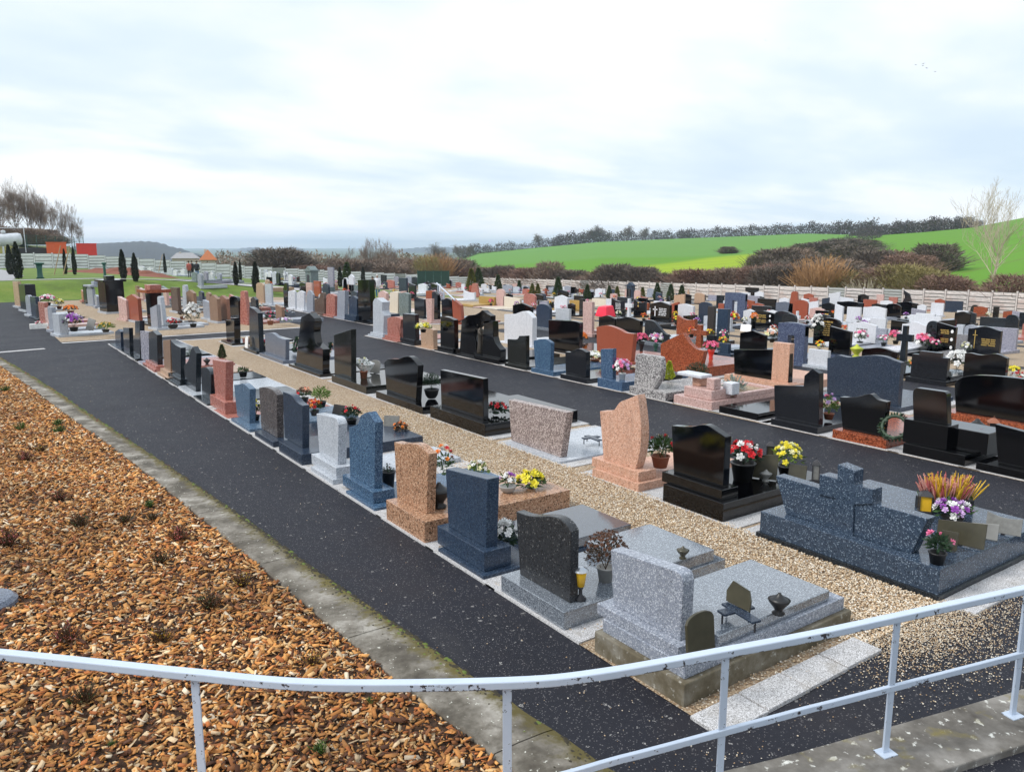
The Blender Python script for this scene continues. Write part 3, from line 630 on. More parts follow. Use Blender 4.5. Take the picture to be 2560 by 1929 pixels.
def farstone(d, label):
    w = max(.28, d['y1']-d['y0']); yc = (d['y0']+d['y1'])/2; h = max(.35, d['h']); k = d['shape']; m = MATS[d['mat']]
    g = empty('grave', (d['X'], yc, d['z'])); tag(g, label, 'grave', GR)
    th = .14 if w < 1.3 else .16; b = .14 if h > .6 else .08; side = 1 if d['X'] < 24 else -1
    if k == 'door':
        o = MB().box(0, .2, -w/2, -w*.12, b, h*.97).obj('headstone', m, g); bev(o, .008)
        o = MB().box(0, .2, w*.12, w/2, b, h*.97).obj('headstone', m, g); bev(o, .008)
        o = MB().prism([(y-w/2, z+h*.7) for y, z in outline('arch', w, h*.3)], -.002, .202).obj('lintel', m, g); bev(o, .008)
    elif k == 'chapel':
        w *= .62; dp = w*.5
        MB().box(0, dp, -w/2, w/2, b, h*.78).obj('chamber', m, g, bevel=.01); MB().box(-.1, dp+.1, -w/2-.1, w/2+.1, h*.781, h*.84).obj('cornice', m, g, bevel=.01)
        MB().prism([(-w/2, h*.841), (0, h), (w/2, h*.841)], 0, dp).obj('roof', m, g); MB().box(-.02, -.001, -w*.2, w*.2, b, h*.62).obj('door', MATS['dark_metal'], g)
    else:
        o = MB().prism([(y-w/2, z+b) for y, z in outline(k, w, h-b)], 0, th).obj('headstone', m, g); bev(o, .008)
    bm = m if random.random() < .6 else MATS[random.choice(['gry2', 'wgr', 'blg', 'blk3', 'gry'])]
    x0, x1 = (-.12, 1.95) if side > 0 else (-1.85, .25)
    ww = max(w, .8)/2+.07
    o = MB().box(x0, x1, -ww, ww, -.2, b-.001).obj('base_slab', bm, g); bev(o, .008)
    if random.random() < .5 and k != 'chapel':
        l0, l1 = (.35, 1.8) if side > 0 else (-1.7, -.2); MB().box(l0, l1, -ww+.12, ww-.12, b, b+.07).obj('lid', bm, g, bevel=.006)
    t = d.get('text')
    if t:
        mb = MB(); gm = MATS['gold'] if t.startswith('gold') else MATS['silver' if t.startswith('silver') else 'plaque_grey']
        if t == 'gold4':
            mb.box(-.008, -.001, w*.26, w*.28, h*.3, h*.86); mb.box(-.008, -.001, w*.20, w*.34, h*.70, h*.72); strokes(mb, -w*.12, h*.62, w*.5, 4, gap=.07, t=.045)
        elif t == 'goldname': strokes(mb, -w*.05, h*.86, w*.42, 1, t=.07); strokes(mb, 0, h*.74, w*.34, 6, gap=.09, t=.045)
        elif t in ('gold3', 'gold2'):
            n = 3 if t == 'gold3' else 2
            for i in range(n-1 if t == 'gold3' else n): strokes(mb, w*.08, h*(.78-.27*i), w*.5, 3, gap=.06, t=.04)
            for i in range(n): MB().prism([(-w*.33+.05*math.cos(a), h*(.74-.25*i)+.065*math.sin(a)) for a in np.linspace(0, 6.28, 13)[:-1]], -.02, -.001).obj('portrait_medallion', MATS['porcelain'], g)
        elif t == 'goldsmall': strokes(mb, 0, h*.62, w*.3, 5, gap=.05, t=.03)
        elif t == 'goldorn': mb.prism([(w*.1+.06*math.cos(a), h*.8+.05*math.sin(a)) for a in np.linspace(0, 6.28, 9)[:-1]], -.01, -.001); mb.prism([(w*.1+.05*math.cos(a), h*.62+.07*math.sin(a)) for a in np.linspace(0, 6.28, 9)[:-1]], -.01, -.001)
        else: strokes(mb, 0 if t != 'silver2' else -w*.12, h*.72, w*.45, 5, gap=.085, t=.055)
        if t == 'silver2': mb.box(-.01, -.001, w*.22, w*.27, h*.35, h*.78); mb.box(-.01, -.001, w*.13, w*.36, h*.62, h*.67)
        mb.obj('inscription', gm, g)['kind'] = 'stuff'
    if 'plant' in d.get('desc', ''):
        mb = MB()
        for i in range(26): mb.leaf((-.008, random.uniform(-.12, .12), h*random.uniform(.35, .85)), (0, random.uniform(-1, 1), random.uniform(.2, 1)), .09, .05)
        mb.obj('carving', MATS['blk'], g)['kind'] = 'stuff'
    return g
def rotstone(d, label):
    h, w, k = d['h'], d['w'], d['shape']; m = MATS[d['mat']]; a = R_(d['rot'])
    g = empty('grave', (d['X'], d['Y'], d['z']), a); tag(g, label, 'grave', GR)
    b = .1; h = max(.4, h)
    o = MB().prism([(y-w/2, z+b) for y, z in outline(k, w, h-b)], 0, d['th']).obj('headstone', m, g); bev(o, .008)
    o = MB().box(-.1, 1.9, -w/2-.12, w/2+.12, -.1, b-.001).obj('base_slab', m if random.random() < .6 else MATS['wgr'], g); bev(o, .008)
    if 'chapel' in d['label']: MB().box(-.12, d['th']+.12, -w/2-.12, w/2+.12, h, h+.1).obj('cornice', m, g, bevel=.01); MB().box(.2, .6, -.25, .25, h+.101, h+.3).obj('finial', m, g, bevel=.02)
    if 'lintel' in d['label']: MB().box(-.25, d['th']+.3, -w/2-.3, w/2+.3, h, h+.14).obj('lintel', MATS['red'], g, bevel=.01); MB().box(.0, d['th'], -w/2-.05, w/2+.05, h+.14, h+.34).obj('cap_stone', MATS['pnk'], g, bevel=.02)
    return g

# ------------------------------------------------------------------ boundary walls
def panel_mesh(L, h, mat, ribs, seed):
    random.seed(seed); mb = MB(); n = ribs; e = .075; mb.m = 1
    mb.box(-.015, .015, 0, L, 0, h); mb.m = 0
    for i in range(n):
        z0, z1 = h*i/n+e*.6, h*(i+1)/n-e*.6; d = random.uniform(.045, .06)
        mb.box(-d, d, .03, L-.03, z0, z1)
    return mb.mesh('panel', [mat, MATS['plaque_grey']])  # darker core puts shadow and dirt of the plank joints into the colour
wl = empty('boundary_wall', (30, WY, 0)); tag(wl, 'whitish concrete panel wall closing the far end behind the lawn', 'wall')
wr = empty('boundary_wall', (WX, 60, -3)); tag(wr, 'long pinkish concrete panel wall on the field side', 'wall')
pm = {}
for k, mt, r in (('w0', 'panel_white', 4), ('w1', 'panel_white', 5), ('g', 'panel_grey', 7), ('s0', 'panel_stone', 5), ('s1', 'panel_stone', 6), ('s2', 'panel_stone', 4)):
    pm[k] = panel_mesh(1.86, 1.85, MATS[mt], r, hash(k) % 99 if False else len(k)*7+r)
pw = MB().box(-.08, .08, -.06, .06, -.3, 1.98).mesh('post', MATS['panel_white']); pst = MB().box(-.08, .08, -.06, .06, -.3, 1.98).mesh('post', MATS['panel_stone'])
random.seed(3)
for i in range(-4, 37):
    x = i*2.0+.3
    if x > WX-1: break
    z = zg(x+1, WY)-.02; k = 'g' if i in (19, 29) else random.choice(['w0', 'w1'])
    add('panel', pm[k], wl, (x+1.93-30, 0, z), (0, 0, math.pi/2))
    add('post', pw, wl, (x-30, 0, z), (0, 0, math.pi/2))
for i in range(0, 50):
    y = 17+i*2.0
    if y > WY-1.5: break
    z = zg(WX, y+1)-.02; k = 'g' if i in (12, 15, 27, 35) else random.choice(['s0', 's1', 's2'])
    add('panel', pm[k], wr, (0, y+.07-60, z+3)); add('post', pst, wr, (0, y-60, z+3))
# ------------------------------------------------------------------ plants
def grow(mb, p, d, r, l, depth, spread, up, n_side, lim, tmin=.004):
    steps = 4; pts = [p]; rs = [r]; q = p.copy(); dd = d.copy()
    for i in range(steps):
        dd = (dd+Vector((random.gauss(0, .12), random.gauss(0, .12), random.gauss(0, .08)+up*.12))).normalized(); q = q+dd*l/steps; pts.append(q.copy()); rs.append(max(tmin, r*(1-.55*(i+1)/steps)))
    mb.tube(pts, rs, 4 if r > .05 else 3, False)
    if depth <= 0: return
    for k in range(n_side):
        t = random.uniform(.3, 1.0) if k < n_side-1 else 1.0
        i = min(steps, max(1, int(round(t*steps)))); a = random.uniform(0, 6.28); u = dd.cross(Vector((math.sin(a), math.cos(a), .3))).normalized()
        nd_ = (dd*(1-spread*random.uniform(.5, 1))+u*spread*random.uniform(.6, 1.1)+Vector((0, 0, up*.5))).normalized()
        grow(mb, pts[i], nd_, max(tmin, rs[i]*random.uniform(.5, .75)), l*random.uniform(.5, .8), depth-1, spread, up, n_side, lim, tmin)
def bare_tree(seed, h, spread, up, n_side=4, depth=4, r=.13, tmin=.01, stems=1, lowb=.32):
    random.seed(seed); mt, mc = MB(), MB()
    for s in range(stems):
        p = Vector((0, 0, -.3)); q = Vector((random.uniform(-.03, .03)*h, random.uniform(-.03, .03)*h, h*lowb)); base = Vector((random.uniform(-.4, .4)*(stems > 1), random.uniform(-.4, .4)*(stems > 1), 0))
        top = Vector((q.x*2, q.y*2, h*.62)); mt.tube([p+base, q*.5+base, q+base*1.5, top+base*2], [r, r*.8, r*.65, r*.3], 7)
        for k in range(n_side*3):
            t = random.uniform(0, 1); o = q.lerp(top, t)+base*(1.5+.5*t); a = random.uniform(0, 6.28)
            d = (Vector((math.cos(a)*spread, math.sin(a)*spread, 1-spread*.6+.2*t))).normalized()
            grow(mc, o, d, r*.42*(1-.4*t), h*random.uniform(.22, .34), depth-1, spread, up, n_side, h, tmin)
    return mt, mc
TREES = {}
for k, a in dict(big=(11, 10.5, .55, .7, 5, 4, .17, .009, 2, .12), tall=(12, 10, .5, .75, 5, 4, .14, .009, 2, .12), thin=(14, 9, .42, .8, 5, 4, .09, .008, 1, .14), oak=(15, 7, .75, .15, 5, 4, .2, .016), pale=(19, 9, .56, .7, 4, 4, .12, .008, 1, .2)).items():
    mt, mc = bare_tree(*a); TREES[k] = (mt.mesh('trunk', MATS['bark_pale' if k == 'pale' else 'bark']), mc.mesh('crown', MATS['twig_pale' if k == 'pale' else ('twig_dark' if k == 'oak' else 'twig')]))
TREE_H = {k: float(np.percentile([v.co.z for v in t[1].vertices], 99.7)) for k, t in TREES.items()}
def tree(kind, X, Y, h, label, group, z=None, name='bare_tree'):
    s = h/TREE_H[kind]
    g = empty(name, (X, Y, zall(X, Y) if z is None else z), random.uniform(0, 6)); g.scale = (s, s, s); tag(g, label, 'tree', group)
    add('trunk', TREES[kind][0], g); add('crown', TREES[kind][1], g); return g
def bush_mesh(seed, mat, n=420, up=.5, dens=700, r0=.012):
    random.seed(seed); mb = MB()
    for i in range(n):
        a = random.uniform(0, 6.28); s = random.random()**.6; d = Vector((math.cos(a)*s*(1-up*.5), math.sin(a)*s*(1-up*.5), .35+up*random.random())).normalized(); l = random.uniform(.55, 1.0)
        p = Vector((math.cos(a)*s*.3, math.sin(a)*s*.3, 0)); q = p+d*l*.5+Vector((random.gauss(0, .05), random.gauss(0, .05), 0)); e = p+d*l+Vector((random.gauss(0, .09), random.gauss(0, .09), random.gauss(0, .05)))
        mb.tube([p, q, e], [r0, r0*.7, r0*.35], 3, False)
    for i in range(dens):                           # fine twigs through the volume
        a = random.uniform(0, 6.28); s = random.random()**.5; zz = random.random()**.8; rr = s*.62*math.sqrt(max(.02, 1-(zz*1.02-.25)**2)) if zz*1.02-.25 < 1 else .05
        c = Vector((math.cos(a)*rr, math.sin(a)*rr, zz*.95)); d = Vector((math.cos(a)*.6+random.gauss(0, .5), math.sin(a)*.6+random.gauss(0, .5), random.uniform(.1, 1.2)))
        mb.leaf(c, d, random.uniform(.1, .24), random.uniform(.012, .028))
    return mb.mesh('branches', mat)
BUSH = dict(red=bush_mesh(1, MATS['twig_red'], 300, .5, 2600), brown=bush_mesh(2, MATS['twig'], 300, .45, 2600), dark=bush_mesh(3, MATS['twig_dark'], 300, .45, 3000), green=bush_mesh(4, MATS['twig_green'], 420, .7, 1500), tan=bush_mesh(5, MATS['twig_tan'], 520, .95, 250, .014), pale=bush_mesh(6, MATS['twig_pale'], 90, .8, 60, .014))
def bush(kind, X, Y, h, w, label, group, z=None):
    g = empty('bare_shrub', (X, Y, (zall(X, Y) if z is None else z)-.1)); g.scale = (w/1.2, w/1.2, h); g.rotation_euler.z = random.uniform(0, 6); tag(g, label, 'shrub', group)
    add('branches', BUSH[kind], g); return g
def cone_foliage(seed, n, mat, prof, l=.07, w=.022, out=.6):
    random.seed(seed); mb = MB()
    for i in range(n):
        t = random.random(); a = random.uniform(0, 6.28); lump = 1+.14*math.sin(a*3+t*9)+.1*math.sin(a*5-t*21); rr = prof(t)*lump*random.uniform(.55, 1.0)
        mb.leaf((math.cos(a)*rr, math.sin(a)*rr, t*.97), (math.cos(a)*out+random.gauss(0, .25), math.sin(a)*out+random.gauss(0, .25), random.uniform(.4, 1.2)), l*random.uniform(.6, 1.3), w*random.uniform(.7, 1.4))
    return mb.mesh('crown', mat)
CYP = [cone_foliage(s, 2600, MATS['cypress'], lambda t: .135*min(1, .55+t*2.2)*(1-t**3.2)+.012, .055, .03, .25) for s in (21, 22)]
CON = [cone_foliage(s, 1700, MATS[m], lambda t: .20*(1-t**1.5)*min(1, .5+t*5)+.01, .085, .04, .8) for s, m in ((23, 'conifer'), (24, 'conifer_y'), (25, 'leaf_lime'))]
STEM = MB().tube([(0, 0, -.08), (0, 0, .5)], [.03, .012], 6).mesh('trunk', MATS['bark'])
def conifer(kind, X, Y, h, label, group, wf=1.0, z=None, cat_='tree'):
    g = empty('cypress_tree' if kind < 2 else 'conifer_tree', (X, Y, zall(X, Y) if z is None else z), random.uniform(0, 6)); g.scale = (h*wf, h*wf, h); tag(g, label, cat_, group)
    add('trunk', STEM, g); add('crown', (CYP+CON)[kind], g); return g
def at_px(px, d, py=None):
    """ground point on a bearing of the photograph, d metres from the camera foot"""
    ph = R_(YAW)+math.atan((px-1280)/1980./(math.cos(R_(PITCH))-((py or 640)-964.5)/1980.*math.sin(R_(PITCH)))); return d*math.sin(ph), d*math.cos(ph)
def z_px(px, py, d):
    t = PITCH*math.pi/180; v = (py-964.5)/1980.; fw = math.cos(t)-v*math.sin(t); dep = d/math.hypot((px-1280)/1980., fw); return CAM_H+dep*(-math.sin(t)-v*math.cos(t))
random.seed(5)
# shrubs behind the field-side wall: (px, py_top, distance, width m, kind)
i = 0
HB = []
for px in range(1150, 1720, 22):
    top = {0: 672, 1: 668, 2: 676, 3: 671}[(px//22) % 4]+(6 if px > 1330 else 0)+(10 if 1440 < px < 1490 or px > 1640 else 0)
    HB.append((px, top+random.uniform(-4, 5), random.uniform(118, 128) if px < 1240 else 113-(px-1240)*.013+random.uniform(-2, 3), random.uniform(4.5, 6.5), random.choice(['red', 'red', 'brown', 'dark'] if px < 1400 else ['brown', 'dark', 'red'])))
HB += [(1375, 657, 112, 5, 'brown'), (1540, 663, 112, 6, 'dark'), (1598, 670, 112, 5.5, 'dark')]
for px in range(1730, 2050, 20): HB.append((px, 680-(px-1730)*.06+random.uniform(-5, 5), 100+random.uniform(-3, 6), random.uniform(4.5, 6), random.choice(['red', 'brown', 'dark', 'red'])))
HB += [(1905, 640, 130, 5, 'dark'), (1945, 625, 134, 8, 'dark'), (1985, 622, 136, 8, 'brown'), (2015, 640, 120, 7, 'dark'), (1960, 655, 112, 6, 'dark'), (2090, 650, 118, 8, 'brown'), (2110, 665, 104, 6, 'dark'),
       (2055, 640, 96, 5.5, 'tan'), (2025, 668, 97, 3.6, 'tan'), (2185, 628, 125, 7, 'dark'), (2170, 690, 92, 3.2, 'pale'), (2235, 628, 130, 6, 'red'), (2260, 640, 120, 6, 'red'), (2290, 640, 126, 6, 'red'), (2340, 612, 140, 7.2, 'dark'), (2320, 630, 138, 5, 'dark'),
       (2210, 672, 96, 5.5, 'red'), (2250, 664, 95, 5, 'green'), (2285, 668, 94, 5, 'green'), (2325, 676, 93, 5, 'green'), (2365, 690, 91, 5, 'red'), (2405, 700, 90, 3.5, 'red'), (2140, 680, 97, 5, 'green'), (2100, 690, 96, 4.5, 'green'), (2545, 690, 80, 5, 'red'), (2130, 615, 165, 10, 'dark'), (2070, 605, 215, 12, 'dark'), (2020, 610, 212, 9, 'dark'), (2105, 598, 225, 12, 'dark'), (1820, 618, 150, 6, 'dark'), (2150, 600, 240, 11, 'dark')]
KN = dict(red='reddish bare', brown='brown bare', dark='dark bare', green='olive-green twiggy', tan='tan upright-stemmed', pale='pale branching')
def d_wall(px):
    s, c = at_px(px, 1.0); return min(WX/s if s > 1e-3 else 1e9, WY/c)
for px, py, d, w, k in HB:
    d = max(d, d_wall(px)+w*.55+random.uniform(1, 4)); X, Y = at_px(px, d); z = zall(X, Y); h = max(1.2, z_px(px, py, d)-z+.1)
    wh = [w_ for a, w_ in ((1300, 'near the green screen'), (1500, 'below the tallest hedge oak'), (1720, 'left of the yellow meadow'), (1950, 'before the yellow meadow'), (2150, 'around the tan upright stems'), (2400, 'below the right-hand field'), (9999, 'beside the pale tree')) if px < a][0]
    if px == 1820:                                   # lone bush out in the field
        while d < 480 and z_px(px, 634, d) > zall(*at_px(px, d, 634)): d += 2
        X, Y = at_px(px, d, 634); z = zall(X, Y); bush(k, X, Y, z_px(px, 616, d)-z, 5, 'lone round dark bush standing in the open green field', None); continue
    bush(k, X, Y, h, w, f'{KN[k]} shrub beyond the field-side wall {wh}' if k != 'tan' else {2055: 'large tan upright-stemmed shrub glowing above the field-side wall', 2025: 'smaller tan upright-stemmed shrub left of the large one'}[px], f'{KN[k]} shrubs {wh}' if k != 'tan' else None)
# scrub behind the far wall, left of the field
for px in list(range(690, 1150, 17)):
    d = d_wall(px)+random.uniform(5, 22); X, Y = at_px(px, d); py = 656+random.uniform(-9, 7)+max(0, (800-px))*.03
    z = zall(X, Y); h = max(1.5, z_px(px, py, d)-z); k = random.choice(['brown', 'dark', 'red', 'brown', 'green' if 1040 < px < 1100 else 'dark'])
    bush(k, X, Y, h, random.uniform(5, 8), f'{KN[k]} shrub in the scrub behind the far wall', f'{KN[k]} shrubs behind the far wall')
for px, py, d, w, k in ((690, 622, 135, 9, 'dark'), (725, 628, 138, 7, 'dark'), (1090, 632, 140, 6, 'tan'), (1065, 642, 138, 5, 'green')):
    X, Y = at_px(px, d); d = max(d, d_wall(px)+5); X, Y = at_px(px, d); z = zall(X, Y); bush(k, X, Y, z_px(px, py, d)-z, w, {690: 'large dark bare bush spreading behind the far wall', 725: 'dark thorny bush next to the largest one behind the wall', 1090: 'yellowish bare willow bush behind the green screen', 1065: 'olive twiggy bush left of the yellowish willow'}[px], None)
# bare trees
TG = 'bare trees on the left embankment'
for i, (px, py, d, k) in enumerate(((8, 470, 175, 'big'), (45, 452, 180, 'big'), (88, 462, 178, 'tall'), (112, 492, 176, 'tall'), (138, 495, 172, 'thin'), (160, 500, 176, 'thin'), (182, 510, 178, 'thin'), (200, 545, 180, 'thin'))):
    X, Y = at_px(px, d); zb = 4.6 if px < 150 else 3.2; tree(k, X, Y, (z_px(px, py, d)-zb), f'{"broad" if k == "big" else ("tall" if k == "tall" else "slender")} bare tree in the clump on the left embankment', TG, zb)
for i in range(9):
    px = 2+i*17; d = 172+random.uniform(-4, 4); X, Y = at_px(px, d); bush('brown', X, Y, 2.4+random.uniform(-.9, .9), 5, 'dark bare shrub under the trees on the left embankment', 'shrubs on the left embankment', 3.6)
for px, py, d, k in ((905, 602, 150, 'thin'), (925, 596, 150, 'thin'), (948, 597, 152, 'thin'), (966, 603, 150, 'thin'), (985, 608, 154, 'thin'), (868, 618, 140, 'thin')):
    X, Y = at_px(px, d); z = zall(X, Y); tree(k, X, Y, z_px(px, py, d)-z, 'slender bare tree in the grove behind the far wall' if px != 868 else 'lone spindly bare tree left of the grove', 'grove behind the far wall' if px != 868 else None)
for px, py, d, lb in ((1103, 609, 330, 'round oak-like bare tree standing alone below the field edge'), (1175, 610, 480, 'bare tree where the field hedge begins'), (1150, 612, 470, 'wide bare tree at the low end of the field hedge'), (1350, 584, 520, 'bare tree at the gap in the field hedge'), (1500, 563, 520, 'tallest bare oak rising above the field hedge'), (1565, 564, 520, 'round bare oak on the field hedge'), (1605, 568, 520, 'small round bare tree right of the hedge oaks'), (1475, 572, 520, 'bushy bare tree left of the tallest hedge oak')):
    X, Y = at_px(px, d); z = zall(X, Y)-1; tree('oak', X, Y, max(4, z_px(px, py, d)-z), lb, None, z)
X, Y = at_px(2487, 84); tree('pale', X, Y, z_px(2487, 450, 84)-zall(X, Y), 'tall pale-barked bare tree just beyond the wall', None, name='bare_tree')
# woodland along the crest of the field: one mass
random.seed(9); mb = MB()
def wood(px0, px1, f_top, f_d, n, hmin=.2):
    for i in range(n):
        px = random.uniform(px0, px1); d = f_d(px)+random.uniform(-4, 14); X, Y = at_px(px, d); z = zall(X, Y)-.5; H = (z_px(px, f_top(px)+3*math.sin(px*.21)+2*math.sin(px*.53)+2.5*math.sin(px*.083), d)-z)*random.uniform(.9, 1.1)
        H = max(2, H); zz = random.random(); hw = H*.3
        for k in range(3):
            c = Vector((X+random.gauss(0, hw*.5), Y+random.gauss(0, hw*.5), z+H*zz*random.uniform(.8, 1)))
            mb.leaf(c, (random.gauss(0, .6), random.gauss(0, .6), random.uniform(.2, 1.2)), H*random.uniform(.10, .22), H*random.uniform(.03, .075))
def itp(T):
    return lambda x: np.interp(x, [a for a, b in T], [b for a, b in T])
wood(1150, 1400, itp([(1150, 618), (1250, 610), (1330, 606), (1400, 592)]), itp([(1150, 505), (1400, 510)]), 2600)
wood(1380, 1720, itp([(1380, 592), (1480, 578), (1560, 584), (1650, 580), (1720, 577)]), lambda p: 512, 4200)
wood(1700, 2180, itp([(1700, 577), (1850, 568), (2000, 562), (2180, 553)]), itp([(1700, 510), (1900, 505), (2050, 490), (2180, 440)]), 5200)
wood(2120, 2450, itp([(2120, 575), (2200, 562), (2300, 552), (2400, 545), (2450, 552)]), itp([(2120, 400), (2250, 395), (2450, 382)]), 5600)
wood(2060, 2200, itp([(2060, 604), (2150, 586), (2200, 580)]), itp([(2060, 260), (2200, 350)]), 1800)
tag(mb.obj('hedge_woodland', MATS['twig_far']), 'dark bare woodland belt along the crest of the green field', 'woodland', None, 'stuff')
# valley woods seen over the far wall
mb = MB()
for i in range(9000):
    px = random.uniform(470, 1175); d = random.choice([random.uniform(170, 300), random.uniform(300, 900)]); X, Y = at_px(px, d); z = zall(X, Y)-1; top = z_px(px, 640+8*math.sin(px*.03)+4*math.sin(px*.11)+(d < 300)*10, d)
    H = max(3, min(20, top-z)); c = Vector((X, Y, z+H*random.random())); mb.leaf(c, (random.gauss(0, .6), random.gauss(0, .6), random.uniform(.2, 1)), H*.18, H*.06)
tag(mb.obj('valley_woodland', MATS['twig']), 'brown winter woods filling the valley behind the far wall', 'woodland', None, 'stuff')
# far hills
def hill(name, T, d0, d1, label, mat, zb=-40):
    px = [a for a, b in T]; xs = np.linspace(px[0], px[-1], 90); prof = [(0, 0), (.12, .45), (.3, .85), (.45, 1), (.6, .95), (.8, .6), (1, 0)]; V, Fc = [], []
    for t, k in prof:
        for x in xs:
            y = np.interp(x, px, [b for a, b in T])+.8*math.sin(x*.33)+.5*math.sin(x*.81); d = d0+(d1-d0)*t; dm = d0+(d1-d0)*.45; zt = z_px(x, y, dm); X, Y = at_px(x, d); V.append((X, Y, zb+(zt-zb)*k))
    n = len(xs)
    for i in range(len(prof)-1):
        for j in range(n-1): Fc.append((i*n+j, i*n+j+1, (i+1)*n+j+1, (i+1)*n+j))
    me = bpy.data.meshes.new(name); me.from_pydata(V, [], Fc); me.materials.append(mat); me.polygons.foreach_set('use_smooth', [True]*len(Fc)); me.update(); tag(add(name, me), label, None, None, 'structure')
hill('hill', [(40, 640), (150, 622), (215, 613), (250, 608), (300, 606), (350, 603), (385, 604), (410, 609), (430, 617), (458, 622), (480, 632), (540, 645)], 1500, 2600, 'wooded blue hill behind the orange containers', MATS['woods'])
hill('hill', [(440, 648), (520, 637), (560, 630), (590, 625), (612, 619), (650, 618), (672, 628), (700, 630), (715, 620), (735, 617), (758, 622), (785, 631), (860, 636), (960, 640)], 4200, 5800, 'pale far hills on the left horizon', MATS['woods'], -60)
hill('hill', [(880, 645), (960, 632), (1000, 624), (1040, 619), (1090, 617), (1140, 618), (1180, 625), (1240, 640)], 3600, 5000, 'pale low ridge left of the green field', MATS['woods'], -60)
# ------------------------------------------------------------------ embankment, containers, tank, roofs behind the far wall
def mound(name, x0, x1, y0, y1, h, mat, label, zf, kind='structure', n=26, rough=.12):
    V, Fc = [], []
    for j in range(n+1):
        for i in range(n+1):
            u, w = i/n, j/n; e = math.sin(math.pi*u)**.6*math.sin(math.pi*w)**.8; x, y = x0+(x1-x0)*u, y0+(y1-y0)*w
            V.append((x, y, zf(x, y)-.15+h*e*(1+rough*math.sin(x*1.9+y*.7)*math.sin(y*1.3))))
    for j in range(n):
        for i in range(n): Fc.append((j*(n+1)+i, j*(n+1)+i+1, (j+1)*(n+1)+i+1, (j+1)*(n+1)+i))
    me = bpy.data.meshes.new(name); me.from_pydata(V, [], Fc); me.materials.append(mat); me.polygons.foreach_set('use_smooth', [True]*len(Fc)); me.update(); return tag(add(name, me), label, None, None, kind)
mound('embankment', -45, 24, 136, 205, 4.6, MATS['dry'], 'dry grass embankment behind the far wall', lambda x, y: 0)
V = [at_px(px, d) for px, d in ((190, 77), (270, 74), (350, 72), (430, 70), (465, 70))]
mb = MB(); pts = []
random.seed(4)
xs = [(9.9, 92), (11.5, 88), (12.8, 84), (13.6, 80), (14.2, 76), (14.6, 71)]
n = 40; Vv, Fc = [], []
for i in range(n+1):
    t = i/n*(len(xs)-1); k = min(int(t), len(xs)-2); f_ = t-k; x = xs[k][0]+(xs[k+1][0]-xs[k][0])*f_; y = xs[k][1]+(xs[k+1][1]-xs[k][1])*f_; hh = .55*(.9+.25*math.sin(i*.9)+.15*math.sin(i*2.3))*math.sin(math.pi*min(1, max(.04, i/n)))**.5
    for j, (u, q) in enumerate(((-1.6, 0), (-1, .55), (-.4, .95), (.2, 1), (.8, .6), (1.6, 0))): X, Y = x+u, y+u*.4; Vv.append((X, Y, zg(X, Y)-.06+hh*q*random.uniform(.85, 1.15)))
for i in range(n):
    for j in range(5): Fc.append((i*6+j, i*6+j+1, (i+1)*6+j+1, (i+1)*6+j))
me = bpy.data.meshes.new('soil_heap'); me.from_pydata(Vv, [], Fc); me.materials.append(MATS['soil']); me.update(); tag(add('soil_heap', me), 'long heap of reddish brown soil on the lawn', 'soil heap')
def container(px0, px1, py0, py1, d, mat, label):
    Xa, Ya = at_px(px0, d); Xb, Yb = at_px(px1, d); w = math.hypot(Xb-Xa, Yb-Ya); z0 = z_px(px0, py1+6, d); h = z_px(px0, py0, d)-z0; a = math.atan2(Yb-Ya, Xb-Xa)
    g = empty('container', ((Xa+Xb)/2, (Ya+Yb)/2, z0), a); tag(g, label, 'container', 'site containers behind the far wall')
    MB().box(-w/2, w/2, 0, 2.3, .15, h-.12).obj('body', mat, g, bevel=.03); MB().box(-w/2-.08, w/2+.08, -.08, 2.4, h-.119, h).obj('rim', mat, g)
    for k in range(7): x = -w/2+w*(k+.5)/7; MB().box(x-.06, x+.06, -.06, -.001, .2, h-.2).obj('rib', mat, g)
    for s in (-.3, .3): MB().box(w*s-.25, w*s+.25, .1, 2.2, -1.6, .149).obj('skid', MATS['dark_metal'], g)
container(118, 168, 605, 634, 141, MATS['orange_paint'], 'orange ribbed skip container, the left one above the wall')
container(193, 243, 608, 636, 141, MATS['red_paint'], 'bright red ribbed skip container, the right one above the wall')
d = 138; X, Y = at_px(14, d); g = empty('tanker', (X, Y, z_px(14, 640, d)), 0); tag(g, 'white tank on a frame with hand rails at the left edge', 'tank')
MB().lathe([(.2, -2.3), (.75, -2.2), (.9, -1.8), (.9, 1.8), (.75, 2.2), (.2, 2.3)], 16).obj('tank', MATS['tank_white'], g, (0, 0, 2.3), (0, R_(86), 0), True)
for x in (-1.6, -.2, 1.6): MB().box(x-.1, x+.1, -.7, .7, 0, 1.4).obj('leg', MATS['tank_white'], g)
mb = MB(); mb.tube([(2.6, 0, .5), (2.6, 0, 4.2), (2.2, 0, 4.7), (.6, 0, 4.9)], .06, 5); mb.tube([(-1.5, 0, 3.2), (-1.5, 0, 4.0), (2.6, 0, 4.0)], .04, 5); mb.obj('hand_rail', MATS['tank_white'], g)
MB().lathe([(.3, 0), (.3, .3), (.1, .4)], 10).obj('hatch', MATS['tank_white'], g, (0, 0, 3.3))
d = 146; X, Y = at_px(80, d); g = empty('mesh_fence', (X, Y, 3.0)); tag(g, 'dark green mesh fence on the embankment under the trees', 'fence')
for k in range(12): MB().box(-.04, .04, -.04, .04, 0, 2.4).obj('post', MATS['green_metal'], g, (-7+k*1.3, 0, -.06*k))
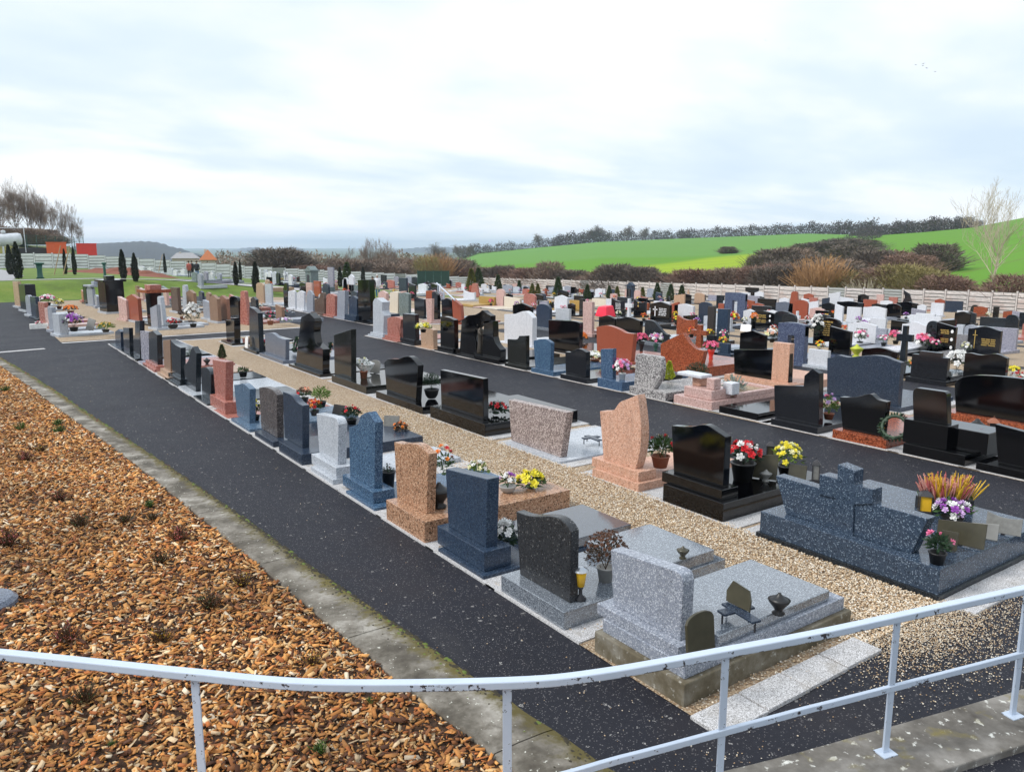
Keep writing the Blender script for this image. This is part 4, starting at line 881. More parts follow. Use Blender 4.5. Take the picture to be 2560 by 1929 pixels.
for k in range(11):
    mb = MB()
    for j in range(9): mb.box(.06+j*.14, .085+j*.14, -.01, .01, .1, 2.3)
    for zz in (.2, .9, 1.6, 2.25): mb.box(.04, 1.26, -.008, .008, zz, zz+.03)
    mb.obj('mesh_panel', MATS['green_metal'], g, (-7+k*1.3, 0, -.06*k))
d = 143; X, Y = at_px(80, d); z0 = z_px(80, 636, d); g = empty('trailer', (X, Y, z0-1.5), R_(-4)); tag(g, 'low dark flat trailer parked behind the far wall', 'trailer'); MB().box(-2.6, 2.6, -.9, .9, 1.3, 2.5).obj('body', MATS['dark_metal'], g, bevel=.03); MB().box(-2.2, 2.2, -.8, .8, .8, 1.299).obj('frame', MATS['dark_metal'], g)
for x in (-1.5, 1.5): MB().lathe([(.5, -.15), (.55, 0), (.5, .15)], 14).obj('wheel', MATS['pot_black'], g, (x, -.95, .55), (R_(90), 0, 0))
def house(px0, px1, pyt, pye, d, mat, label, kind):
    Xa, Ya = at_px(px0, d); Xb, Yb = at_px(px1, d); w = math.hypot(Xb-Xa, Yb-Ya); ze = z_px(px0, pye, d); zr = z_px((px0+px1)/2, pyt, d); g = empty('house', ((Xa+Xb)/2, (Ya+Yb)/2, ze-4), math.atan2(Yb-Ya, Xb-Xa)); tag(g, label, 'house')
    MB().box(-w/2+.3, w/2-.3, .3, 9, 0, 4).obj('wall', MATS['wall_cream'], g); h = zr-ze
    if kind == 'gable': mb = MB(); mb.v = [(-w/2, -.2, 4.001), (w/2, -.2, 4.001), (0, 2.5, 4+h), (-w/2, 9.4, 4.001), (w/2, 9.4, 4.001), (0, 7, 4+h)]; [mb.face(f_) for f_ in ((0, 1, 2), (0, 2, 5, 3), (1, 4, 5, 2), (3, 5, 4))]; mb.obj('roof', mat, g)
    else: mb = MB(); mb.v = [(-w/2, -.2, 4.001), (w/2, -.2, 4.001), (w/2*.5, 4.5, 4+h), (-w/2*.55, 4.5, 4+h), (-w/2, 9.4, 4.001), (w/2, 9.4, 4.001)]; [mb.face(f_) for f_ in ((0, 1, 2, 3), (3, 2, 5, 4), (1, 5, 2), (0, 3, 4))]; mb.obj('roof', mat, g)
    MB().box(-w*.2, -w*.2+.5, 4, 4.5, 4.3, 4.3+h*.9).obj('chimney', MATS['wall_cream'], g)
    for x in (-.25, .1, .3): f_ = MB().box(w*x-.5, w*x+.5, .24, .31, 1.4, 2.8).obj('window', MATS['porcelain'], g); MB().box(w*x-.42, w*x+.42, .225, .239, 1.48, 2.72).obj('pane', MATS['dark_metal'], f_)
house(497, 543, 624, 650, 190, MATS['roof_orange'], 'house with a bright orange hipped roof behind the far wall', 'gable')
house(425, 500, 632, 646, 200, MATS['roof_grey'], 'low building with a pale grey roof beside the orange roof', 'hip')
# green screen at the corner of the walls
d = 124; Xa, Ya = at_px(1043, d); Xb, Yb = at_px(1122, d); w = math.hypot(Xb-Xa, Yb-Ya); z0 = zg(58, 112)
g = empty('green_screen', (Xa, Ya, z0), math.atan2(Yb-Ya, Xb-Xa)); tag(g, 'dark green windbreak screen at the corner of the two walls', 'screen'); zt = z_px(1080, 677, d)-z0
for k in range(4): MB().box(k*w/4+.05, (k+1)*w/4-.05, -.03, .03, .1, zt).obj('screen_panel', MATS['green_sheet'], g)
for k in range(5): MB().box(k*w/4-.045, k*w/4+.045, -.05, .05, 0, zt+.1).obj('post', MATS['green_metal'], g)
# ------------------------------------------------------------------ cypress and conifers inside the walls
cyp = [(22, 612, 710, 'cypress, the farther of the pair at the left edge'), (41, 605, 697, 'cypress, the nearer of the pair at the left edge'), (160, 622, 686, 'thin staked cypress left of the red container'), (183, 617, 687, 'thin staked cypress under the red container'), (304, 624, 697, 'cypress on the lawn, left of the two before the wall'), (334, 633, 708, 'broad cypress on the lawn right of its twin'),
       (410, 634, 686, 'staked cypress behind the soil heap'), (586, 655, 716, 'bushy cypress beside the grey graves'), (598, 650, 703, 'thin dark cypress behind the bushy one'), (636, 654, 735, 'tall narrow cypress behind the orange-tan headstone'), (848, 668, 718, 'dark cypress beside the square stele'), (906, 667, 700, 'cypress behind the black monument')]
cyp[0] = (22, 612, 687, cyp[0][3])
for i, (px, pt, pb, lb) in enumerate(cyp):
    # walk out along the bearing until the ground is met
    d = 40
    while d < 112 and z_px(px, pb, d) > zall(*at_px(px, d)): d += .5
    X, Y = at_px(px, d); z = zall(X, Y); conifer(i % 2, X, Y, max(1.2, z_px(px, pt, d)-z), 'dark '+lb, 'cypresses on the lawn', (.5 if 'thin' in lb or 'staked' in lb else .8), z)
    if 'staked' in lb: s = tag(MB().tube([(-.9, .0, -.1), (-.2, 0, 2.4)], .04, 5).obj('support_stake', MATS['wood'], None, (X, Y-.15, z)), f'pale leaning wooden stake of the {lb[:40].split(",")[0]}', 'stake', 'tree stakes')
for i, (px, pt, pb, k) in enumerate(((866, 655, 700, 2), (1178, 672, 728, 3), (1196, 668, 715, 2), (1245, 684, 726, 2), (1298, 697, 716, 2), (1331, 703, 736, 3), (1345, 693, 725, 3), (1396, 690, 740, 2), (1470, 712, 748, 2), (1525, 714, 746, 2), (1545, 716, 747, 3), (1609, 716, 746, 3), (1646, 697, 745, 2), (1680, 697, 745, 2), (1708, 695, 744, 2))):
    d = 40
    while d < 110 and z_px(px, pb, d) > zall(*at_px(px, d)): d += .5
    X, Y = at_px(px, min(d, 84 if px > 1300 else 105)); z = zall(X, Y)
    od = ('first', 'second', 'third', 'fourth', 'fifth', 'sixth', 'seventh', 'eighth', 'ninth', 'tenth', 'eleventh', 'twelfth', 'thirteenth', 'fourteenth', 'fifteenth')[i]
    conifer(k, X, Y, max(1.3, z_px(px, pt, d)-z), f'{"yellowish" if k == 3 else "green"} young conifer, {od} of the row before the field-side wall', 'young conifers before the wall', 1.15, z)

# ------------------------------------------------------------------ where the graves stand (metres)
ROWS_D = [
 dict(row=1, X=4.25, z=-0.0, Xs=0.16, th=0.13, mat='gry', bmat='gry', label='pale grey speckled headstone nearest the railing on a mossy concrete base', base=0.32, pl=0.1, ya=3.8, yb=4.85, L=2.2, poly=[(4.842, 0.91), (4.112, 0.978), (4.087, 0.98), (4.079, 0.978), (4.066, 0.977), (4.053, 0.974), (4.039, 0.97), (4.029, 0.964), (4.021, 0.955), (4.014, 0.943), (4.009, 0.929), (4.005, 0.918), (4.002, 0.91), (4.007, 0.42), (4.787, 0.42)], sur=False),
 dict(row=1, X=4.25, z=-0.0, Xs=0.16, th=0.1, mat='dks', bmat='gry2', label='dark speckled headstone with a wave top on a grey granite slab', base=0.2, pl=0, ya=5.27, yb=6.3, L=2.2, poly=[(6.264, 0.85), (6.244, 0.851), (6.214, 0.851), (6.18, 0.853), (6.144, 0.855), (6.109, 0.858), (6.076, 0.863), (6.041, 0.869), (6.006, 0.876), (5.97, 0.884), (5.933, 0.893), (5.896, 0.904), (5.857, 0.916), (5.818, 0.929), (5.779, 0.942), (5.743, 0.952), (5.708, 0.96), (5.674, 0.968), (5.641, 0.974), (5.61, 0.978), (5.58, 0.979), (5.553, 0.978), (5.528, 0.975), (5.504, 0.97), (5.482, 0.964), (5.461, 0.956), (5.442, 0.947), (5.425, 0.934), (5.409, 0.922), (5.396, 0.91), (5.387, 0.902), (5.387, 0.2), (6.193, 0.2)], sur=True),
 dict(row=1, X=4.25, z=-0.0, Xs=0.16, th=0.15, mat='bld', bmat='bld', label='dark blue-grey headstone with a plain slanting top and white flowers behind', base=0.06, pl=0.22, ya=6.63, yb=7.6, L=2.2, poly=[(7.676, 0.961), (6.785, 1.056), (6.827, 0.28), (7.632, 0.28)], sur=True),
 dict(row=1, X=4.25, z=-0.0, Xs=0.16, th=0.12, mat='tan', bmat='tan', label='tan brown granite headstone on a long tan slab with yellow flowers', base=0.28, pl=0, ya=7.91, yb=8.94, L=2.2, poly=[(8.989, 1.007), (8.958, 1.01), (8.916, 1.014), (8.866, 1.018), (8.812, 1.025), (8.759, 1.033), (8.703, 1.044), (8.642, 1.058), (8.58, 1.073), (8.523, 1.086), (8.472, 1.096), (8.43, 1.102), (8.394, 1.105), (8.362, 1.107), (8.331, 1.107), (8.302, 1.105), (8.272, 1.1), (8.245, 1.094), (8.218, 1.085), (8.194, 1.077), (8.17, 1.071), (8.147, 1.065), (8.124, 1.06), (8.103, 1.056), (8.086, 1.052), (8.073, 1.049), (8.151, 0.28), (8.947, 0.28)], sur=True),
 dict(row=1, X=4.25, z=-0.0, Xs=0.16, th=0.12, mat='blu', bmat='blu', label='bright blue granite headstone with a peaked shoulder at its top', base=0.06, pl=0.16, ya=9.3, yb=10.25, L=2.2, poly=[(10.426, 0.925), (10.275, 0.972), (10.251, 0.981), (10.216, 0.994), (10.177, 1.009), (10.138, 1.027), (10.105, 1.047), (10.081, 1.07), (10.063, 1.097), (10.045, 1.126), (10.024, 1.154), (9.994, 1.178), (9.95, 1.2), (9.894, 1.222), (9.837, 1.241), (9.787, 1.256), (9.752, 1.268), (9.541, 1.157), (9.627, 0.22), (10.461, 0.22)], sur=True),
 dict(row=1, X=4.25, z=-0.0, Xs=0.16, th=0.14, mat='wgr', bmat='wgr', label='whitish grey headstone with a rounded top corner on a rough base', base=0.1, pl=0.16, ya=10.72, yb=11.61, L=2.2, poly=[(11.687, 0.906), (11.208, 0.953), (11.163, 0.957), (11.097, 0.963), (11.024, 0.97), (10.956, 0.973), (10.905, 0.971), (10.872, 0.961), (10.849, 0.944), (10.833, 0.926), (10.822, 0.908), (10.813, 0.897), (10.902, 0.26), (11.632, 0.26)], sur=True),
 dict(row=1, X=4.25, z=-0.0, Xs=0.16, th=0.12, mat='blg', bmat='blg', label='blue-grey headstone with a concave sloping top beside the whitish one', base=0.2, pl=0, ya=12.0, yb=13.1, L=2.2, poly=[(13.226, 1.021), (13.166, 1.023), (13.08, 1.027), (12.983, 1.031), (12.888, 1.031), (12.808, 1.027), (12.744, 1.016), (12.687, 0.999), (12.635, 0.98), (12.584, 0.962), (12.533, 0.949), (12.478, 0.941), (12.421, 0.936), (12.366, 0.934), (12.32, 0.932), (12.287, 0.93), (12.388, 0.2), (13.264, 0.2)], sur=True),
 dict(row=1, X=4.25, z=-0.0, Xs=0.16, th=0.12, mat='brs', bmat='blg', label='dark brown speckled headstone with a half arch top', base=0.12, pl=0, ya=13.39, yb=14.44, L=2.2, poly=[(14.551, 0.892), (14.505, 0.901), (14.44, 0.915), (14.365, 0.93), (14.284, 0.944), (14.206, 0.954), (14.126, 0.961), (14.04, 0.967), (13.954, 0.971), (13.873, 0.972), (13.802, 0.97), (13.739, 0.962), (13.68, 0.949), (13.628, 0.934), (13.585, 0.92), (13.554, 0.911), (13.645, 0.12), (14.559, 0.12)], sur=True),
 dict(row=1, X=4.25, z=-0.0, Xs=0.16, th=0.12, mat='blu2', bmat='blu2', label='blue headstone with a low peak and its foot close to the asphalt', base=0.08, pl=0, ya=14.75, yb=15.98, L=2.2, poly=[(16.208, 0.708), (15.891, 0.754), (15.846, 0.766), (15.783, 0.784), (15.71, 0.804), (15.631, 0.819), (15.554, 0.827), (15.468, 0.824), (15.372, 0.813), (15.277, 0.799), (15.195, 0.785), (15.138, 0.777), (15.296, 0.08), (16.125, 0.08)], sur=True),
 dict(row=1, X=4.25, z=-0.0, Xs=0.16, th=0.16, mat='pnk', bmat='pnk', label='tall pink granite headstone with rough-hewn sides on a block plinth', base=0.03, pl=0.24, ya=16.24, yb=17.3, L=2.2, poly=[(17.775, 1.039), (16.709, 1.115), (16.93, 0.27), (17.732, 0.27)], sur=True),
 dict(row=1, X=4.25, z=-0.0, Xs=0.16, th=0.12, mat='dkg', bmat='dkg', label='plain dark grey arched headstone just behind the pink one', base=0.06, pl=0, ya=17.83, yb=19.06, L=2.2, poly=[(18.841, 0.719), (18.774, 0.731), (18.678, 0.749), (18.57, 0.768), (18.464, 0.784), (18.375, 0.792), (18.302, 0.791), (18.235, 0.784), (18.175, 0.773), (18.122, 0.76), (18.078, 0.748), (18.044, 0.735), (18.018, 0.72), (17.999, 0.704), (17.985, 0.691), (17.974, 0.681), (18.156, 0.06), (18.925, 0.06)], sur=True),
 dict(row=1, X=4.25, z=-0.0, Xs=0.16, th=0.12, mat='dkg', bmat='wgr', label='dark grey headstone with a hollowed shoulder and a pointed tip', base=0.06, pl=0, ya=19.04, yb=20.7, L=2.2, poly=[(20.556, 0.561), (20.486, 0.584), (20.388, 0.615), (20.277, 0.652), (20.166, 0.694), (20.071, 0.739), (19.987, 0.794), (19.906, 0.86), (19.831, 0.927), (19.769, 0.985), (19.725, 1.026), (19.481, 1.146), (19.178, 1.015), (19.508, 0.06), (20.523, 0.06)], sur=True),
 dict(row=1, X=4.25, z=-0.0, Xs=0.16, th=0.12, mat='dkg', bmat='dkg', label='dark headstone with a dipped top and two plinth steps', base=0.08, pl=0.12, ya=20.6, yb=22.08, L=2.2, poly=[(21.874, 1.075), (21.811, 1.063), (21.724, 1.047), (21.62, 1.028), (21.507, 1.011), (21.392, 0.999), (21.261, 0.992), (21.11, 0.988), (20.96, 0.986), (20.83, 0.985), (20.741, 0.984), (20.997, 0.2), (21.943, 0.2)], sur=True),
 dict(row=1, X=4.25, z=-0.0, Xs=0.16, th=0.12, mat='brn', bmat='tan2', label='brown sandstone coloured headstone on a two step plinth', base=0.1, pl=0.1, ya=21.78, yb=23.07, L=2.2, poly=[(22.827, 0.966), (21.916, 1.077), (22.138, 0.2), (22.933, 0.2)], sur=True),
 dict(row=1, X=4.25, z=-0.0, Xs=0.16, th=0.14, mat='dkg', bmat='pnk', label='dark grey gabled headstone on a red footing', base=0.1, pl=0.08, ya=23.43, yb=25.12, L=2.2, poly=[(24.711, 1.015), (24.114, 1.113), (23.572, 1.044), (23.786, 0.18), (24.983, 0.18)], sur=True),
 dict(row=1, X=4.25, z=-0.0, Xs=0.16, th=0.1, mat='lav', bmat='lav', label='flat lavender-grey slab headstone', base=0.06, pl=0, ya=24.6, yb=26.34, L=2.2, poly=[(26.043, 0.943), (24.743, 1.023), (24.998, 0.06), (26.198, 0.06)], sur=True),
 dict(row=1, X=4.25, z=-0.0, Xs=0.16, th=0.14, mat='dkg', bmat='dkg', label='dark headstone with a tall square column at one end', base=0.06, pl=0, ya=25.85, yb=27.64, L=2.2, poly=[(27.276, 0.694), (26.955, 0.732), (26.75, 1.19), (25.987, 1.249), (26.399, 0.06), (27.503, 0.06)], sur=True),
 dict(row=1, X=4.25, z=-0.0, Xs=0.16, th=0.12, mat='dkg', bmat='dkg', label='plain charcoal headstone second from the cross path in the near row', base=0.06, pl=0, ya=27.79, yb=29.42, L=2.2, poly=[(29.082, 0.777), (27.93, 0.867), (28.161, 0.06), (29.279, 0.06)], sur=True),
 dict(row=1, X=4.25, z=-0.0, Xs=0.16, th=0.12, mat='blg', bmat='blg', label='small slate headstone with a pointed top at the corner of the cross path', base=0.05, pl=0, ya=29.5, yb=31.14, L=2.2, poly=[(30.822, 0.494), (30.047, 0.646), (29.642, 0.591), (29.849, 0.05), (30.996, 0.05)], sur=True),
 dict(row=2, X=7.7, z=-0.0, Xs=0.16, th=0.16, mat='blk2', bmat='blk2', label='wide blue speckled double headstone carved as a cross', base=0.34, pl=0, ya=3.65, yb=5.8, L=2.3, poly=[(5.736, 0.768), (5.135, 0.761), (5.133, 0.932), (4.912, 0.931), (4.922, 1.1), (4.714, 1.071), (4.712, 0.915), (4.487, 0.92), (4.478, 0.758), (3.891, 0.759), (4.033, 0.34), (5.559, 0.34)], sur=True, relief=[(5.133, 0.932), (4.912, 0.931), (4.922, 1.1), (4.714, 1.071), (4.712, 0.915), (4.487, 0.92), (4.482, 0.764), (4.695, 0.694), (4.677, 0.322), (4.902, 0.313), (4.919, 0.705), (5.128, 0.696)]),
 dict(row=2, X=7.7, z=-0.0, Xs=0.16, th=0.12, mat='blk', bmat='blk', label='polished black headstone with a wave top beside red and yellow flowers', base=0.27, pl=0.14, ya=6.37, yb=7.42, L=2.2, poly=[(7.459, 1.058), (7.432, 1.061), (7.394, 1.066), (7.35, 1.071), (7.305, 1.076), (7.265, 1.082), (7.229, 1.087), (7.195, 1.093), (7.161, 1.099), (7.128, 1.106), (7.095, 1.114), (7.061, 1.125), (7.026, 1.137), (6.992, 1.151), (6.96, 1.163), (6.93, 1.171), (6.903, 1.176), (6.879, 1.18), (6.856, 1.181), (6.833, 1.181), (6.808, 1.178), (6.78, 1.172), (6.752, 1.164), (6.723, 1.154), (6.694, 1.144), (6.665, 1.134), (6.633, 1.124), (6.6, 1.113), (6.568, 1.102), (6.54, 1.093), (6.52, 1.086), (6.522, 0.41), (7.385, 0.41)], sur=True),
 dict(row=2, X=7.7, z=-0.0, Xs=0.16, th=0.16, mat='sal', bmat='sal', label='weathered salmon pink stone with a notched curling top', base=0.14, pl=0.14, ya=7.9, yb=8.91, L=2.2, poly=[(8.946, 1.003), (8.925, 1.006), (8.897, 1.01), (8.863, 1.016), (8.828, 1.022), (8.795, 1.029), (8.763, 1.036), (8.729, 1.043), (8.695, 1.052), (8.663, 1.062), (8.636, 1.075), (8.613, 1.092), (8.594, 1.112), (8.577, 1.133), (8.562, 1.154), (8.547, 1.172), (8.534, 1.185), (8.524, 1.196), (8.514, 1.206), (8.502, 1.216), (8.484, 1.227), (8.46, 1.24), (8.431, 1.252), (8.399, 1.265), (8.366, 1.278), (8.332, 1.293), (8.294, 1.31), (8.252, 1.33), (8.21, 1.35), (8.173, 1.367), (8.148, 1.379), (8.121, 1.313), (8.112, 1.273), (8.099, 1.216), (8.084, 1.15), (8.071, 1.084), (8.06, 1.024), (8.052, 0.973), (8.046, 0.924), (8.041, 0.877), (8.039, 0.829), (8.038, 0.781), (8.039, 0.731), (8.043, 0.68), (8.048, 0.629), (8.055, 0.577), (8.065, 0.526), (8.078, 0.47), (8.095, 0.41), (8.114, 0.351), (8.13, 0.301), (8.142, 0.28), (8.84, 0.28)], sur=True),
 dict(row=2, X=7.7, z=-0.0, Xs=0.16, th=0.14, mat='pbr', bmat='wgr', label='broad pinkish brown speckled headstone with a straight sloping top', base=0.06, pl=0, ya=9.7, yb=11.26, L=2.2, poly=[(11.397, 0.786), (9.745, 0.841), (9.896, 0.06), (11.311, 0.06)], sur=True),
 dict(row=2, X=7.7, z=-0.0, Xs=0.16, th=0.12, mat='blk', bmat='blk', label='broad black flat-topped headstone on a two step black base', base=0.26, pl=0, ya=11.93, yb=14.0, L=2.2, poly=[(13.837, 1.012), (12.236, 1.049), (12.233, 0.26), (13.813, 0.26)], sur=True),
 dict(row=2, X=7.7, z=-0.0, Xs=0.16, th=0.14, mat='blk', bmat='blk', label='black headstone with a swelling wave top beside a potted fir', base=0.18, pl=0, ya=14.32, yb=16.57, L=2.2, poly=[(16.421, 0.841), (16.393, 0.858), (16.355, 0.882), (16.307, 0.91), (16.251, 0.936), (16.186, 0.957), (16.107, 0.971), (16.015, 0.981), (15.917, 0.989), (15.821, 0.998), (15.734, 1.01), (15.657, 1.028), (15.584, 1.049), (15.514, 1.07), (15.448, 1.09), (15.384, 1.104), (15.324, 1.115), (15.269, 1.124), (15.215, 1.129), (15.161, 1.129), (15.104, 1.121), (15.037, 1.1), (14.963, 1.069), (14.89, 1.034), (14.828, 1.002), (14.784, 0.98), (14.919, 0.18), (16.329, 0.18)], sur=True),
 dict(row=2, X=7.7, z=-0.0, Xs=0.16, th=0.14, mat='dko', bmat='dko', label='tall olive-black headstone with a top slanting upward', base=0.2, pl=0, ya=17.1, yb=19.22, L=2.2, poly=[(19.35, 1.211), (18.232, 1.454), (18.329, 0.2), (19.401, 0.2)], sur=True),
 dict(row=2, X=7.7, z=-0.0, Xs=0.16, th=0.2, mat='blk', bmat='blk', label='black stepped monument with a small gabled upper block and a wreath', base=0.1, pl=0, ya=20.01, yb=22.45, L=2.2, poly=[(21.693, 1.489), (21.051, 1.662), (20.681, 1.541), (20.629, 1.464), (20.649, 1.422), (20.68, 1.364), (20.713, 1.295), (20.74, 1.224), (20.753, 1.159), (20.746, 1.096), (20.725, 1.029), (20.697, 0.966), (20.671, 0.912), (20.654, 0.873), (20.15, 0.746), (20.232, 0.1), (22.31, 0.1)], sur=True),
 dict(row=2, X=7.7, z=-0.0, Xs=0.16, th=0.12, mat='blg2', bmat='blg2', label='low blue-grey headstone with a long hollow top', base=0.12, pl=0, ya=22.94, yb=25.18, L=2.2, poly=[(25.033, 0.731), (24.933, 0.746), (24.791, 0.767), (24.629, 0.79), (24.465, 0.808), (24.319, 0.815), (24.193, 0.807), (24.074, 0.788), (23.957, 0.765), (23.84, 0.744), (23.719, 0.73), (23.582, 0.725), (23.432, 0.724), (23.287, 0.726), (23.163, 0.729), (23.076, 0.73), (23.177, 0.12), (25.037, 0.12)], sur=True),
 dict(row=2, X=7.7, z=-0.0, Xs=0.16, th=0.16, mat='dkg', bmat='dkg', label='tall dark headstone with a slanting top and rough side', base=0.12, pl=0, ya=25.47, yb=26.88, L=2.2, poly=[(26.5, 1.486), (26.081, 1.449), (25.612, 1.334), (25.671, 0.12), (26.741, 0.12)], sur=True),
 dict(row=2, X=7.7, z=-0.0, Xs=0.16, th=0.22, mat='blk', bmat='blk', label='narrow black pillar headstone at the end of the gravel row', base=0.1, pl=0, ya=28.23, yb=29.63, L=2.2, poly=[(29.471, 0.833), (28.368, 0.899), (28.494, 0.1), (29.494, 0.1)], sur=True),
 dict(row=3, X=12.9, z=-0.0, Xs=0.16, th=0.12, mat='blk', bmat='blk', label='black slanting headstone cut off by the right edge of the picture', base=0.14, pl=0, ya=4.62, yb=5.73, L=2.3, poly=[(5.585, 0.753), (5.169, 0.711), (4.829, 0.677), (4.756, 0.14), (5.48, 0.14)], sur=True),
 dict(row=3, X=12.9, z=-0.0, Xs=0.16, th=0.14, mat='blk', bmat='blk', label='black headstone with rounded corners on a raised black block', base=0.2, pl=0.4, ya=5.9, yb=6.92, L=2.3, poly=[(6.916, 0.99), (6.916, 1.003), (6.917, 1.022), (6.918, 1.043), (6.917, 1.065), (6.914, 1.082), (6.907, 1.096), (6.896, 1.109), (6.885, 1.12), (6.875, 1.129), (6.868, 1.136), (6.431, 1.139), (6.402, 1.139), (6.397, 1.137), (6.39, 1.133), (6.381, 1.128), (6.373, 1.123), (6.367, 1.115), (6.363, 1.105), (6.361, 1.092), (6.359, 1.078), (6.357, 1.066), (6.356, 1.057), (6.3, 0.6), (6.87, 0.6)], sur=True),
 dict(row=3, X=12.9, z=-0.0, Xs=0.16, th=0.14, mat='blk', bmat='red', label='black headstone with an off-centre wave peak on a red base', base=0.18, pl=0, ya=7.22, yb=8.25, L=2.3, poly=[(8.259, 0.761), (8.236, 0.763), (8.203, 0.766), (8.164, 0.77), (8.125, 0.774), (8.089, 0.779), (8.056, 0.784), (8.023, 0.79), (7.991, 0.797), (7.959, 0.804), (7.927, 0.813), (7.895, 0.825), (7.863, 0.838), (7.83, 0.853), (7.8, 0.866), (7.772, 0.877), (7.747, 0.886), (7.725, 0.896), (7.704, 0.903), (7.684, 0.907), (7.661, 0.905), (7.637, 0.895), (7.613, 0.879), (7.587, 0.86), (7.56, 0.842), (7.532, 0.829), (7.497, 0.822), (7.458, 0.818), (7.419, 0.816), (7.385, 0.815), (7.361, 0.814), (7.389, 0.18), (8.154, 0.18)], sur=True),
 dict(row=3, X=12.9, z=-0.0, Xs=0.16, th=0.14, mat='blk3', bmat='blk3', label='black panel headstone joined to a taller gabled dark column', base=0.14, pl=0, ya=8.56, yb=9.6, L=2.3, poly=[(9.693, 0.77), (9.028, 0.848), (9.025, 1.052), (8.86, 1.206), (8.71, 1.135), (8.648, 0.14), (9.635, 0.14)], sur=True),
 dict(row=3, X=12.9, z=-0.0, Xs=0.16, th=0.16, mat='gro', bmat='gro', label='grey rough speckled headstone shaped like a shield', base=0.2, pl=0, ya=12.46, yb=13.64, L=2.3, poly=[(13.613, 0.896), (13.609, 0.905), (13.604, 0.918), (13.597, 0.932), (13.589, 0.946), (13.579, 0.955), (13.567, 0.961), (13.551, 0.965), (13.534, 0.966), (13.519, 0.967), (13.509, 0.968), (12.924, 0.971), (12.856, 0.964), (12.851, 0.962), (12.842, 0.959), (12.833, 0.955), (12.823, 0.949), (12.815, 0.939), (12.808, 0.926), (12.801, 0.911), (12.795, 0.892), (12.789, 0.871), (12.784, 0.846), (12.78, 0.818), (12.775, 0.786), (12.772, 0.751), (12.77, 0.715), (12.77, 0.678), (12.774, 0.637), (12.781, 0.591), (12.789, 0.545), (12.796, 0.506), (12.801, 0.478), (13.007, 0.178), (13.531, 0.2), (13.647, 0.2)], sur=True),
 dict(row=3, X=12.9, z=-0.0, Xs=0.16, th=0.12, mat='blu3', bmat='blu3', label='narrow blue headstone with a slanting top on a wide blue base', base=0.24, pl=0, ya=13.89, yb=14.79, L=2.3, poly=[(14.881, 0.932), (14.425, 0.993), (14.413, 0.24), (14.839, 0.24)], sur=True),
 dict(row=3, X=12.9, z=-0.0, Xs=0.16, th=0.14, mat='blk3', bmat='blk3', label='black headstone with a small central swell beside the narrow blue one', base=0.14, pl=0, ya=15.2, yb=16.29, L=2.3, poly=[(16.293, 0.717), (16.268, 0.716), (16.234, 0.713), (16.192, 0.712), (16.144, 0.714), (16.091, 0.723), (16.031, 0.745), (15.962, 0.775), (15.89, 0.809), (15.817, 0.837), (15.748, 0.852), (15.679, 0.851), (15.605, 0.839), (15.536, 0.821), (15.476, 0.804), (15.434, 0.793), (15.419, 0.14), (16.256, 0.14)], sur=True),
 dict(row=3, X=12.9, z=-0.0, Xs=0.16, th=0.12, mat='blu', bmat='blu', label='blue streaked headstone leaning outward on a low blue base', base=0.14, pl=0, ya=16.59, yb=17.6, L=2.3, poly=[(17.715, 0.865), (17.464, 0.93), (17.422, 0.936), (17.362, 0.945), (17.294, 0.954), (17.225, 0.959), (17.163, 0.959), (17.105, 0.95), (17.046, 0.933), (16.99, 0.914), (16.943, 0.897), (16.91, 0.886), (16.937, 0.14), (17.624, 0.14)], sur=True),
 dict(row=3, X=12.9, z=-0.0, Xs=0.16, th=0.12, mat='dko', bmat='dko', label='dark headstone with one raised shoulder beside the blue streaked one', base=0.12, pl=0, ya=17.83, yb=18.91, L=2.3, poly=[(18.999, 0.788), (18.929, 0.793), (18.827, 0.798), (18.713, 0.805), (18.608, 0.814), (18.53, 0.827), (18.482, 0.846), (18.452, 0.87), (18.433, 0.896), (18.421, 0.919), (18.411, 0.935), (18.059, 0.975), (18.055, 0.12), (18.988, 0.12)], sur=True),
 dict(row=3, X=12.9, z=-0.0, Xs=0.16, th=0.2, mat='blk', bmat='blk', label='black block monument flaring at the foot behind a bronze figure', base=0.16, pl=0, ya=19.22, yb=20.55, L=2.3, poly=[(20.237, 1.221), (19.761, 1.258), (19.745, 0.783), (19.732, 0.758), (19.714, 0.722), (19.692, 0.681), (19.664, 0.638), (19.629, 0.599), (19.581, 0.562), (19.519, 0.523), (19.455, 0.486), (19.399, 0.455), (19.36, 0.433), (19.361, 0.16), (20.413, 0.16)], sur=True),
 dict(row=3, X=12.9, z=-0.0, Xs=0.16, th=0.18, mat='blk', bmat='blk', label='black swooping monument with a blue edge beside the bronze figure', base=0.06, pl=0, ya=19.74, yb=21.86, L=2.3, poly=[(21.566, 1.141), (21.172, 1.325), (20.748, 1.378), (20.712, 1.39), (20.662, 1.407), (20.604, 1.427), (20.547, 1.448), (20.499, 1.466), (20.461, 1.484), (20.429, 1.505), (20.399, 1.523), (20.369, 1.537), (20.335, 1.543), (20.298, 1.538), (20.26, 1.524), (20.22, 1.505), (20.179, 1.486), (20.134, 1.469), (20.082, 1.455), (20.023, 1.44), (19.964, 1.425), (19.913, 1.413), (19.877, 1.405), (19.879, 1.227), (20.463, 1.071), (20.515, 1.04), (20.592, 0.997), (20.677, 0.945), (20.752, 0.885), (20.798, 0.819), (20.808, 0.739), (20.794, 0.643), (20.766, 0.545), (20.738, 0.459), (20.721, 0.399), (20.684, 0.06), (21.724, 0.06)], sur=True),
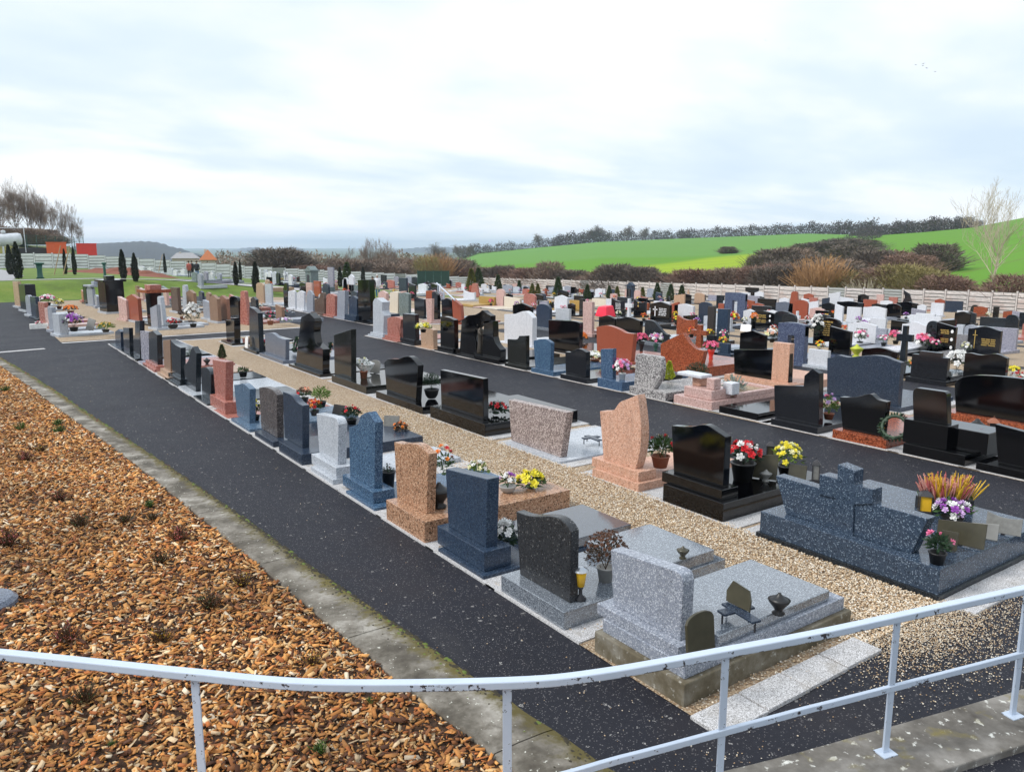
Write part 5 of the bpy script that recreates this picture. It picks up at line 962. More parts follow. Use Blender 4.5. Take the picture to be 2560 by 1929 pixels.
 dict(row=3, X=12.9, z=-0.0, Xs=0.16, th=0.16, mat='blk', bmat='blk', label='black headstone with a low gable next to the swooping monument', base=0.06, pl=0.12, ya=21.89, yb=23.09, L=2.3, poly=[(22.92, 1.13), (22.681, 1.181), (22.638, 1.18), (22.574, 1.178), (22.505, 1.176), (22.442, 1.175), (22.4, 1.173), (22.034, 1.112), (22.033, 0.18), (22.949, 0.18)], sur=True),
 dict(row=3, X=12.9, z=-0.0, Xs=0.16, th=0.16, mat='tan2', bmat='tan2', label='short tan headstone with pale flowers laid over its top', base=0.04, pl=0, ya=23.27, yb=24.48, L=2.3, poly=[(24.342, 0.625), (23.771, 0.74), (23.413, 0.665), (23.422, 0.04), (24.289, 0.04)], sur=True),
 dict(row=3, X=12.9, z=-0.0, Xs=0.16, th=0.16, mat='blk3', bmat='blk3', label='dark charcoal headstone with a flat top between tan and red ones', base=0.06, pl=0.14, ya=24.56, yb=25.81, L=2.3, poly=[(25.652, 1.07), (24.718, 1.098), (24.703, 0.2), (25.668, 0.2)], sur=True),
 dict(row=3, X=12.9, z=-0.0, Xs=0.16, th=0.18, mat='pnk', bmat='pnk', label='red-pink baluster-shaped headstone beside the asphalt lane', base=0.08, pl=0.1, ya=25.64, yb=27.08, L=2.3, poly=[(26.923, 0.799), (26.866, 0.813), (26.785, 0.833), (26.692, 0.856), (26.593, 0.877), (26.499, 0.892), (26.404, 0.901), (26.304, 0.907), (26.204, 0.909), (26.111, 0.909), (26.031, 0.905), (25.963, 0.896), (25.902, 0.882), (25.85, 0.865), (25.808, 0.851), (25.777, 0.841), (25.88, 0.524), (25.87, 0.465), (25.855, 0.378), (25.839, 0.282), (25.825, 0.195), (25.815, 0.136), (25.799, 0.18), (26.937, 0.18)], sur=True),
 dict(row=3, X=12.9, z=-0.0, Xs=0.16, th=0.3, mat='wgr', bmat='wgr', label='pale grey double-tier pillar headstone by the lane junction', base=0.1, pl=0.08, ya=27.05, yb=28.33, L=2.3, poly=[(28.125, 1.332), (28.109, 1.349), (28.087, 1.373), (28.061, 1.4), (28.032, 1.427), (28.001, 1.449), (27.963, 1.467), (27.918, 1.482), (27.872, 1.496), (27.833, 1.506), (27.805, 1.515), (27.314, 1.379), (27.335, 1.053), (27.193, 0.873), (27.302, 0.18), (28.19, 0.18)], sur=True),
 dict(row=3, X=15.2, z=-0.09, Xs=0.16, th=0.25, mat='blk', bmat='blk', label='large black monument with a flat top standing by the lane junction', base=0.1, pl=0, ya=33.21, yb=34.87, L=2.3, poly=[(34.668, 1.981), (33.385, 2.043), (33.352, 0.628), (33.458, 0.226), (34.406, 0.1), (34.729, 0.1)], sur=True),
 dict(row=3, X=15.2, z=-0.09, Xs=0.16, th=0.15, mat='bld', bmat='bld', label='slate blue gabled headstone beside the large black monument', base=0.3, pl=0, ya=34.68, yb=35.99, L=2.3, poly=[(35.791, 1.017), (35.574, 1.063), (35.535, 1.085), (35.481, 1.119), (35.416, 1.155), (35.344, 1.185), (35.268, 1.199), (35.181, 1.192), (35.078, 1.17), (34.975, 1.142), (34.885, 1.115), (34.822, 1.097), (34.887, 0.3), (35.853, 0.3)], sur=True),
 dict(row=3, X=15.2, z=-0.09, Xs=0.16, th=0.2, mat='gry', bmat='gry', label='mid grey square stele with a flat white cap', base=0.1, pl=0, ya=36.05, yb=37.43, L=2.3, poly=[(37.118, 1.368), (36.186, 1.412), (36.367, 0.1), (37.291, 0.1)], sur=True),
 dict(row=3, X=15.2, z=-0.09, Xs=0.16, th=0.16, mat='pnk', bmat='pnk', label='rosy pink headstone with a curved top in the lane-side row', base=0.12, pl=0, ya=37.33, yb=38.88, L=2.3, poly=[(38.599, 1.05), (38.561, 1.066), (38.51, 1.09), (38.448, 1.116), (38.377, 1.139), (38.302, 1.156), (38.217, 1.164), (38.121, 1.169), (38.02, 1.169), (37.922, 1.167), (37.832, 1.161), (37.747, 1.151), (37.662, 1.135), (37.584, 1.117), (37.518, 1.101), (37.47, 1.09), (37.563, 0.12), (38.743, 0.12)], sur=True),
 dict(row=3, X=15.2, z=-0.09, Xs=0.16, th=0.16, mat='brk', bmat='brk', label='brown and black headstone with a small round finial', base=0.12, pl=0, ya=38.77, yb=40.44, L=2.3, poly=[(40.27, 0.739), (39.595, 0.888), (39.37, 1.122), (39.319, 1.135), (39.244, 1.157), (39.16, 1.177), (39.081, 1.186), (39.021, 1.176), (38.981, 1.136), (38.953, 1.072), (38.933, 0.999), (38.918, 0.933), (38.906, 0.888), (38.906, 0.12), (40.3, 0.12)], sur=True),
 dict(row=3, X=15.2, z=-0.09, Xs=0.16, th=0.1, mat='gry', bmat='gry', label='grey arched headstone between brown and white ones', base=0.1, pl=0, ya=40.31, yb=41.62, L=2.3, poly=[(41.465, 0.827), (41.424, 0.875), (41.365, 0.946), (41.297, 1.025), (41.225, 1.098), (41.158, 1.15), (41.096, 1.182), (41.034, 1.203), (40.97, 1.213), (40.905, 1.213), (40.836, 1.203), (40.756, 1.174), (40.665, 1.128), (40.576, 1.075), (40.499, 1.027), (40.445, 0.994), (40.537, 0.1), (41.485, 0.1)], sur=True),
 dict(row=3, X=15.2, z=-0.09, Xs=0.16, th=0.1, mat='wht', bmat='wht', label='white gabled headstone nearer the brown one of the white pair', base=0.1, pl=0, ya=41.6, yb=43.13, L=2.3, poly=[(42.876, 0.991), (42.297, 1.136), (41.735, 1.077), (41.877, 0.1), (42.989, 0.1)], sur=True),
 dict(row=3, X=15.2, z=-0.09, Xs=0.16, th=0.1, mat='wht', bmat='wht', label='white gabled headstone next to the thin black stele', base=0.1, pl=0, ya=43.01, yb=44.54, L=2.3, poly=[(44.265, 1.005), (43.547, 1.099), (43.153, 1.038), (43.231, 0.1), (44.396, 0.1)], sur=True),
 dict(row=3, X=15.2, z=-0.09, Xs=0.16, th=0.1, mat='blk', bmat='blk', label='thin black blade-shaped stele beside the white pair', base=0.1, pl=0, ya=44.21, yb=45.23, L=2.3, poly=[(45.091, 1.131), (45.032, 1.187), (44.948, 1.269), (44.851, 1.358), (44.756, 1.434), (44.676, 1.476), (44.607, 1.475), (44.541, 1.443), (44.482, 1.398), (44.433, 1.353), (44.398, 1.324), (44.354, 0.1), (45.08, 0.1)], sur=True),
 dict(row=3, X=15.2, z=-0.1, Xs=0.16, th=0.1, mat='wgr', bmat='wgr', label='whitish flat stele before the bright lawn', base=0.1, pl=0, ya=47.02, yb=48.56, L=2.3, poly=[(48.378, 1.25), (47.157, 1.319), (47.211, 0.1), (48.42, 0.1)], sur=True),
 dict(row=3, X=15.2, z=-0.1, Xs=0.16, th=0.1, mat='tan2', bmat='tan2', label='orange-tan headstone beside the whitish stele before the lawn', base=0.1, pl=0, ya=48.53, yb=50.41, L=2.3, poly=[(50.084, 1.183), (49.704, 1.287), (49.6, 1.29), (49.451, 1.296), (49.283, 1.3), (49.122, 1.3), (48.995, 1.292), (48.901, 1.271), (48.822, 1.239), (48.759, 1.205), (48.709, 1.173), (48.671, 1.152), (48.707, 0.1), (50.274, 0.1)], sur=True),
 dict(row=4, X=16.6, z=-0.11, Xs=0.16, th=0.16, mat='blk', bmat='red', label='very wide black headstone with a flat arch top on a red footing', base=0.2, pl=0, ya=6.2, yb=8.16, L=2.3, poly=[(8.02, 0.702), (8.021, 0.717), (8.023, 0.738), (8.024, 0.763), (8.02, 0.79), (8.007, 0.817), (7.985, 0.844), (7.959, 0.875), (7.925, 0.905), (7.883, 0.934), (7.829, 0.958), (7.766, 0.979), (7.696, 0.996), (7.615, 1.011), (7.524, 1.023), (7.42, 1.033), (7.293, 1.042), (7.145, 1.05), (6.993, 1.054), (6.853, 1.057), (6.74, 1.055), (6.653, 1.049), (6.582, 1.037), (6.525, 1.024), (6.481, 1.012), (6.447, 1.004), (6.341, 0.2), (7.946, 0.2)], sur=True),
 dict(row=4, X=16.6, z=-0.12, Xs=0.16, th=0.16, mat='blg', bmat='blg', label='very wide slate blue headstone with a double wave top', base=0.12, pl=0, ya=9.05, yb=11.14, L=2.3, poly=[(10.996, 0.982), (10.976, 0.986), (10.947, 0.992), (10.914, 0.999), (10.881, 1.007), (10.851, 1.016), (10.826, 1.028), (10.805, 1.043), (10.784, 1.058), (10.758, 1.07), (10.724, 1.078), (10.681, 1.079), (10.63, 1.073), (10.575, 1.066), (10.519, 1.061), (10.465, 1.061), (10.413, 1.066), (10.363, 1.075), (10.311, 1.087), (10.257, 1.099), (10.199, 1.111), (10.133, 1.124), (10.062, 1.138), (9.989, 1.151), (9.918, 1.163), (9.854, 1.172), (9.796, 1.177), (9.743, 1.18), (9.693, 1.181), (9.645, 1.18), (9.599, 1.177), (9.554, 1.17), (9.513, 1.161), (9.473, 1.15), (9.433, 1.138), (9.394, 1.128), (9.352, 1.119), (9.307, 1.109), (9.264, 1.1), (9.228, 1.093), (9.202, 1.087), (9.188, 0.12), (10.936, 0.12)], sur=True),
 dict(row=4, X=16.6, z=-0.12, Xs=0.16, th=0.14, mat='blk', bmat='sal', label='wide black panel headstone ending in a salmon column', base=0.22, pl=0.02, ya=11.86, yb=13.91, L=2.3, poly=[(13.766, 0.885), (12.51, 1.014), (12.515, 1.147), (12.041, 1.205), (12.001, 0.24), (13.712, 0.24)], sur=True),
 dict(row=4, X=16.6, z=-0.12, Xs=0.16, th=0.16, mat='red', bmat='red', label='wide rust red granite headstone with an off-centre peak', base=0.3, pl=0, ya=14.64, yb=16.59, L=2.3, poly=[(16.452, 0.759), (16.39, 0.79), (16.303, 0.834), (16.203, 0.884), (16.101, 0.934), (16.007, 0.978), (15.917, 1.019), (15.821, 1.06), (15.73, 1.099), (15.653, 1.131), (15.599, 1.154), (15.359, 0.904), (15.322, 0.883), (15.271, 0.852), (15.21, 0.818), (15.146, 0.786), (15.085, 0.763), (15.02, 0.751), (14.949, 0.746), (14.88, 0.744), (14.82, 0.744), (14.778, 0.743), (14.888, 0.3), (16.426, 0.3)], sur=True),
 dict(row=4, X=16.6, z=-0.12, Xs=0.16, th=0.16, mat='brr', bmat='brr', label='broad smooth red headstone with a long falling curve', base=0.1, pl=0, ya=17.45, yb=19.46, L=2.3, poly=[(19.322, 1.014), (19.25, 1.03), (19.15, 1.054), (19.034, 1.08), (18.915, 1.101), (18.805, 1.111), (18.7, 1.108), (18.593, 1.097), (18.488, 1.08), (18.389, 1.061), (18.299, 1.044), (18.224, 1.027), (18.158, 1.007), (18.098, 0.987), (18.037, 0.969), (17.97, 0.957), (17.89, 0.952), (17.802, 0.952), (17.714, 0.954), (17.64, 0.957), (17.587, 0.959), (17.675, 0.1), (19.265, 0.1)], sur=True),
 dict(row=4, X=16.6, z=-0.13, Xs=0.16, th=0.16, mat='blk', bmat='blk', label='wide black headstone below a white two-part stone', base=0.1, pl=0, ya=20.03, yb=22.0, L=2.3, poly=[(21.861, 1.054), (21.735, 1.061), (21.556, 1.072), (21.353, 1.084), (21.156, 1.095), (20.994, 1.104), (20.866, 1.111), (20.754, 1.118), (20.655, 1.124), (20.565, 1.127), (20.481, 1.128), (20.401, 1.124), (20.327, 1.118), (20.261, 1.109), (20.207, 1.102), (20.168, 1.097), (20.18, 0.1), (21.818, 0.1)], sur=True),
 dict(row=4, X=16.6, z=-0.13, Xs=0.16, th=0.2, mat='wht', bmat='wht', label='white speckled headstone with one rounded swell', base=0.06, pl=0, ya=22.65, yb=24.73, L=2.3, poly=[(24.587, 1.064), (23.896, 1.122), (23.819, 1.144), (23.709, 1.177), (23.585, 1.214), (23.465, 1.245), (23.366, 1.263), (23.292, 1.269), (23.23, 1.266), (23.176, 1.257), (23.124, 1.242), (23.069, 1.223), (23.008, 1.196), (22.943, 1.16), (22.881, 1.121), (22.829, 1.086), (22.791, 1.063), (22.808, 0.06), (24.589, 0.06)], sur=True),
 dict(row=4, X=19.4, z=-0.25, Xs=0.16, th=0.16, mat='brr', bmat='brr', label='slanting orange-red stele narrowing to its foot', base=0.1, pl=0, ya=32.16, yb=33.32, L=2.3, poly=[(33.182, 1.209), (32.383, 0.928), (32.299, 0.249), (32.712, 0.1), (33.101, 0.1)], sur=True),
 dict(row=4, X=19.4, z=-0.25, Xs=0.16, th=0.14, mat='blk', bmat='blk', label='black headstone with a small central peak left of the slanting red stele', base=0.1, pl=0, ya=33.04, yb=34.33, L=2.3, poly=[(34.192, 1.089), (33.944, 1.121), (33.908, 1.133), (33.86, 1.151), (33.802, 1.171), (33.735, 1.185), (33.661, 1.189), (33.57, 1.177), (33.46, 1.155), (33.348, 1.128), (33.25, 1.103), (33.182, 1.086), (33.202, 0.1), (34.182, 0.1)], sur=True),
 dict(row=4, X=19.4, z=-0.25, Xs=0.16, th=0.16, mat='blk', bmat='blk', label='tall narrow black headstone behind the pink marble stele', base=0.1, pl=0, ya=34.44, yb=35.31, L=2.3, poly=[(35.161, 1.416), (34.938, 1.462), (34.883, 1.438), (34.803, 1.401), (34.714, 1.361), (34.634, 1.326), (34.58, 1.301), (34.602, 0.1), (35.167, 0.1)], sur=True),
 dict(row=4, X=18.2, z=-0.2, Xs=0.16, th=0.14, mat='pnl', bmat='pnl', label='pink marbled waisted stele between two black stones', base=0.12, pl=0, ya=32.87, yb=33.76, L=2.3, poly=[(33.615, 1.154), (33.015, 1.204), (33.082, 0.12), (33.527, 0.12)], sur=True),
 dict(row=4, X=19.4, z=-0.26, Xs=0.16, th=0.14, mat='blk3', bmat='blk3', label='charcoal headstone with a flat arch beside the pink marble stele', base=0.1, pl=0, ya=35.83, yb=37.2, L=2.3, poly=[(37.062, 0.991), (37.005, 1.001), (36.928, 1.016), (36.835, 1.032), (36.732, 1.045), (36.623, 1.052), (36.495, 1.05), (36.343, 1.042), (36.191, 1.031), (36.058, 1.021), (35.966, 1.014), (36.039, 0.1), (37.06, 0.1)], sur=True),
 dict(row=4, X=19.4, z=-0.26, Xs=0.16, th=0.16, mat='grn', bmat='grn', label='grey-green headstone with a faint gable', base=0.1, pl=0, ya=37.52, yb=38.97, L=2.3, poly=[(38.812, 1.17), (38.233, 1.256), (38.145, 1.249), (38.015, 1.238), (37.872, 1.226), (37.744, 1.216), (37.657, 1.208), (37.742, 0.1), (38.834, 0.1)], sur=True),
 dict(row=4, X=19.4, z=-0.26, Xs=0.16, th=0.2, mat='bei', bmat='bei', label='cream stele on a sculpted foot beside the grey-green one', base=0.1, pl=0, ya=38.75, yb=40.11, L=2.3, poly=[(39.92, 1.157), (39.429, 1.259), (38.894, 1.227), (39.007, 0.1), (39.974, 0.1)], sur=True),
 dict(row=4, X=19.4, z=-0.26, Xs=0.16, th=0.16, mat='pnl', bmat='pnl', label='soft pink headstone behind the pale double-tier pillar', base=0.1, pl=0, ya=40.19, yb=41.54, L=2.3, poly=[(41.387, 1.089), (40.866, 1.235), (40.783, 1.214), (40.662, 1.184), (40.529, 1.151), (40.408, 1.121), (40.327, 1.1), (40.474, 0.1), (41.401, 0.1)], sur=True)]
FAR_D = [
 dict(X=30.4, y0=13.13, y1=14.26, h=1.18, z=-0.58, shape='wave', mat='blk3', desc='with a gold cross', text='gold4'),
 dict(X=30.4, y0=14.7, y1=15.41, h=1.2, z=-0.58, shape='slantd', mat='blk', desc='with gilt lines and three oval portraits', text='gold3'),
 dict(X=30.4, y0=15.35, y1=15.81, h=1.23, z=-0.58, shape='arch', mat='dkg', desc='carved with a plant'),
 dict(X=30.4, y0=14.23, y1=14.65, h=0.82, z=-0.58, shape='flat', mat='gry3', desc=''),
 dict(X=30.4, y0=15.81, y1=16.77, h=1.15, z=-0.59, shape='wave', mat='wht', desc=''),
 dict(X=21.8, y0=10.67, y1=11.67, h=0.88, z=-0.28, shape='step', mat='blk3', desc=''),
 dict(X=21.8, y0=9.21, y1=10.25, h=1.02, z=-0.28, shape='wave2', mat='blk', desc=''),
 dict(X=25.3, y0=13.59, y1=14.12, h=1.31, z=-0.41, shape='cross', mat='dkg', desc=''),
 dict(X=47.6, y0=20.09, y1=21.75, h=0.71, z=-1.22, shape='flat', mat='dkg', desc=''),
 dict(X=39, y0=16.18, y1=16.73, h=1.28, z=-0.88, shape='arch', mat='dkg', desc=''),
 dict(X=33.9, y0=14.06, y1=14.93, h=0.97, z=-0.7, shape='flat', mat='lav', desc=''),
 dict(X=47.6, y0=22.33, y1=23.17, h=0.95, z=-1.24, shape='wave', mat='blk', desc=''),
 dict(X=33.9, y0=15.57, y1=16.06, h=0.98, z=-0.7, shape='arch', mat='gry', desc=''),
 dict(X=33.9, y0=16.11, y1=16.37, h=0.97, z=-0.71, shape='flat', mat='wgr', desc=''),
 dict(X=39, y0=18.92, y1=19.73, h=0.89, z=-0.9, shape='slantu', mat='blk', desc=''),
 dict(X=59.7, y0=29.92, y1=30.85, h=1.02, z=-1.77, shape='flat', mat='wht', desc=''),
 dict(X=56.2, y0=29.39, y1=30.01, h=0.96, z=-1.63, shape='wave', mat='wht', desc=''),
 dict(X=59.7, y0=31.89, y1=33.53, h=1.02, z=-1.81, shape='wave', mat='blk', desc=''),
 dict(X=72.3, y0=39.15, y1=40.14, h=1.76, z=-2.41, shape='fin', mat='blk3', desc=''),
 dict(X=72.3, y0=33.26, y1=33.92, h=0.69, z=-2.31, shape='round', mat='dko', desc=''),
 dict(X=59.7, y0=26.11, y1=26.47, h=0.95, z=-1.72, shape='flat', mat='blk', desc=''),
 dict(X=72.3, y0=36.18, y1=37.07, h=1.1, z=-2.36, shape='peak', mat='brr', desc=''),
 dict(X=72.3, y0=34.61, y1=36.1, h=0.96, z=-2.34, shape='flat', mat='blg', desc=''),
 dict(X=51.1, y0=20.68, y1=21.18, h=0.95, z=-1.34, shape='flat', mat='dkg', desc=''),
 dict(X=47.6, y0=27.39, y1=28.91, h=0.96, z=-1.29, shape='wave', mat='wht', desc=''),
 dict(X=42.5, y0=25.96, y1=26.82, h=1.05, z=-1.09, shape='flat', mat='wht', desc=''),
 dict(X=42.5, y0=27.09, y1=27.62, h=1.16, z=-1.09, shape='slantd', mat='wht', desc=''),
 dict(X=47.6, y0=30.89, y1=31.91, h=1.03, z=-1.32, shape='peak', mat='blk', desc=''),
 dict(X=56.2, y0=34.19, y1=36.36, h=0.94, z=-1.7, shape='wave', mat='blk', desc=''),
 dict(X=42.5, y0=28.04, y1=28.91, h=0.72, z=-1.1, shape='flat', mat='blk', desc=''),
 dict(X=42.5, y0=28.32, y1=29.3, h=0.89, z=-1.11, shape='peak', mat='pnl', desc=''),
 dict(X=51.1, y0=34.56, y1=35.42, h=1.01, z=-1.5, shape='slantu', mat='wht', desc=''),
 dict(X=42.5, y0=29.46, y1=30.45, h=1.29, z=-1.12, shape='arch', mat='brr', desc=''),
 dict(X=47.6, y0=33.69, y1=34.56, h=1.69, z=-1.35, shape='taper', mat='brr', desc=''),
 dict(X=47.6, y0=34.16, y1=35.58, h=0.94, z=-1.36, shape='peak', mat='blg2', desc=''),
 dict(X=56.2, y0=40.76, y1=41.71, h=0.97, z=-1.78, shape='peak', mat='wht', desc=''),
 dict(X=72.3, y0=49.53, y1=50.68, h=1.16, z=-2.6, shape='peak', mat='brr', desc=''),
 dict(X=72.3, y0=46.53, y1=47.77, h=1.43, z=-2.55, shape='slantu', mat='wht', desc=''),
 dict(X=72.3, y0=45.01, y1=46.57, h=0.91, z=-2.52, shape='slantd', mat='wht', desc=''),
 dict(X=72.3, y0=43.49, y1=44.58, h=1.28, z=-2.49, shape='wave', mat='blk', desc=''),
 dict(X=64.8, y0=38.18, y1=39.41, h=0.94, z=-2.1, shape='flat', mat='brr', desc=''),
 dict(X=59.7, y0=34.67, y1=35.57, h=0.77, z=-1.84, shape='peak', mat='blk', desc=''),
 dict(X=68.3, y0=38.75, y1=39.89, h=0.86, z=-2.25, shape='peak', mat='wht', desc=''),
 dict(X=72.3, y0=41.92, y1=42.64, h=1.3, z=-2.46, shape='flat', mat='pnl', desc=''),
 dict(X=72.3, y0=40.55, y1=41.4, h=1.11, z=-2.44, shape='flat', mat='pnk', desc=''),
 dict(X=51.1, y0=28.4, y1=29.42, h=1.07, z=-1.43, shape='arch', mat='blk', desc=''),
 dict(X=30.4, y0=19.46, y1=20.7, h=1.05, z=-0.61, shape='arch', mat='blk', desc='with a gilt inscription', text='goldname'),
 dict(X=30.4, y0=17.83, y1=19.1, h=0.99, z=-0.6, shape='peak', mat='wht', desc='with faint grey lettering', text='grey'),
 dict(X=30.4, y0=17.39, y1=17.84, h=0.79, z=-0.6, shape='flat', mat='gry', desc=''),
 dict(X=25.3, y0=15.76, y1=16.58, h=1.08, z=-0.42, shape='slantd', mat='blk', desc=''),
 dict(X=21.8, y0=15.14, y1=16.15, h=1.35, z=-0.3, shape='door', mat='bls', desc='pierced by an upright slot'),
 dict(X=30.4, y0=21.63, y1=22.38, h=1.1, z=-0.62, shape='arch', mat='dkg', desc='with a small gilt panel', text='goldsmall'),
 dict(X=33.9, y0=23.94, y1=24.23, h=1.03, z=-0.75, shape='cross', mat='wht', desc=''),
 dict(X=21.8, y0=12.1, y1=13.18, h=0.86, z=-0.29, shape='wave', mat='blk', desc=''),
 dict(X=21.8, y0=14.28, y1=14.98, h=0.58, z=-0.29, shape='flat', mat='wht', desc=''),
 dict(X=39, y0=31.35, y1=32.92, h=1.63, z=-1.0, shape='door', mat='bls', desc='framing a dark niche'),
 dict(X=25.3, y0=21.15, y1=21.7, h=1.39, z=-0.43, shape='flat', mat='bld', desc=''),
 dict(X=25.3, y0=21.88, y1=22.22, h=1.47, z=-0.44, shape='flat', mat='dkb', desc=''),
 dict(X=33.9, y0=29.53, y1=30.44, h=1.18, z=-0.79, shape='arch', mat='blg', desc=''),
 dict(X=33.9, y0=30.83, y1=32.28, h=1.0, z=-0.8, shape='wave', mat='wht', desc=''),
 dict(X=25.3, y0=22.86, y1=23.92, h=0.97, z=-0.44, shape='concave', mat='red', desc=''),
 dict(X=21.8, y0=19.16, y1=19.89, h=0.98, z=-0.31, shape='cross', mat='red', desc=''),
 dict(X=33.9, y0=25.4, y1=26.82, h=0.94, z=-0.77, shape='peak', mat='blk', desc='with gilt lines and two oval portraits', text='gold2'),
 dict(X=33.9, y0=24.36, y1=25.39, h=0.98, z=-0.76, shape='arch', mat='dkg', desc=''),
 dict(X=47.6, y0=36.65, y1=37.73, h=0.72, z=-1.38, shape='peak', mat='brr', desc=''),
 dict(X=21.8, y0=16.64, y1=17.67, h=0.96, z=-0.3, shape='peak', mat='blk', desc=''),
 dict(X=51.1, y0=38.25, y1=39.91, h=0.96, z=-1.54, shape='flat', mat='blk', desc=''),
 dict(X=72.3, y0=56.45, y1=58.21, h=1.57, z=-2.72, shape='tee', mat='blk', desc=''),
 dict(X=72.3, y0=55.71, y1=56.96, h=1.2, z=-2.71, shape='peak', mat='wht', desc=''),
 dict(X=64.8, y0=51.56, y1=52.63, h=1.09, z=-2.3, shape='flat', mat='wht', desc=''),
 dict(X=51.1, y0=47.53, y1=48.74, h=1.0, z=-1.65, shape='slantu', mat='tan2', desc=''),
 dict(X=59.7, y0=54.74, y1=55.41, h=1.29, z=-2.11, shape='tri', mat='tan2', desc=''),
 dict(X=56.2, y0=49.85, y1=51.03, h=1.03, z=-1.9, shape='arch', mat='tan2', desc=''),
 dict(X=33.9, y0=31.98, y1=32.65, h=1.08, z=-0.81, shape='slantu', mat='brr', desc=''),
 dict(X=51.1, y0=43.27, y1=44.01, h=1.05, z=-1.6, shape='flat', mat='dkg', desc=''),
 dict(X=39, y0=32.96, y1=33.42, h=0.92, z=-1.01, shape='flat', mat='brr', desc=''),
 dict(X=33.9, y0=26.62, y1=27.34, h=0.96, z=-0.77, shape='peak', mat='wht', desc=''),
 dict(X=39, y0=29.1, y1=29.8, h=0.73, z=-0.98, shape='wave', mat='wht', desc=''),
 dict(X=21.8, y0=18.14, y1=18.65, h=0.42, z=-0.3, shape='flat', mat='bld', desc=''),
 dict(X=21.8, y0=18.79, y1=19.15, h=0.64, z=-0.3, shape='flat', mat='blk3', desc=''),
 dict(X=30.4, y0=37.77, y1=39.05, h=1.16, z=-0.7, shape='peak', mat='wht', desc=''),
 dict(X=25.3, y0=31.27, y1=32.4, h=0.77, z=-0.47, shape='flat', mat='wgr', desc=''),
 dict(X=21.8, y0=25.42, y1=26.03, h=1.46, z=-0.32, shape='flat', mat='pnl', desc=''),
 dict(X=33.9, y0=36.47, y1=37.69, h=1.04, z=-0.84, shape='concave', mat='blk3', desc='with silver lettering', text='silver'),
 dict(X=30.4, y0=32.12, y1=32.67, h=1.24, z=-0.67, shape='cross', mat='wht', desc=''),
 dict(X=33.9, y0=34.64, y1=35.66, h=1.07, z=-0.82, shape='concave', mat='blk', desc='with two gilt ornaments', text='goldorn'),
 dict(X=30.4, y0=29.26, y1=30.68, h=1.21, z=-0.66, shape='peak', mat='blk', desc='with white lettering', text='silver2'),
 dict(X=21.8, y0=24.0, y1=24.99, h=0.97, z=-0.32, shape='wave', mat='blk', desc=''),
 dict(X=21.8, y0=22.54, y1=23.89, h=1.0, z=-0.32, shape='wave', mat='blk', desc=''),
 dict(X=21.8, y0=21.06, y1=22.28, h=0.95, z=-0.31, shape='fall', mat='dkg', desc=''),
 dict(X=33.9, y0=40.81, y1=41.88, h=0.71, z=-0.86, shape='flat', mat='och', desc=''),
 dict(X=30.4, y0=36.24, y1=36.64, h=1.04, z=-0.69, shape='flat', mat='blk3', desc=''),
 dict(X=30.4, y0=37.14, y1=37.72, h=0.73, z=-0.7, shape='peak', mat='blk', desc=''),
 dict(X=39, y0=43.95, y1=45.52, h=0.66, z=-1.1, shape='flat', mat='bei', desc=''),
 dict(X=33.9, y0=37.69, y1=38.2, h=0.97, z=-0.84, shape='flat', mat='wht', desc=''),
 dict(X=56.2, y0=59.53, y1=60.49, h=1.16, z=-2.02, shape='peak', mat='pnl', desc=''),
 dict(X=51.1, y0=52.94, y1=53.74, h=1.13, z=-1.71, shape='arch', mat='pnl', desc=''),
 dict(X=56.2, y0=59.14, y1=60.46, h=1.78, z=-2.02, shape='chapel', mat='bld', desc=''),
 dict(X=72.3, y0=72.52, y1=73.67, h=1.07, z=-3.0, shape='arch', mat='gry', desc=''),
 dict(X=57.0, y0=64.85, y1=66.03, h=1.0, z=-2.13, shape='peak', mat='wht', desc=''),
 dict(X=52.8, y0=64.36, y1=65.07, h=1.1, z=-1.91, shape='flat', mat='blk', desc=''),
 dict(X=58.2, y0=71.8, y1=72.93, h=1.1, z=-2.28, shape='arch', mat='gry', desc=''),
 dict(X=42.5, y0=40.78, y1=41.5, h=1.05, z=-1.21, shape='tri', mat='blk', desc=''),
 dict(X=21.8, y0=28.34, y1=29.37, h=1.18, z=-0.33, shape='arch', mat='bld', desc=''),
 dict(X=30.4, y0=41.08, y1=42.35, h=1.11, z=-0.72, shape='arch', mat='pnk', desc=''),
 dict(X=21.8, y0=29.79, y1=31.26, h=1.12, z=-0.33, shape='peak', mat='blk', desc=''),
 dict(X=30.4, y0=44.61, y1=45.58, h=1.28, z=-0.74, shape='arch', mat='pnl', desc=''),
 dict(X=39, y0=61.36, y1=62.79, h=1.27, z=-1.23, shape='taper', mat='pnk', desc=''),
 dict(X=30.4, y0=45.8, y1=47.8, h=0.68, z=-0.75, shape='flat', mat='och', desc=''),
 dict(X=33.9, y0=43.79, y1=45.51, h=0.48, z=-0.88, shape='flat', mat='blk', desc=''),
 dict(X=30.4, y0=42.76, y1=44.7, h=0.8, z=-0.73, shape='slantd', mat='bei', desc=''),
 dict(X=64.9, y0=110.13, y1=111.73, h=1.23, z=-3.2, shape='arch', mat='lav', desc=''),
 dict(X=63.7, y0=110.35, y1=111.73, h=0.95, z=-3.13, shape='arch', mat='gry', desc=''),
 dict(X=52.1, y0=74.84, y1=76.75, h=1.0, z=-2.01, shape='peak', mat='gry', desc=''),
 dict(X=72.3, y0=101.5, y1=103.86, h=1.03, z=-3.52, shape='arch', mat='pnl', desc=''),
 dict(X=52.2, y0=71.97, y1=72.79, h=0.9, z=-1.97, shape='peak', mat='blk', desc=''),
 dict(X=54.5, y0=83.98, y1=85.15, h=0.9, z=-2.24, shape='arch', mat='wht', desc=''),
 dict(X=61.6, y0=93.08, y1=94.93, h=0.7, z=-2.76, shape='flat', mat='dkg', desc=''),
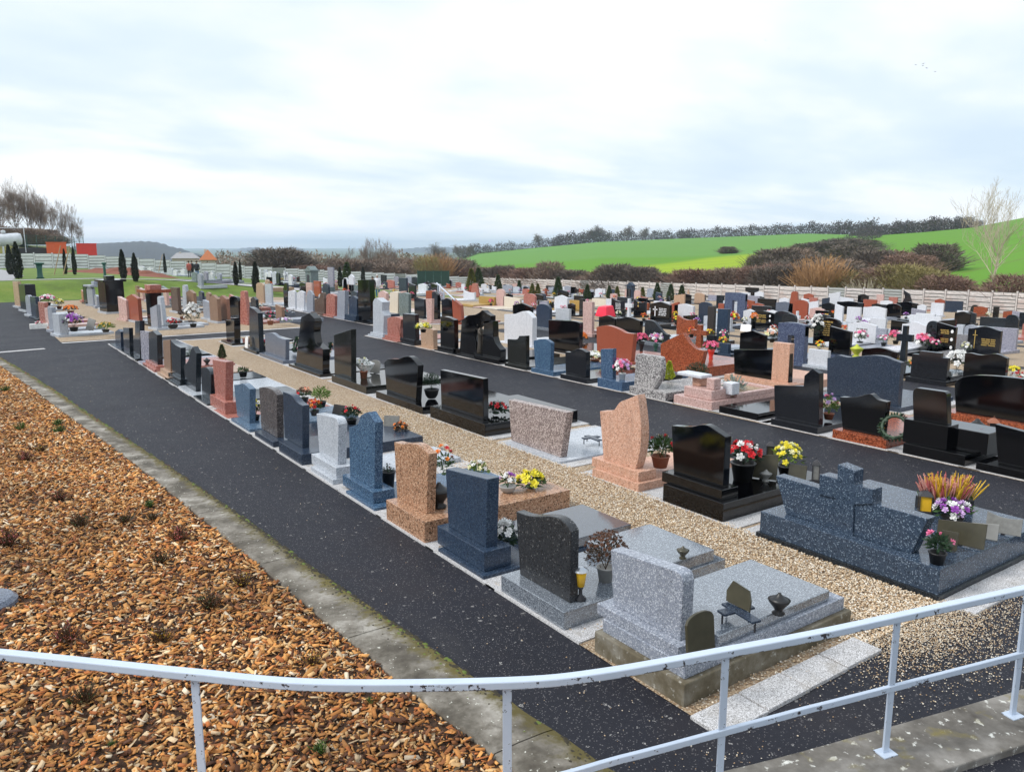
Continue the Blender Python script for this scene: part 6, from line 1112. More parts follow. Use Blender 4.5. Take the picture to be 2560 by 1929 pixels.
 dict(X=30.4, y0=58.91, y1=60.27, h=1.55, z=-0.73, shape='flat', mat='blg', desc=''),
 dict(X=33.9, y0=61.88, y1=63.42, h=0.97, z=-0.84, shape='peak', mat='wht', desc=''),
 dict(X=33.9, y0=59.9, y1=61.04, h=1.11, z=-0.89, shape='slantd', mat='blk', desc=''),
 dict(X=30.4, y0=57.42, y1=58.55, h=1.24, z=-0.8, shape='slantd', mat='blk3', desc=''),
 dict(X=42.5, y0=85.59, y1=87.52, h=1.0, z=-1.61, shape='arch', mat='pnk', desc=''),
 dict(X=57.7, y0=110.23, y1=111.8, h=1.47, z=-2.76, shape='arch', mat='gry', desc=''),
 dict(X=58.8, y0=109.72, y1=112.34, h=1.4, z=-2.83, shape='peak', mat='dkg', desc=''),
 dict(X=63.7, y0=110.22, y1=111.83, h=1.13, z=-3.13, shape='arch', mat='gry', desc=''),
 dict(X=64.9, y0=110.12, y1=111.83, h=1.18, z=-3.21, shape='arch', mat='lav', desc=''),
 dict(X=53.4, y0=110.16, y1=111.91, h=1.51, z=-2.5, shape='flat', mat='blk', desc=''),
 dict(X=25.3, y0=59.01, y1=60.08, h=1.38, z=-0.44, shape='taper', mat='wht', desc=''),
 dict(X=25.3, y0=57.88, y1=58.85, h=1.82, z=-0.56, shape='peak', mat='wht', desc=''),
 dict(X=25.3, y0=58.29, y1=59.2, h=0.97, z=-0.53, shape='flat', mat='tan2', desc=''),
 dict(X=25.3, y0=56.53, y1=58.29, h=1.03, z=-0.57, shape='flat', mat='grn', desc=''),
 dict(X=55.5, y0=110.27, y1=111.74, h=1.32, z=-2.63, shape='arch', mat='lav', desc=''),
 dict(X=23, y0=60.45, y1=62.42, h=1.82, z=0.02, shape='chapel', mat='grn', desc=''),
 dict(X=25.2, y0=61.69, y1=62.84, h=1.8, z=-0.09, shape='flat', mat='lav', desc=''),
 dict(X=21.8, y0=58.86, y1=60.19, h=0.89, z=-0.25, shape='arch', mat='blk', desc=''),
 dict(X=21.8, y0=57.59, y1=58.79, h=1.1, z=-0.4, shape='flat', mat='pnl', desc=''),
 dict(X=21.8, y0=55.98, y1=57.2, h=1.29, z=-0.4, shape='flat', mat='brr', desc=''),
 dict(X=21.8, y0=54.35, y1=55.44, h=1.17, z=-0.4, shape='arch', mat='blg', desc=''),
 dict(X=25.3, y0=61.32, y1=62.53, h=0.52, z=-0.12, shape='arch', mat='brn', desc=''),
 dict(X=21.8, y0=66.65, y1=68.17, h=0.64, z=0.18, shape='flat', mat='blk', desc=''),
 dict(X=21.8, y0=61.88, y1=62.63, h=0.99, z=0.2, shape='peak', mat='wht', desc=''),
 dict(X=21.8, y0=67.81, y1=68.49, h=1.02, z=0.18, shape='arch', mat='wht', desc=''),
 dict(X=21.8, y0=66.85, y1=67.66, h=1.13, z=0.18, shape='arch', mat='wht', desc=''),
 dict(X=21.8, y0=65.66, y1=66.57, h=1.12, z=0.19, shape='arch', mat='wgr', desc=''),
 dict(X=21.8, y0=64.86, y1=65.58, h=1.06, z=0.2, shape='arch', mat='dkg', desc=''),
 dict(X=25.3, y0=59.03, y1=60.03, h=1.33, z=-0.44, shape='arch', mat='wht', desc=''),
 dict(X=47.6, y0=72.83, y1=73.83, h=0.61, z=-1.75, shape='arch', mat='wht', desc=''),
 dict(X=56.2, y0=55.31, y1=56.06, h=0.91, z=-1.96, shape='slantd', mat='bld', desc=''),
 dict(X=59.7, y0=62.58, y1=63.58, h=0.86, z=-2.22, shape='arch', mat='wht', desc=''),
 dict(X=51.1, y0=68.6, y1=69.35, h=0.85, z=-1.88, shape='peak', mat='tan2', desc=''),
 dict(X=21.8, y0=49.42, y1=50.42, h=0.86, z=-0.38, shape='peak', mat='blg', desc=''),
 dict(X=56.2, y0=26.48, y1=27.23, h=0.68, z=-1.6, shape='flat', mat='wht', desc=''),
 dict(X=68.3, y0=46.69, y1=47.54, h=0.75, z=-2.37, shape='peak', mat='blk', desc=''),
 dict(X=47.6, y0=46.62, y1=47.37, h=0.68, z=-1.48, shape='peak', mat='bld', desc=''),
 dict(X=56.2, y0=85.93, y1=86.68, h=0.66, z=-2.35, shape='cross', mat='wht', desc=''),
 dict(X=71.6, y0=89.21, y1=89.96, h=0.69, z=-3.25, shape='wave', mat='bld', desc=''),
 dict(X=68.3, y0=101.34, y1=102.09, h=0.84, z=-3.26, shape='slantd', mat='blk', desc=''),
 dict(X=42.5, y0=44.88, y1=46.58, h=0.74, z=-1.25, shape='flat', mat='dkg', desc=''),
 dict(X=59.7, y0=72.59, y1=74.09, h=0.92, z=-2.37, shape='peak', mat='blk', desc=''),
 dict(X=71.6, y0=85.41, y1=87.11, h=0.62, z=-3.19, shape='wave', mat='blk3', desc=''),
 dict(X=68.3, y0=55.15, y1=56.85, h=0.75, z=-2.52, shape='wave', mat='wht', desc=''),
 dict(X=21.8, y0=47.51, y1=49.01, h=0.85, z=-0.38, shape='concave', mat='wht', desc=''),
 dict(X=42.5, y0=34.49, y1=35.39, h=0.77, z=-1.16, shape='arch', mat='wgr', desc=''),
 dict(X=71.6, y0=109.96, y1=110.71, h=0.88, z=-3.61, shape='flat', mat='tan2', desc=''),
 dict(X=71.6, y0=70.58, y1=71.33, h=0.62, z=-2.93, shape='arch', mat='gry', desc=''),
 dict(X=64.8, y0=29.16, y1=30.16, h=0.78, z=-1.96, shape='wave', mat='red', desc=''),
 dict(X=47.6, y0=108.33, y1=109.83, h=0.65, z=-2.12, shape='slantd', mat='wht', desc=''),
 dict(X=71.6, y0=78.74, y1=80.44, h=0.77, z=-3.08, shape='wave', mat='bld', desc=''),
 dict(X=71.6, y0=90.93, y1=91.83, h=0.89, z=-3.28, shape='step', mat='blk3', desc=''),
 dict(X=51.1, y0=40.22, y1=41.07, h=0.82, z=-1.56, shape='slantd', mat='red', desc=''),
 dict(X=68.3, y0=88.06, y1=89.76, h=0.91, z=-3.06, shape='flat', mat='blk3', desc=''),
 dict(X=39, y0=102.85, y1=103.7, h=0.69, z=-1.55, shape='cross', mat='bld', desc=''),
 dict(X=64.8, y0=67.49, y1=68.34, h=0.84, z=-2.54, shape='step', mat='lav', desc=''),
 dict(X=39, y0=51.74, y1=53.44, h=0.69, z=-1.16, shape='arch', mat='blk', desc=''),
 dict(X=39, y0=48.45, y1=49.2, h=0.64, z=-1.13, shape='peak', mat='wht', desc=''),
 dict(X=51.1, y0=92.66, y1=93.51, h=0.91, z=-2.15, shape='peak', mat='blk3', desc=''),
 dict(X=39, y0=40.84, y1=42.34, h=0.63, z=-1.07, shape='wave', mat='bld', desc=''),
 dict(X=68.3, y0=67.12, y1=67.87, h=0.87, z=-2.71, shape='wave', mat='blk', desc=''),
 dict(X=56.2, y0=88.57, y1=90.27, h=0.85, z=-2.39, shape='peak', mat='blg', desc=''),
 dict(X=42.5, y0=89.71, y1=91.41, h=0.8, z=-1.64, shape='arch', mat='pnk', desc=''),
 dict(X=47.6, y0=59.16, y1=60.66, h=0.84, z=-1.62, shape='peak', mat='blk', desc=''),
 dict(X=39, y0=22.39, y1=23.24, h=0.69, z=-0.93, shape='flat', mat='wht', desc=''),
 dict(X=42.5, y0=74.56, y1=76.26, h=0.87, z=-1.51, shape='flat', mat='wht', desc=''),
 dict(X=47.6, y0=92.87, y1=93.72, h=0.71, z=-1.96, shape='wave', mat='pnk', desc=''),
 dict(X=42.5, y0=16.52, y1=17.42, h=0.82, z=-1.0, shape='arch', mat='pnk', desc=''),
 dict(X=71.6, y0=63.57, y1=64.57, h=0.72, z=-2.81, shape='concave', mat='brr', desc=''),
 dict(X=47.6, y0=84.52, y1=86.02, h=0.87, z=-1.87, shape='peak', mat='blk3', desc=''),
 dict(X=56.2, y0=95.94, y1=96.84, h=0.71, z=-2.48, shape='concave', mat='red', desc=''),
 dict(X=56.2, y0=79.15, y1=80.65, h=0.74, z=-2.27, shape='wave', mat='wgr', desc=''),
 dict(X=39, y0=97.43, y1=98.93, h=0.83, z=-1.51, shape='concave', mat='wht', desc=''),
 dict(X=42.5, y0=83.01, y1=83.91, h=0.68, z=-1.58, shape='slantd', mat='pnl', desc=''),
 dict(X=42.5, y0=21.38, y1=23.08, h=0.92, z=-1.05, shape='step', mat='wht', desc=''),
 dict(X=56.2, y0=46.23, y1=47.08, h=0.74, z=-1.85, shape='cross', mat='blk', desc=''),
 dict(X=42.5, y0=43.04, y1=44.54, h=0.78, z=-1.24, shape='step', mat='blk', desc=''),
 dict(X=59.7, y0=41.32, y1=42.07, h=0.9, z=-1.93, shape='slantd', mat='wht', desc=''),
 dict(X=47.6, y0=76.1, y1=76.95, h=0.8, z=-1.79, shape='arch', mat='brr', desc=''),
 dict(X=30.4, y0=52.88, y1=53.78, h=0.73, z=-0.78, shape='wave', mat='lav', desc=''),
 dict(X=68.3, y0=104.25, y1=105.95, h=0.63, z=-3.32, shape='peak', mat='red', desc=''),
 dict(X=56.2, y0=84.37, y1=85.27, h=0.69, z=-2.33, shape='concave', mat='wht', desc=''),
 dict(X=64.8, y0=107.05, y1=108.75, h=0.88, z=-3.15, shape='wave', mat='pnk', desc=''),
 dict(X=68.3, y0=78.17, y1=78.92, h=0.78, z=-2.89, shape='slantu', mat='blg', desc=''),
 dict(X=59.7, y0=24.95, y1=25.8, h=0.74, z=-1.7, shape='slantu', mat='red', desc=''),
 dict(X=68.3, y0=58.38, y1=60.08, h=0.62, z=-2.57, shape='flat', mat='lav', desc=''),
 dict(X=68.3, y0=84.96, y1=86.46, h=0.87, z=-3.0, shape='wave', mat='wht', desc=''),
 dict(X=47.6, y0=39.33, y1=40.33, h=0.75, z=-1.41, shape='concave', mat='wgr', desc=''),
 dict(X=68.3, y0=45.06, y1=45.81, h=0.89, z=-2.35, shape='slantu', mat='blg', desc=''),
 dict(X=30.4, y0=39.76, y1=40.61, h=0.74, z=-0.71, shape='slantu', mat='lav', desc=''),
 dict(X=39, y0=109.2, y1=110.9, h=0.84, z=-1.6, shape='concave', mat='gry', desc=''),
 dict(X=71.6, y0=80.93, y1=81.68, h=0.75, z=-3.11, shape='flat', mat='wht', desc=''),
 dict(X=68.3, y0=60.53, y1=61.28, h=0.63, z=-2.6, shape='cross', mat='pnk', desc=''),
 dict(X=51.1, y0=36.11, y1=37.61, h=0.77, z=-1.52, shape='arch', mat='wht', desc=''),
 dict(X=59.7, y0=76.06, y1=76.96, h=0.73, z=-2.41, shape='flat', mat='blg', desc=''),
 dict(X=39, y0=92.0, y1=93.5, h=0.78, z=-1.47, shape='wave', mat='wht', desc=''),
 dict(X=59.7, y0=81.36, y1=82.11, h=0.83, z=-2.48, shape='cross', mat='tan2', desc=''),
 dict(X=51.1, y0=66.72, y1=67.72, h=0.84, z=-1.86, shape='cross', mat='brr', desc=''),
 dict(X=42.5, y0=32.14, y1=33.64, h=0.76, z=-1.14, shape='flat', mat='blk3', desc=''),
 dict(X=51.1, y0=99.7, y1=100.55, h=0.6, z=-2.23, shape='wave', mat='blg', desc=''),
 dict(X=42.5, y0=76.85, y1=77.75, h=0.76, z=-1.53, shape='peak', mat='blg', desc=''),
 dict(X=64.8, y0=82.89, y1=84.59, h=0.79, z=-2.78, shape='wave', mat='gry', desc=''),
 dict(X=25.3, y0=49.3, y1=50.8, h=0.91, z=-0.54, shape='slantu', mat='pnl', desc=''),
 dict(X=59.7, y0=69.4, y1=70.3, h=0.78, z=-2.32, shape='wave', mat='gry', desc=''),
 dict(X=56.2, y0=90.53, y1=92.03, h=0.63, z=-2.42, shape='slantd', mat='blg', desc=''),
 dict(X=39, y0=80.32, y1=81.22, h=0.82, z=-1.37, shape='flat', mat='blg', desc=''),
 dict(X=68.3, y0=81.55, y1=82.45, h=0.73, z=-2.94, shape='concave', mat='brr', desc=''),
 dict(X=47.6, y0=57.66, y1=58.56, h=0.65, z=-1.6, shape='slantu', mat='gry', desc=''),
 dict(X=64.8, y0=104.14, y1=105.14, h=0.64, z=-3.1, shape='wave', mat='lav', desc=''),
 dict(X=56.2, y0=77.18, y1=78.68, h=0.92, z=-2.25, shape='wave', mat='gry', desc=''),
 dict(X=59.7, y0=107.76, y1=108.61, h=0.61, z=-2.85, shape='slantd', mat='gry', desc=''),
 dict(X=64.8, y0=43.98, y1=44.83, h=0.88, z=-2.18, shape='flat', mat='pnk', desc=''),
 dict(X=19.4, y0=60.19, y1=61.04, h=0.77, z=0.14, shape='wave', mat='tan2', desc=''),
 dict(X=59.7, y0=84.99, y1=85.89, h=0.66, z=-2.53, shape='peak', mat='brr', desc=''),
 dict(X=64.8, y0=57.03, y1=57.88, h=0.68, z=-2.38, shape='cross', mat='blk3', desc=''),
 dict(X=39, y0=39.57, y1=40.57, h=0.67, z=-1.06, shape='wave', mat='red', desc=''),
 dict(X=51.1, y0=108.07, y1=109.57, h=0.74, z=-2.33, shape='wave', mat='bld', desc=''),
 dict(X=39, y0=94.06, y1=95.56, h=0.64, z=-1.48, shape='flat', mat='tan2', desc=''),
 dict(X=51.1, y0=69.92, y1=71.42, h=0.68, z=-1.9, shape='wave', mat='pnk', desc=''),
 dict(X=42.5, y0=55.96, y1=56.86, h=0.61, z=-1.35, shape='arch', mat='blg', desc=''),
 dict(X=51.1, y0=23.62, y1=24.37, h=0.82, z=-1.38, shape='peak', mat='dkg', desc=''),
 dict(X=64.8, y0=49.89, y1=50.89, h=0.79, z=-2.27, shape='wave', mat='dkg', desc=''),
 dict(X=30.4, y0=25.24, y1=26.94, h=0.74, z=-0.64, shape='peak', mat='wgr', desc=''),
 dict(X=51.1, y0=56.09, y1=56.99, h=0.71, z=-1.74, shape='wave', mat='pnl', desc=''),
 dict(X=59.7, y0=79.76, y1=80.51, h=0.72, z=-2.46, shape='flat', mat='brr', desc=''),
 dict(X=71.6, y0=108.07, y1=108.82, h=0.73, z=-3.58, shape='wave', mat='tan2', desc=''),
 dict(X=39, y0=46.66, y1=47.66, h=0.8, z=-1.12, shape='flat', mat='blk', desc=''),
 dict(X=39, y0=107.79, y1=108.69, h=0.79, z=-1.58, shape='slantu', mat='blk', desc=''),
 dict(X=64.8, y0=60.65, y1=61.55, h=0.71, z=-2.44, shape='concave', mat='blg', desc=''),
 dict(X=56.2, y0=31.83, y1=32.73, h=0.82, z=-1.67, shape='flat', mat='blk3', desc=''),
 dict(X=56.2, y0=75.93, y1=76.83, h=0.69, z=-2.23, shape='flat', mat='pnl', desc=''),
 dict(X=30.4, y0=27.46, y1=28.31, h=0.67, z=-0.65, shape='slantu', mat='blk', desc=''),
 dict(X=59.7, y0=46.47, y1=47.97, h=0.92, z=-2.01, shape='flat', mat='lav', desc=''),
 dict(X=30.4, y0=54.12, y1=55.62, h=0.79, z=-0.79, shape='wave', mat='brr', desc=''),
 dict(X=64.8, y0=90.84, y1=91.74, h=0.69, z=-2.9, shape='flat', mat='wht', desc=''),
 dict(X=39, y0=25.62, y1=26.62, h=0.7, z=-0.95, shape='wave', mat='dkg', desc=''),
 dict(X=64.8, y0=94.44, y1=95.34, h=0.89, z=-2.95, shape='peak', mat='blk3', desc=''),
 dict(X=42.5, y0=66.3, y1=67.2, h=0.72, z=-1.44, shape='peak', mat='wht', desc=''),
 dict(X=47.6, y0=91.07, y1=92.57, h=0.63, z=-1.94, shape='step', mat='red', desc=''),
 dict(X=51.1, y0=111.5, y1=112.5, h=0.62, z=-2.36, shape='slantd', mat='wht', desc=''),
 dict(X=47.6, y0=48.47, y1=49.22, h=0.71, z=-1.5, shape='slantd', mat='red', desc=''),
 dict(X=59.7, y0=86.41, y1=87.91, h=0.63, z=-2.56, shape='arch', mat='blg', desc=''),
 dict(X=51.1, y0=26.76, y1=27.66, h=0.83, z=-1.41, shape='slantd', mat='lav', desc=''),
 dict(X=47.6, y0=77.86, y1=78.61, h=0.9, z=-1.8, shape='flat', mat='wht', desc=''),
 dict(X=56.2, y0=51.5, y1=52.25, h=0.9, z=-1.91, shape='slantd', mat='blk', desc=''),
 dict(X=64.8, y0=36.64, y1=37.39, h=0.67, z=-2.07, shape='cross', mat='wgr', desc=''),
 dict(X=19.4, y0=49.23, y1=50.08, h=0.63, z=-0.28, shape='arch', mat='wgr', desc=''),
 dict(X=33.9, y0=20.23, y1=21.13, h=0.69, z=-0.73, shape='concave', mat='blk', desc=''),
 dict(X=33.9, y0=53.95, y1=55.65, h=0.78, z=-0.94, shape='concave', mat='wht', desc=''),
 dict(X=51.1, y0=59.53, y1=61.03, h=0.74, z=-1.78, shape='flat', mat='blk3', desc=''),
 dict(X=39, y0=20.61, y1=22.11, h=0.65, z=-0.92, shape='slantd', mat='blk', desc=''),
 dict(X=33.9, y0=48.76, y1=49.51, h=0.82, z=-0.91, shape='wave', mat='blk', desc=''),
 dict(X=56.2, y0=22.74, y1=23.74, h=0.83, z=-1.55, shape='slantd', mat='lav', desc=''),
 dict(X=39, y0=37.57, y1=39.07, h=0.79, z=-1.05, shape='flat', mat='wht', desc=''),
 dict(X=6.3, y0=47.56, y1=48.4, h=0.78, z=0.0, shape='wave', mat='wgr', desc=''),
 dict(X=6.3, y0=49.5, y1=50.34, h=0.76, z=0.0, shape='peak', mat='gry', desc=''),
 dict(X=6.3, y0=55.2, y1=56.04, h=0.75, z=0.0, shape='slantd', mat='pnk', desc=''),
 dict(X=9.6, y0=47.77, y1=48.61, h=0.94, z=0.0, shape='flat', mat='pnl', desc=''),
 dict(X=9.6, y0=52.9, y1=53.74, h=0.82, z=0.0, shape='wave', mat='blg', desc=''),
 dict(X=9.6, y0=54.82, y1=55.66, h=0.79, z=0.0, shape='slantd', mat='pnl', desc=''),
 dict(X=9.6, y0=56.39, y1=57.23, h=0.87, z=0.0, shape='flat', mat='brn', desc=''),
 dict(X=12.0, y0=35.58, y1=36.42, h=0.8, z=0.0, shape='slantd', mat='brn', desc=''),
 dict(X=12.0, y0=39.32, y1=40.16, h=0.96, z=0.0, shape='peak', mat='dkg', desc=''),
 dict(X=12.0, y0=43.15, y1=43.99, h=0.88, z=0.0, shape='slantd', mat='pnk', desc=''),
 dict(X=12.0, y0=48.04, y1=48.88, h=0.78, z=0.0, shape='wave', mat='brn', desc=''),
 dict(X=12.0, y0=49.74, y1=50.58, h=0.78, z=0.0, shape='peak', mat='blg', desc='')]
ROT_D = [
 dict(X=3.0, Y=35.23, z=0.0, w=0.89, h=0.89, rot=9, shape='flat', mat='wgr', label='pale headstone with a black edge behind purple flowers across the cross path', th=0.3),
 dict(X=2.98, Y=37.13, z=0.0, w=0.61, h=1.02, rot=9, shape='flat', mat='gry', label='plain mid grey headstone second after the cross path', th=0.16),
 dict(X=3.02, Y=39.19, z=0.0, w=0.55, h=0.84, rot=9, shape='flat', mat='pnl', label='narrow pale pink headstone beside a white trough', th=0.16),
 dict(X=3.01, Y=41.3, z=0.0, w=1.02, h=0.97, rot=9, shape='flat', mat='pnk', label='broad dusky pink headstone under white and red flowers', th=0.16),
 dict(X=2.97, Y=43.22, z=0.0, w=0.49, h=0.76, rot=9, shape='flat', mat='dkg', label='small dark headstone between a pink and a slate one', th=0.16),
 dict(X=2.91, Y=44.38, z=0.0, w=0.98, h=1.07, rot=9, shape='flat', mat='blg', label='slate headstone topped with pink blooms at the left edge', th=0.16),
 dict(X=2.8, Y=46.13, z=0.0, w=0.85, h=1.05, rot=9, shape='arch', mat='gry', label='grey headstone with a rounded white cap near the grass bank', th=0.16),
 dict(X=2.8, Y=49.56, z=0.0, w=1.28, h=1.45, rot=9, shape='flat', mat='dkg', label='tall dark box-like monument with dried wreaths on top by the grass bank', th=0.5),
 dict(X=2.7, Y=52.93, z=0.0, w=1.18, h=1.48, rot=9, shape='flat', mat='tan2', label='tan headstone farthest along the asphalt lane below the grass bank', th=0.16),
 dict(X=6.62, Y=35.71, z=0.0, w=0.76, h=1.06, rot=9, shape='slantu', mat='gry', label='light grey headstone with a tall fin beside white flowers', th=0.16),
 dict(X=7.02, Y=36.5, z=0.0, w=0.66, h=1.35, rot=9, shape='taper', mat='wgr', label='tall pale grey fin-shaped stele beside white flowers', th=0.16),
 dict(X=6.79, Y=37.6, z=0.0, w=0.54, h=1.45, rot=9, shape='flat', mat='blk', label='black square column under a dark red lintel', th=0.5),
 dict(X=6.5, Y=39.81, z=0.0, w=1.49, h=1.28, rot=9, shape='peak', mat='brr', label='brown-red headstone with a low gable behind the black column', th=0.16),
 dict(X=6.24, Y=40.84, z=0.0, w=1.1, h=1.11, rot=9, shape='slantd', mat='pnl', label='pale pink headstone with a slanted top left of the brown-red one', th=0.16),
 dict(X=6.11, Y=45.87, z=0.0, w=1.16, h=1.63, rot=9, shape='flat', mat='blk', label='large black chapel-shaped monument with a cornice near the grass bank', th=0.9),
 dict(X=6.25, Y=51.76, z=0.0, w=1.05, h=1.12, rot=9, shape='arch', mat='gry', label='grey arched headstone near the black chapel-shaped monument', th=0.16),
 dict(X=6.24, Y=53.84, z=0.0, w=0.62, h=1.14, rot=9, shape='flat', mat='dkg', label='thin dark headstone last before the grass bank in the gravel row', th=0.16),
 dict(X=9.46, Y=37.33, z=0.0, w=0.87, h=1.27, rot=9, shape='peak', mat='brn', label='brown gabled headstone in front of the grass bank', th=0.16),
 dict(X=9.89, Y=37.45, z=0.0, w=0.9, h=1.23, rot=9, shape='peak', mat='brn2', label='reddish brown headstone beside a black round-topped one', th=0.16),
 dict(X=10.73, Y=38.61, z=0.0, w=0.98, h=1.1, rot=9, shape='arch', mat='blk', label='black round-topped headstone beside a reddish brown one', th=0.16),
 dict(X=9.91, Y=43.65, z=0.0, w=0.94, h=1.19, rot=9, shape='peak', mat='brn', label='brown pointed headstone with one white bloom beside it', th=0.16),
 dict(X=9.24, Y=44.11, z=0.0, w=0.91, h=1.33, rot=9, shape='flat', mat='brk', label='dark brown slab headstone before the bright bank', th=0.16),
 dict(X=9.89, Y=44.78, z=0.0, w=0.71, h=1.41, rot=9, shape='taper', mat='wgr', label='slim whitish grey stele tapering upward before the bank', th=0.16),
 dict(X=9.58, Y=38.96, z=0.0, w=0.93, h=0.93, rot=9, shape='slantd', mat='gry', label='leaning grey wedge headstone behind the white flowers', th=0.16),
 dict(X=10.37, Y=35.85, z=0.0, w=0.81, h=1.5, rot=9, shape='taper', mat='pnk', label='tall pink flame-shaped headstone beside the dark slanting one', th=0.16),
 dict(X=9.98, Y=50.37, z=0.0, w=0.68, h=1.1, rot=9, shape='slantd', mat='grn', label='green-black headstone with a slanting top before the bank', th=0.16),
 dict(X=17.52, Y=100.2, z=0.28, w=1.83, h=0.84, rot=12, shape='arch', mat='wht', label='@lawn', th=0.16),
 dict(X=19.3, Y=104.24, z=0.09, w=1.67, h=0.77, rot=12, shape='cross', mat='wht', label='@lawn', th=0.16),
 dict(X=20.71, Y=100.32, z=0.01, w=1.47, h=0.8, rot=12, shape='arch', mat='wgr', label='@lawn', th=0.16),
 dict(X=19.51, Y=91.98, z=0.18, w=0.89, h=0.65, rot=12, shape='arch', mat='wht', label='@lawn', th=0.16),
 dict(X=21.29, Y=96.47, z=-0.01, w=1.02, h=0.81, rot=12, shape='peak', mat='wht', label='@lawn', th=0.16),
 dict(X=14.52, Y=62.22, z=0.82, w=0.82, h=0.69, rot=12, shape='arch', mat='grn', label='@lawn', th=0.16),
 dict(X=14.49, Y=60.55, z=0.47, w=0.63, h=0.98, rot=12, shape='arch', mat='gry', label='@lawn', th=0.16),
 dict(X=15.29, Y=62.16, z=0.75, w=0.52, h=0.8, rot=12, shape='arch', mat='lav', label='@lawn', th=0.16),
 dict(X=18.65, Y=73.69, z=0.4, w=0.96, h=0.36, rot=12, shape='flat', mat='wgr', label='@lawn', th=0.16),
 dict(X=16.63, Y=63.56, z=0.65, w=0.59, h=0.7, rot=12, shape='arch', mat='gry', label='@lawn', th=0.16),
 dict(X=18.7, Y=73.69, z=0.4, w=0.62, h=0.81, rot=12, shape='cross', mat='wht', label='@lawn', th=0.16),
 dict(X=42.68, Y=112, z=-2.22, w=1.13, h=1.44, rot=12, shape='flat', mat='wht', label='@lawn', th=0.16),
 dict(X=35.72, Y=112, z=-1.44, w=0.88, h=1.5, rot=12, shape='arch', mat='wgr', label='@lawn', th=0.16),
 dict(X=34.85, Y=112, z=-1.32, w=0.79, h=1.39, rot=12, shape='arch', mat='wht', label='@lawn', th=0.16),
 dict(X=38.4, Y=112, z=-1.71, w=0.63, h=1.62, rot=12, shape='cross', mat='wht', label='@lawn', th=0.16),
 dict(X=38.61, Y=112, z=-1.8, w=0.89, h=1.48, rot=12, shape='arch', mat='wht', label='@lawn', th=0.16)]
BED_D = [(0.69, 22.11, 2, 1.08), (0.73, 17.29, 2, 1.08), (1.34, 17.4, 2, 1.01), (1.29, 16.64, 2, 1.08), (0.88, 15.19, 3, 0.86), (0.63, 14.66, 1, 1.01), (0.18, 10.4, 1, 1.3), (0.96, 10.75, 0, 1.15), (1.45, 10.64, 0, 0.86), (1.76, 10.54, 0, 0.79), (1.82, 11.13, 2, 0.79), (1.87, 9.57, 1, 1.15), (0.85, 12.07, 1, 0.94), (1.55, 9.0, 0, 0.79), (2.09, 7.85, 3, 0.86), (1.7, 7.54, 0, 1.08), (0.48, 7.5, 1, 1.08), (1.17, 7.07, 3, 0.94), (0.49, 6.4, 0, 0.94), (2.11, 5.94, 3, 0.65), (1.73, 4.81, 2, 0.65), (0.39, 6.43, 2, 0.36), (2.27, 5.16, 2, 0.36), (0.57, 5.71, 2, 0.29)]
PEOPLE_D = {'bronze': (13.14, 20.57, 0.2), 'redbox': (30.76, 34.69, -0.7), 'white': (27.84, 58.97, -0.64), 'dark': (27.16, 58.42, -0.64), 'red': (19.59, 85.79, 0.22), 'mid': (20.0, 86.21, 0.18), 'cap': (19.85, 83.68, 0.22), 'railA': (21.39, 37.88, 1.46), 'railB': (17.48, 29.41, 1.17)}
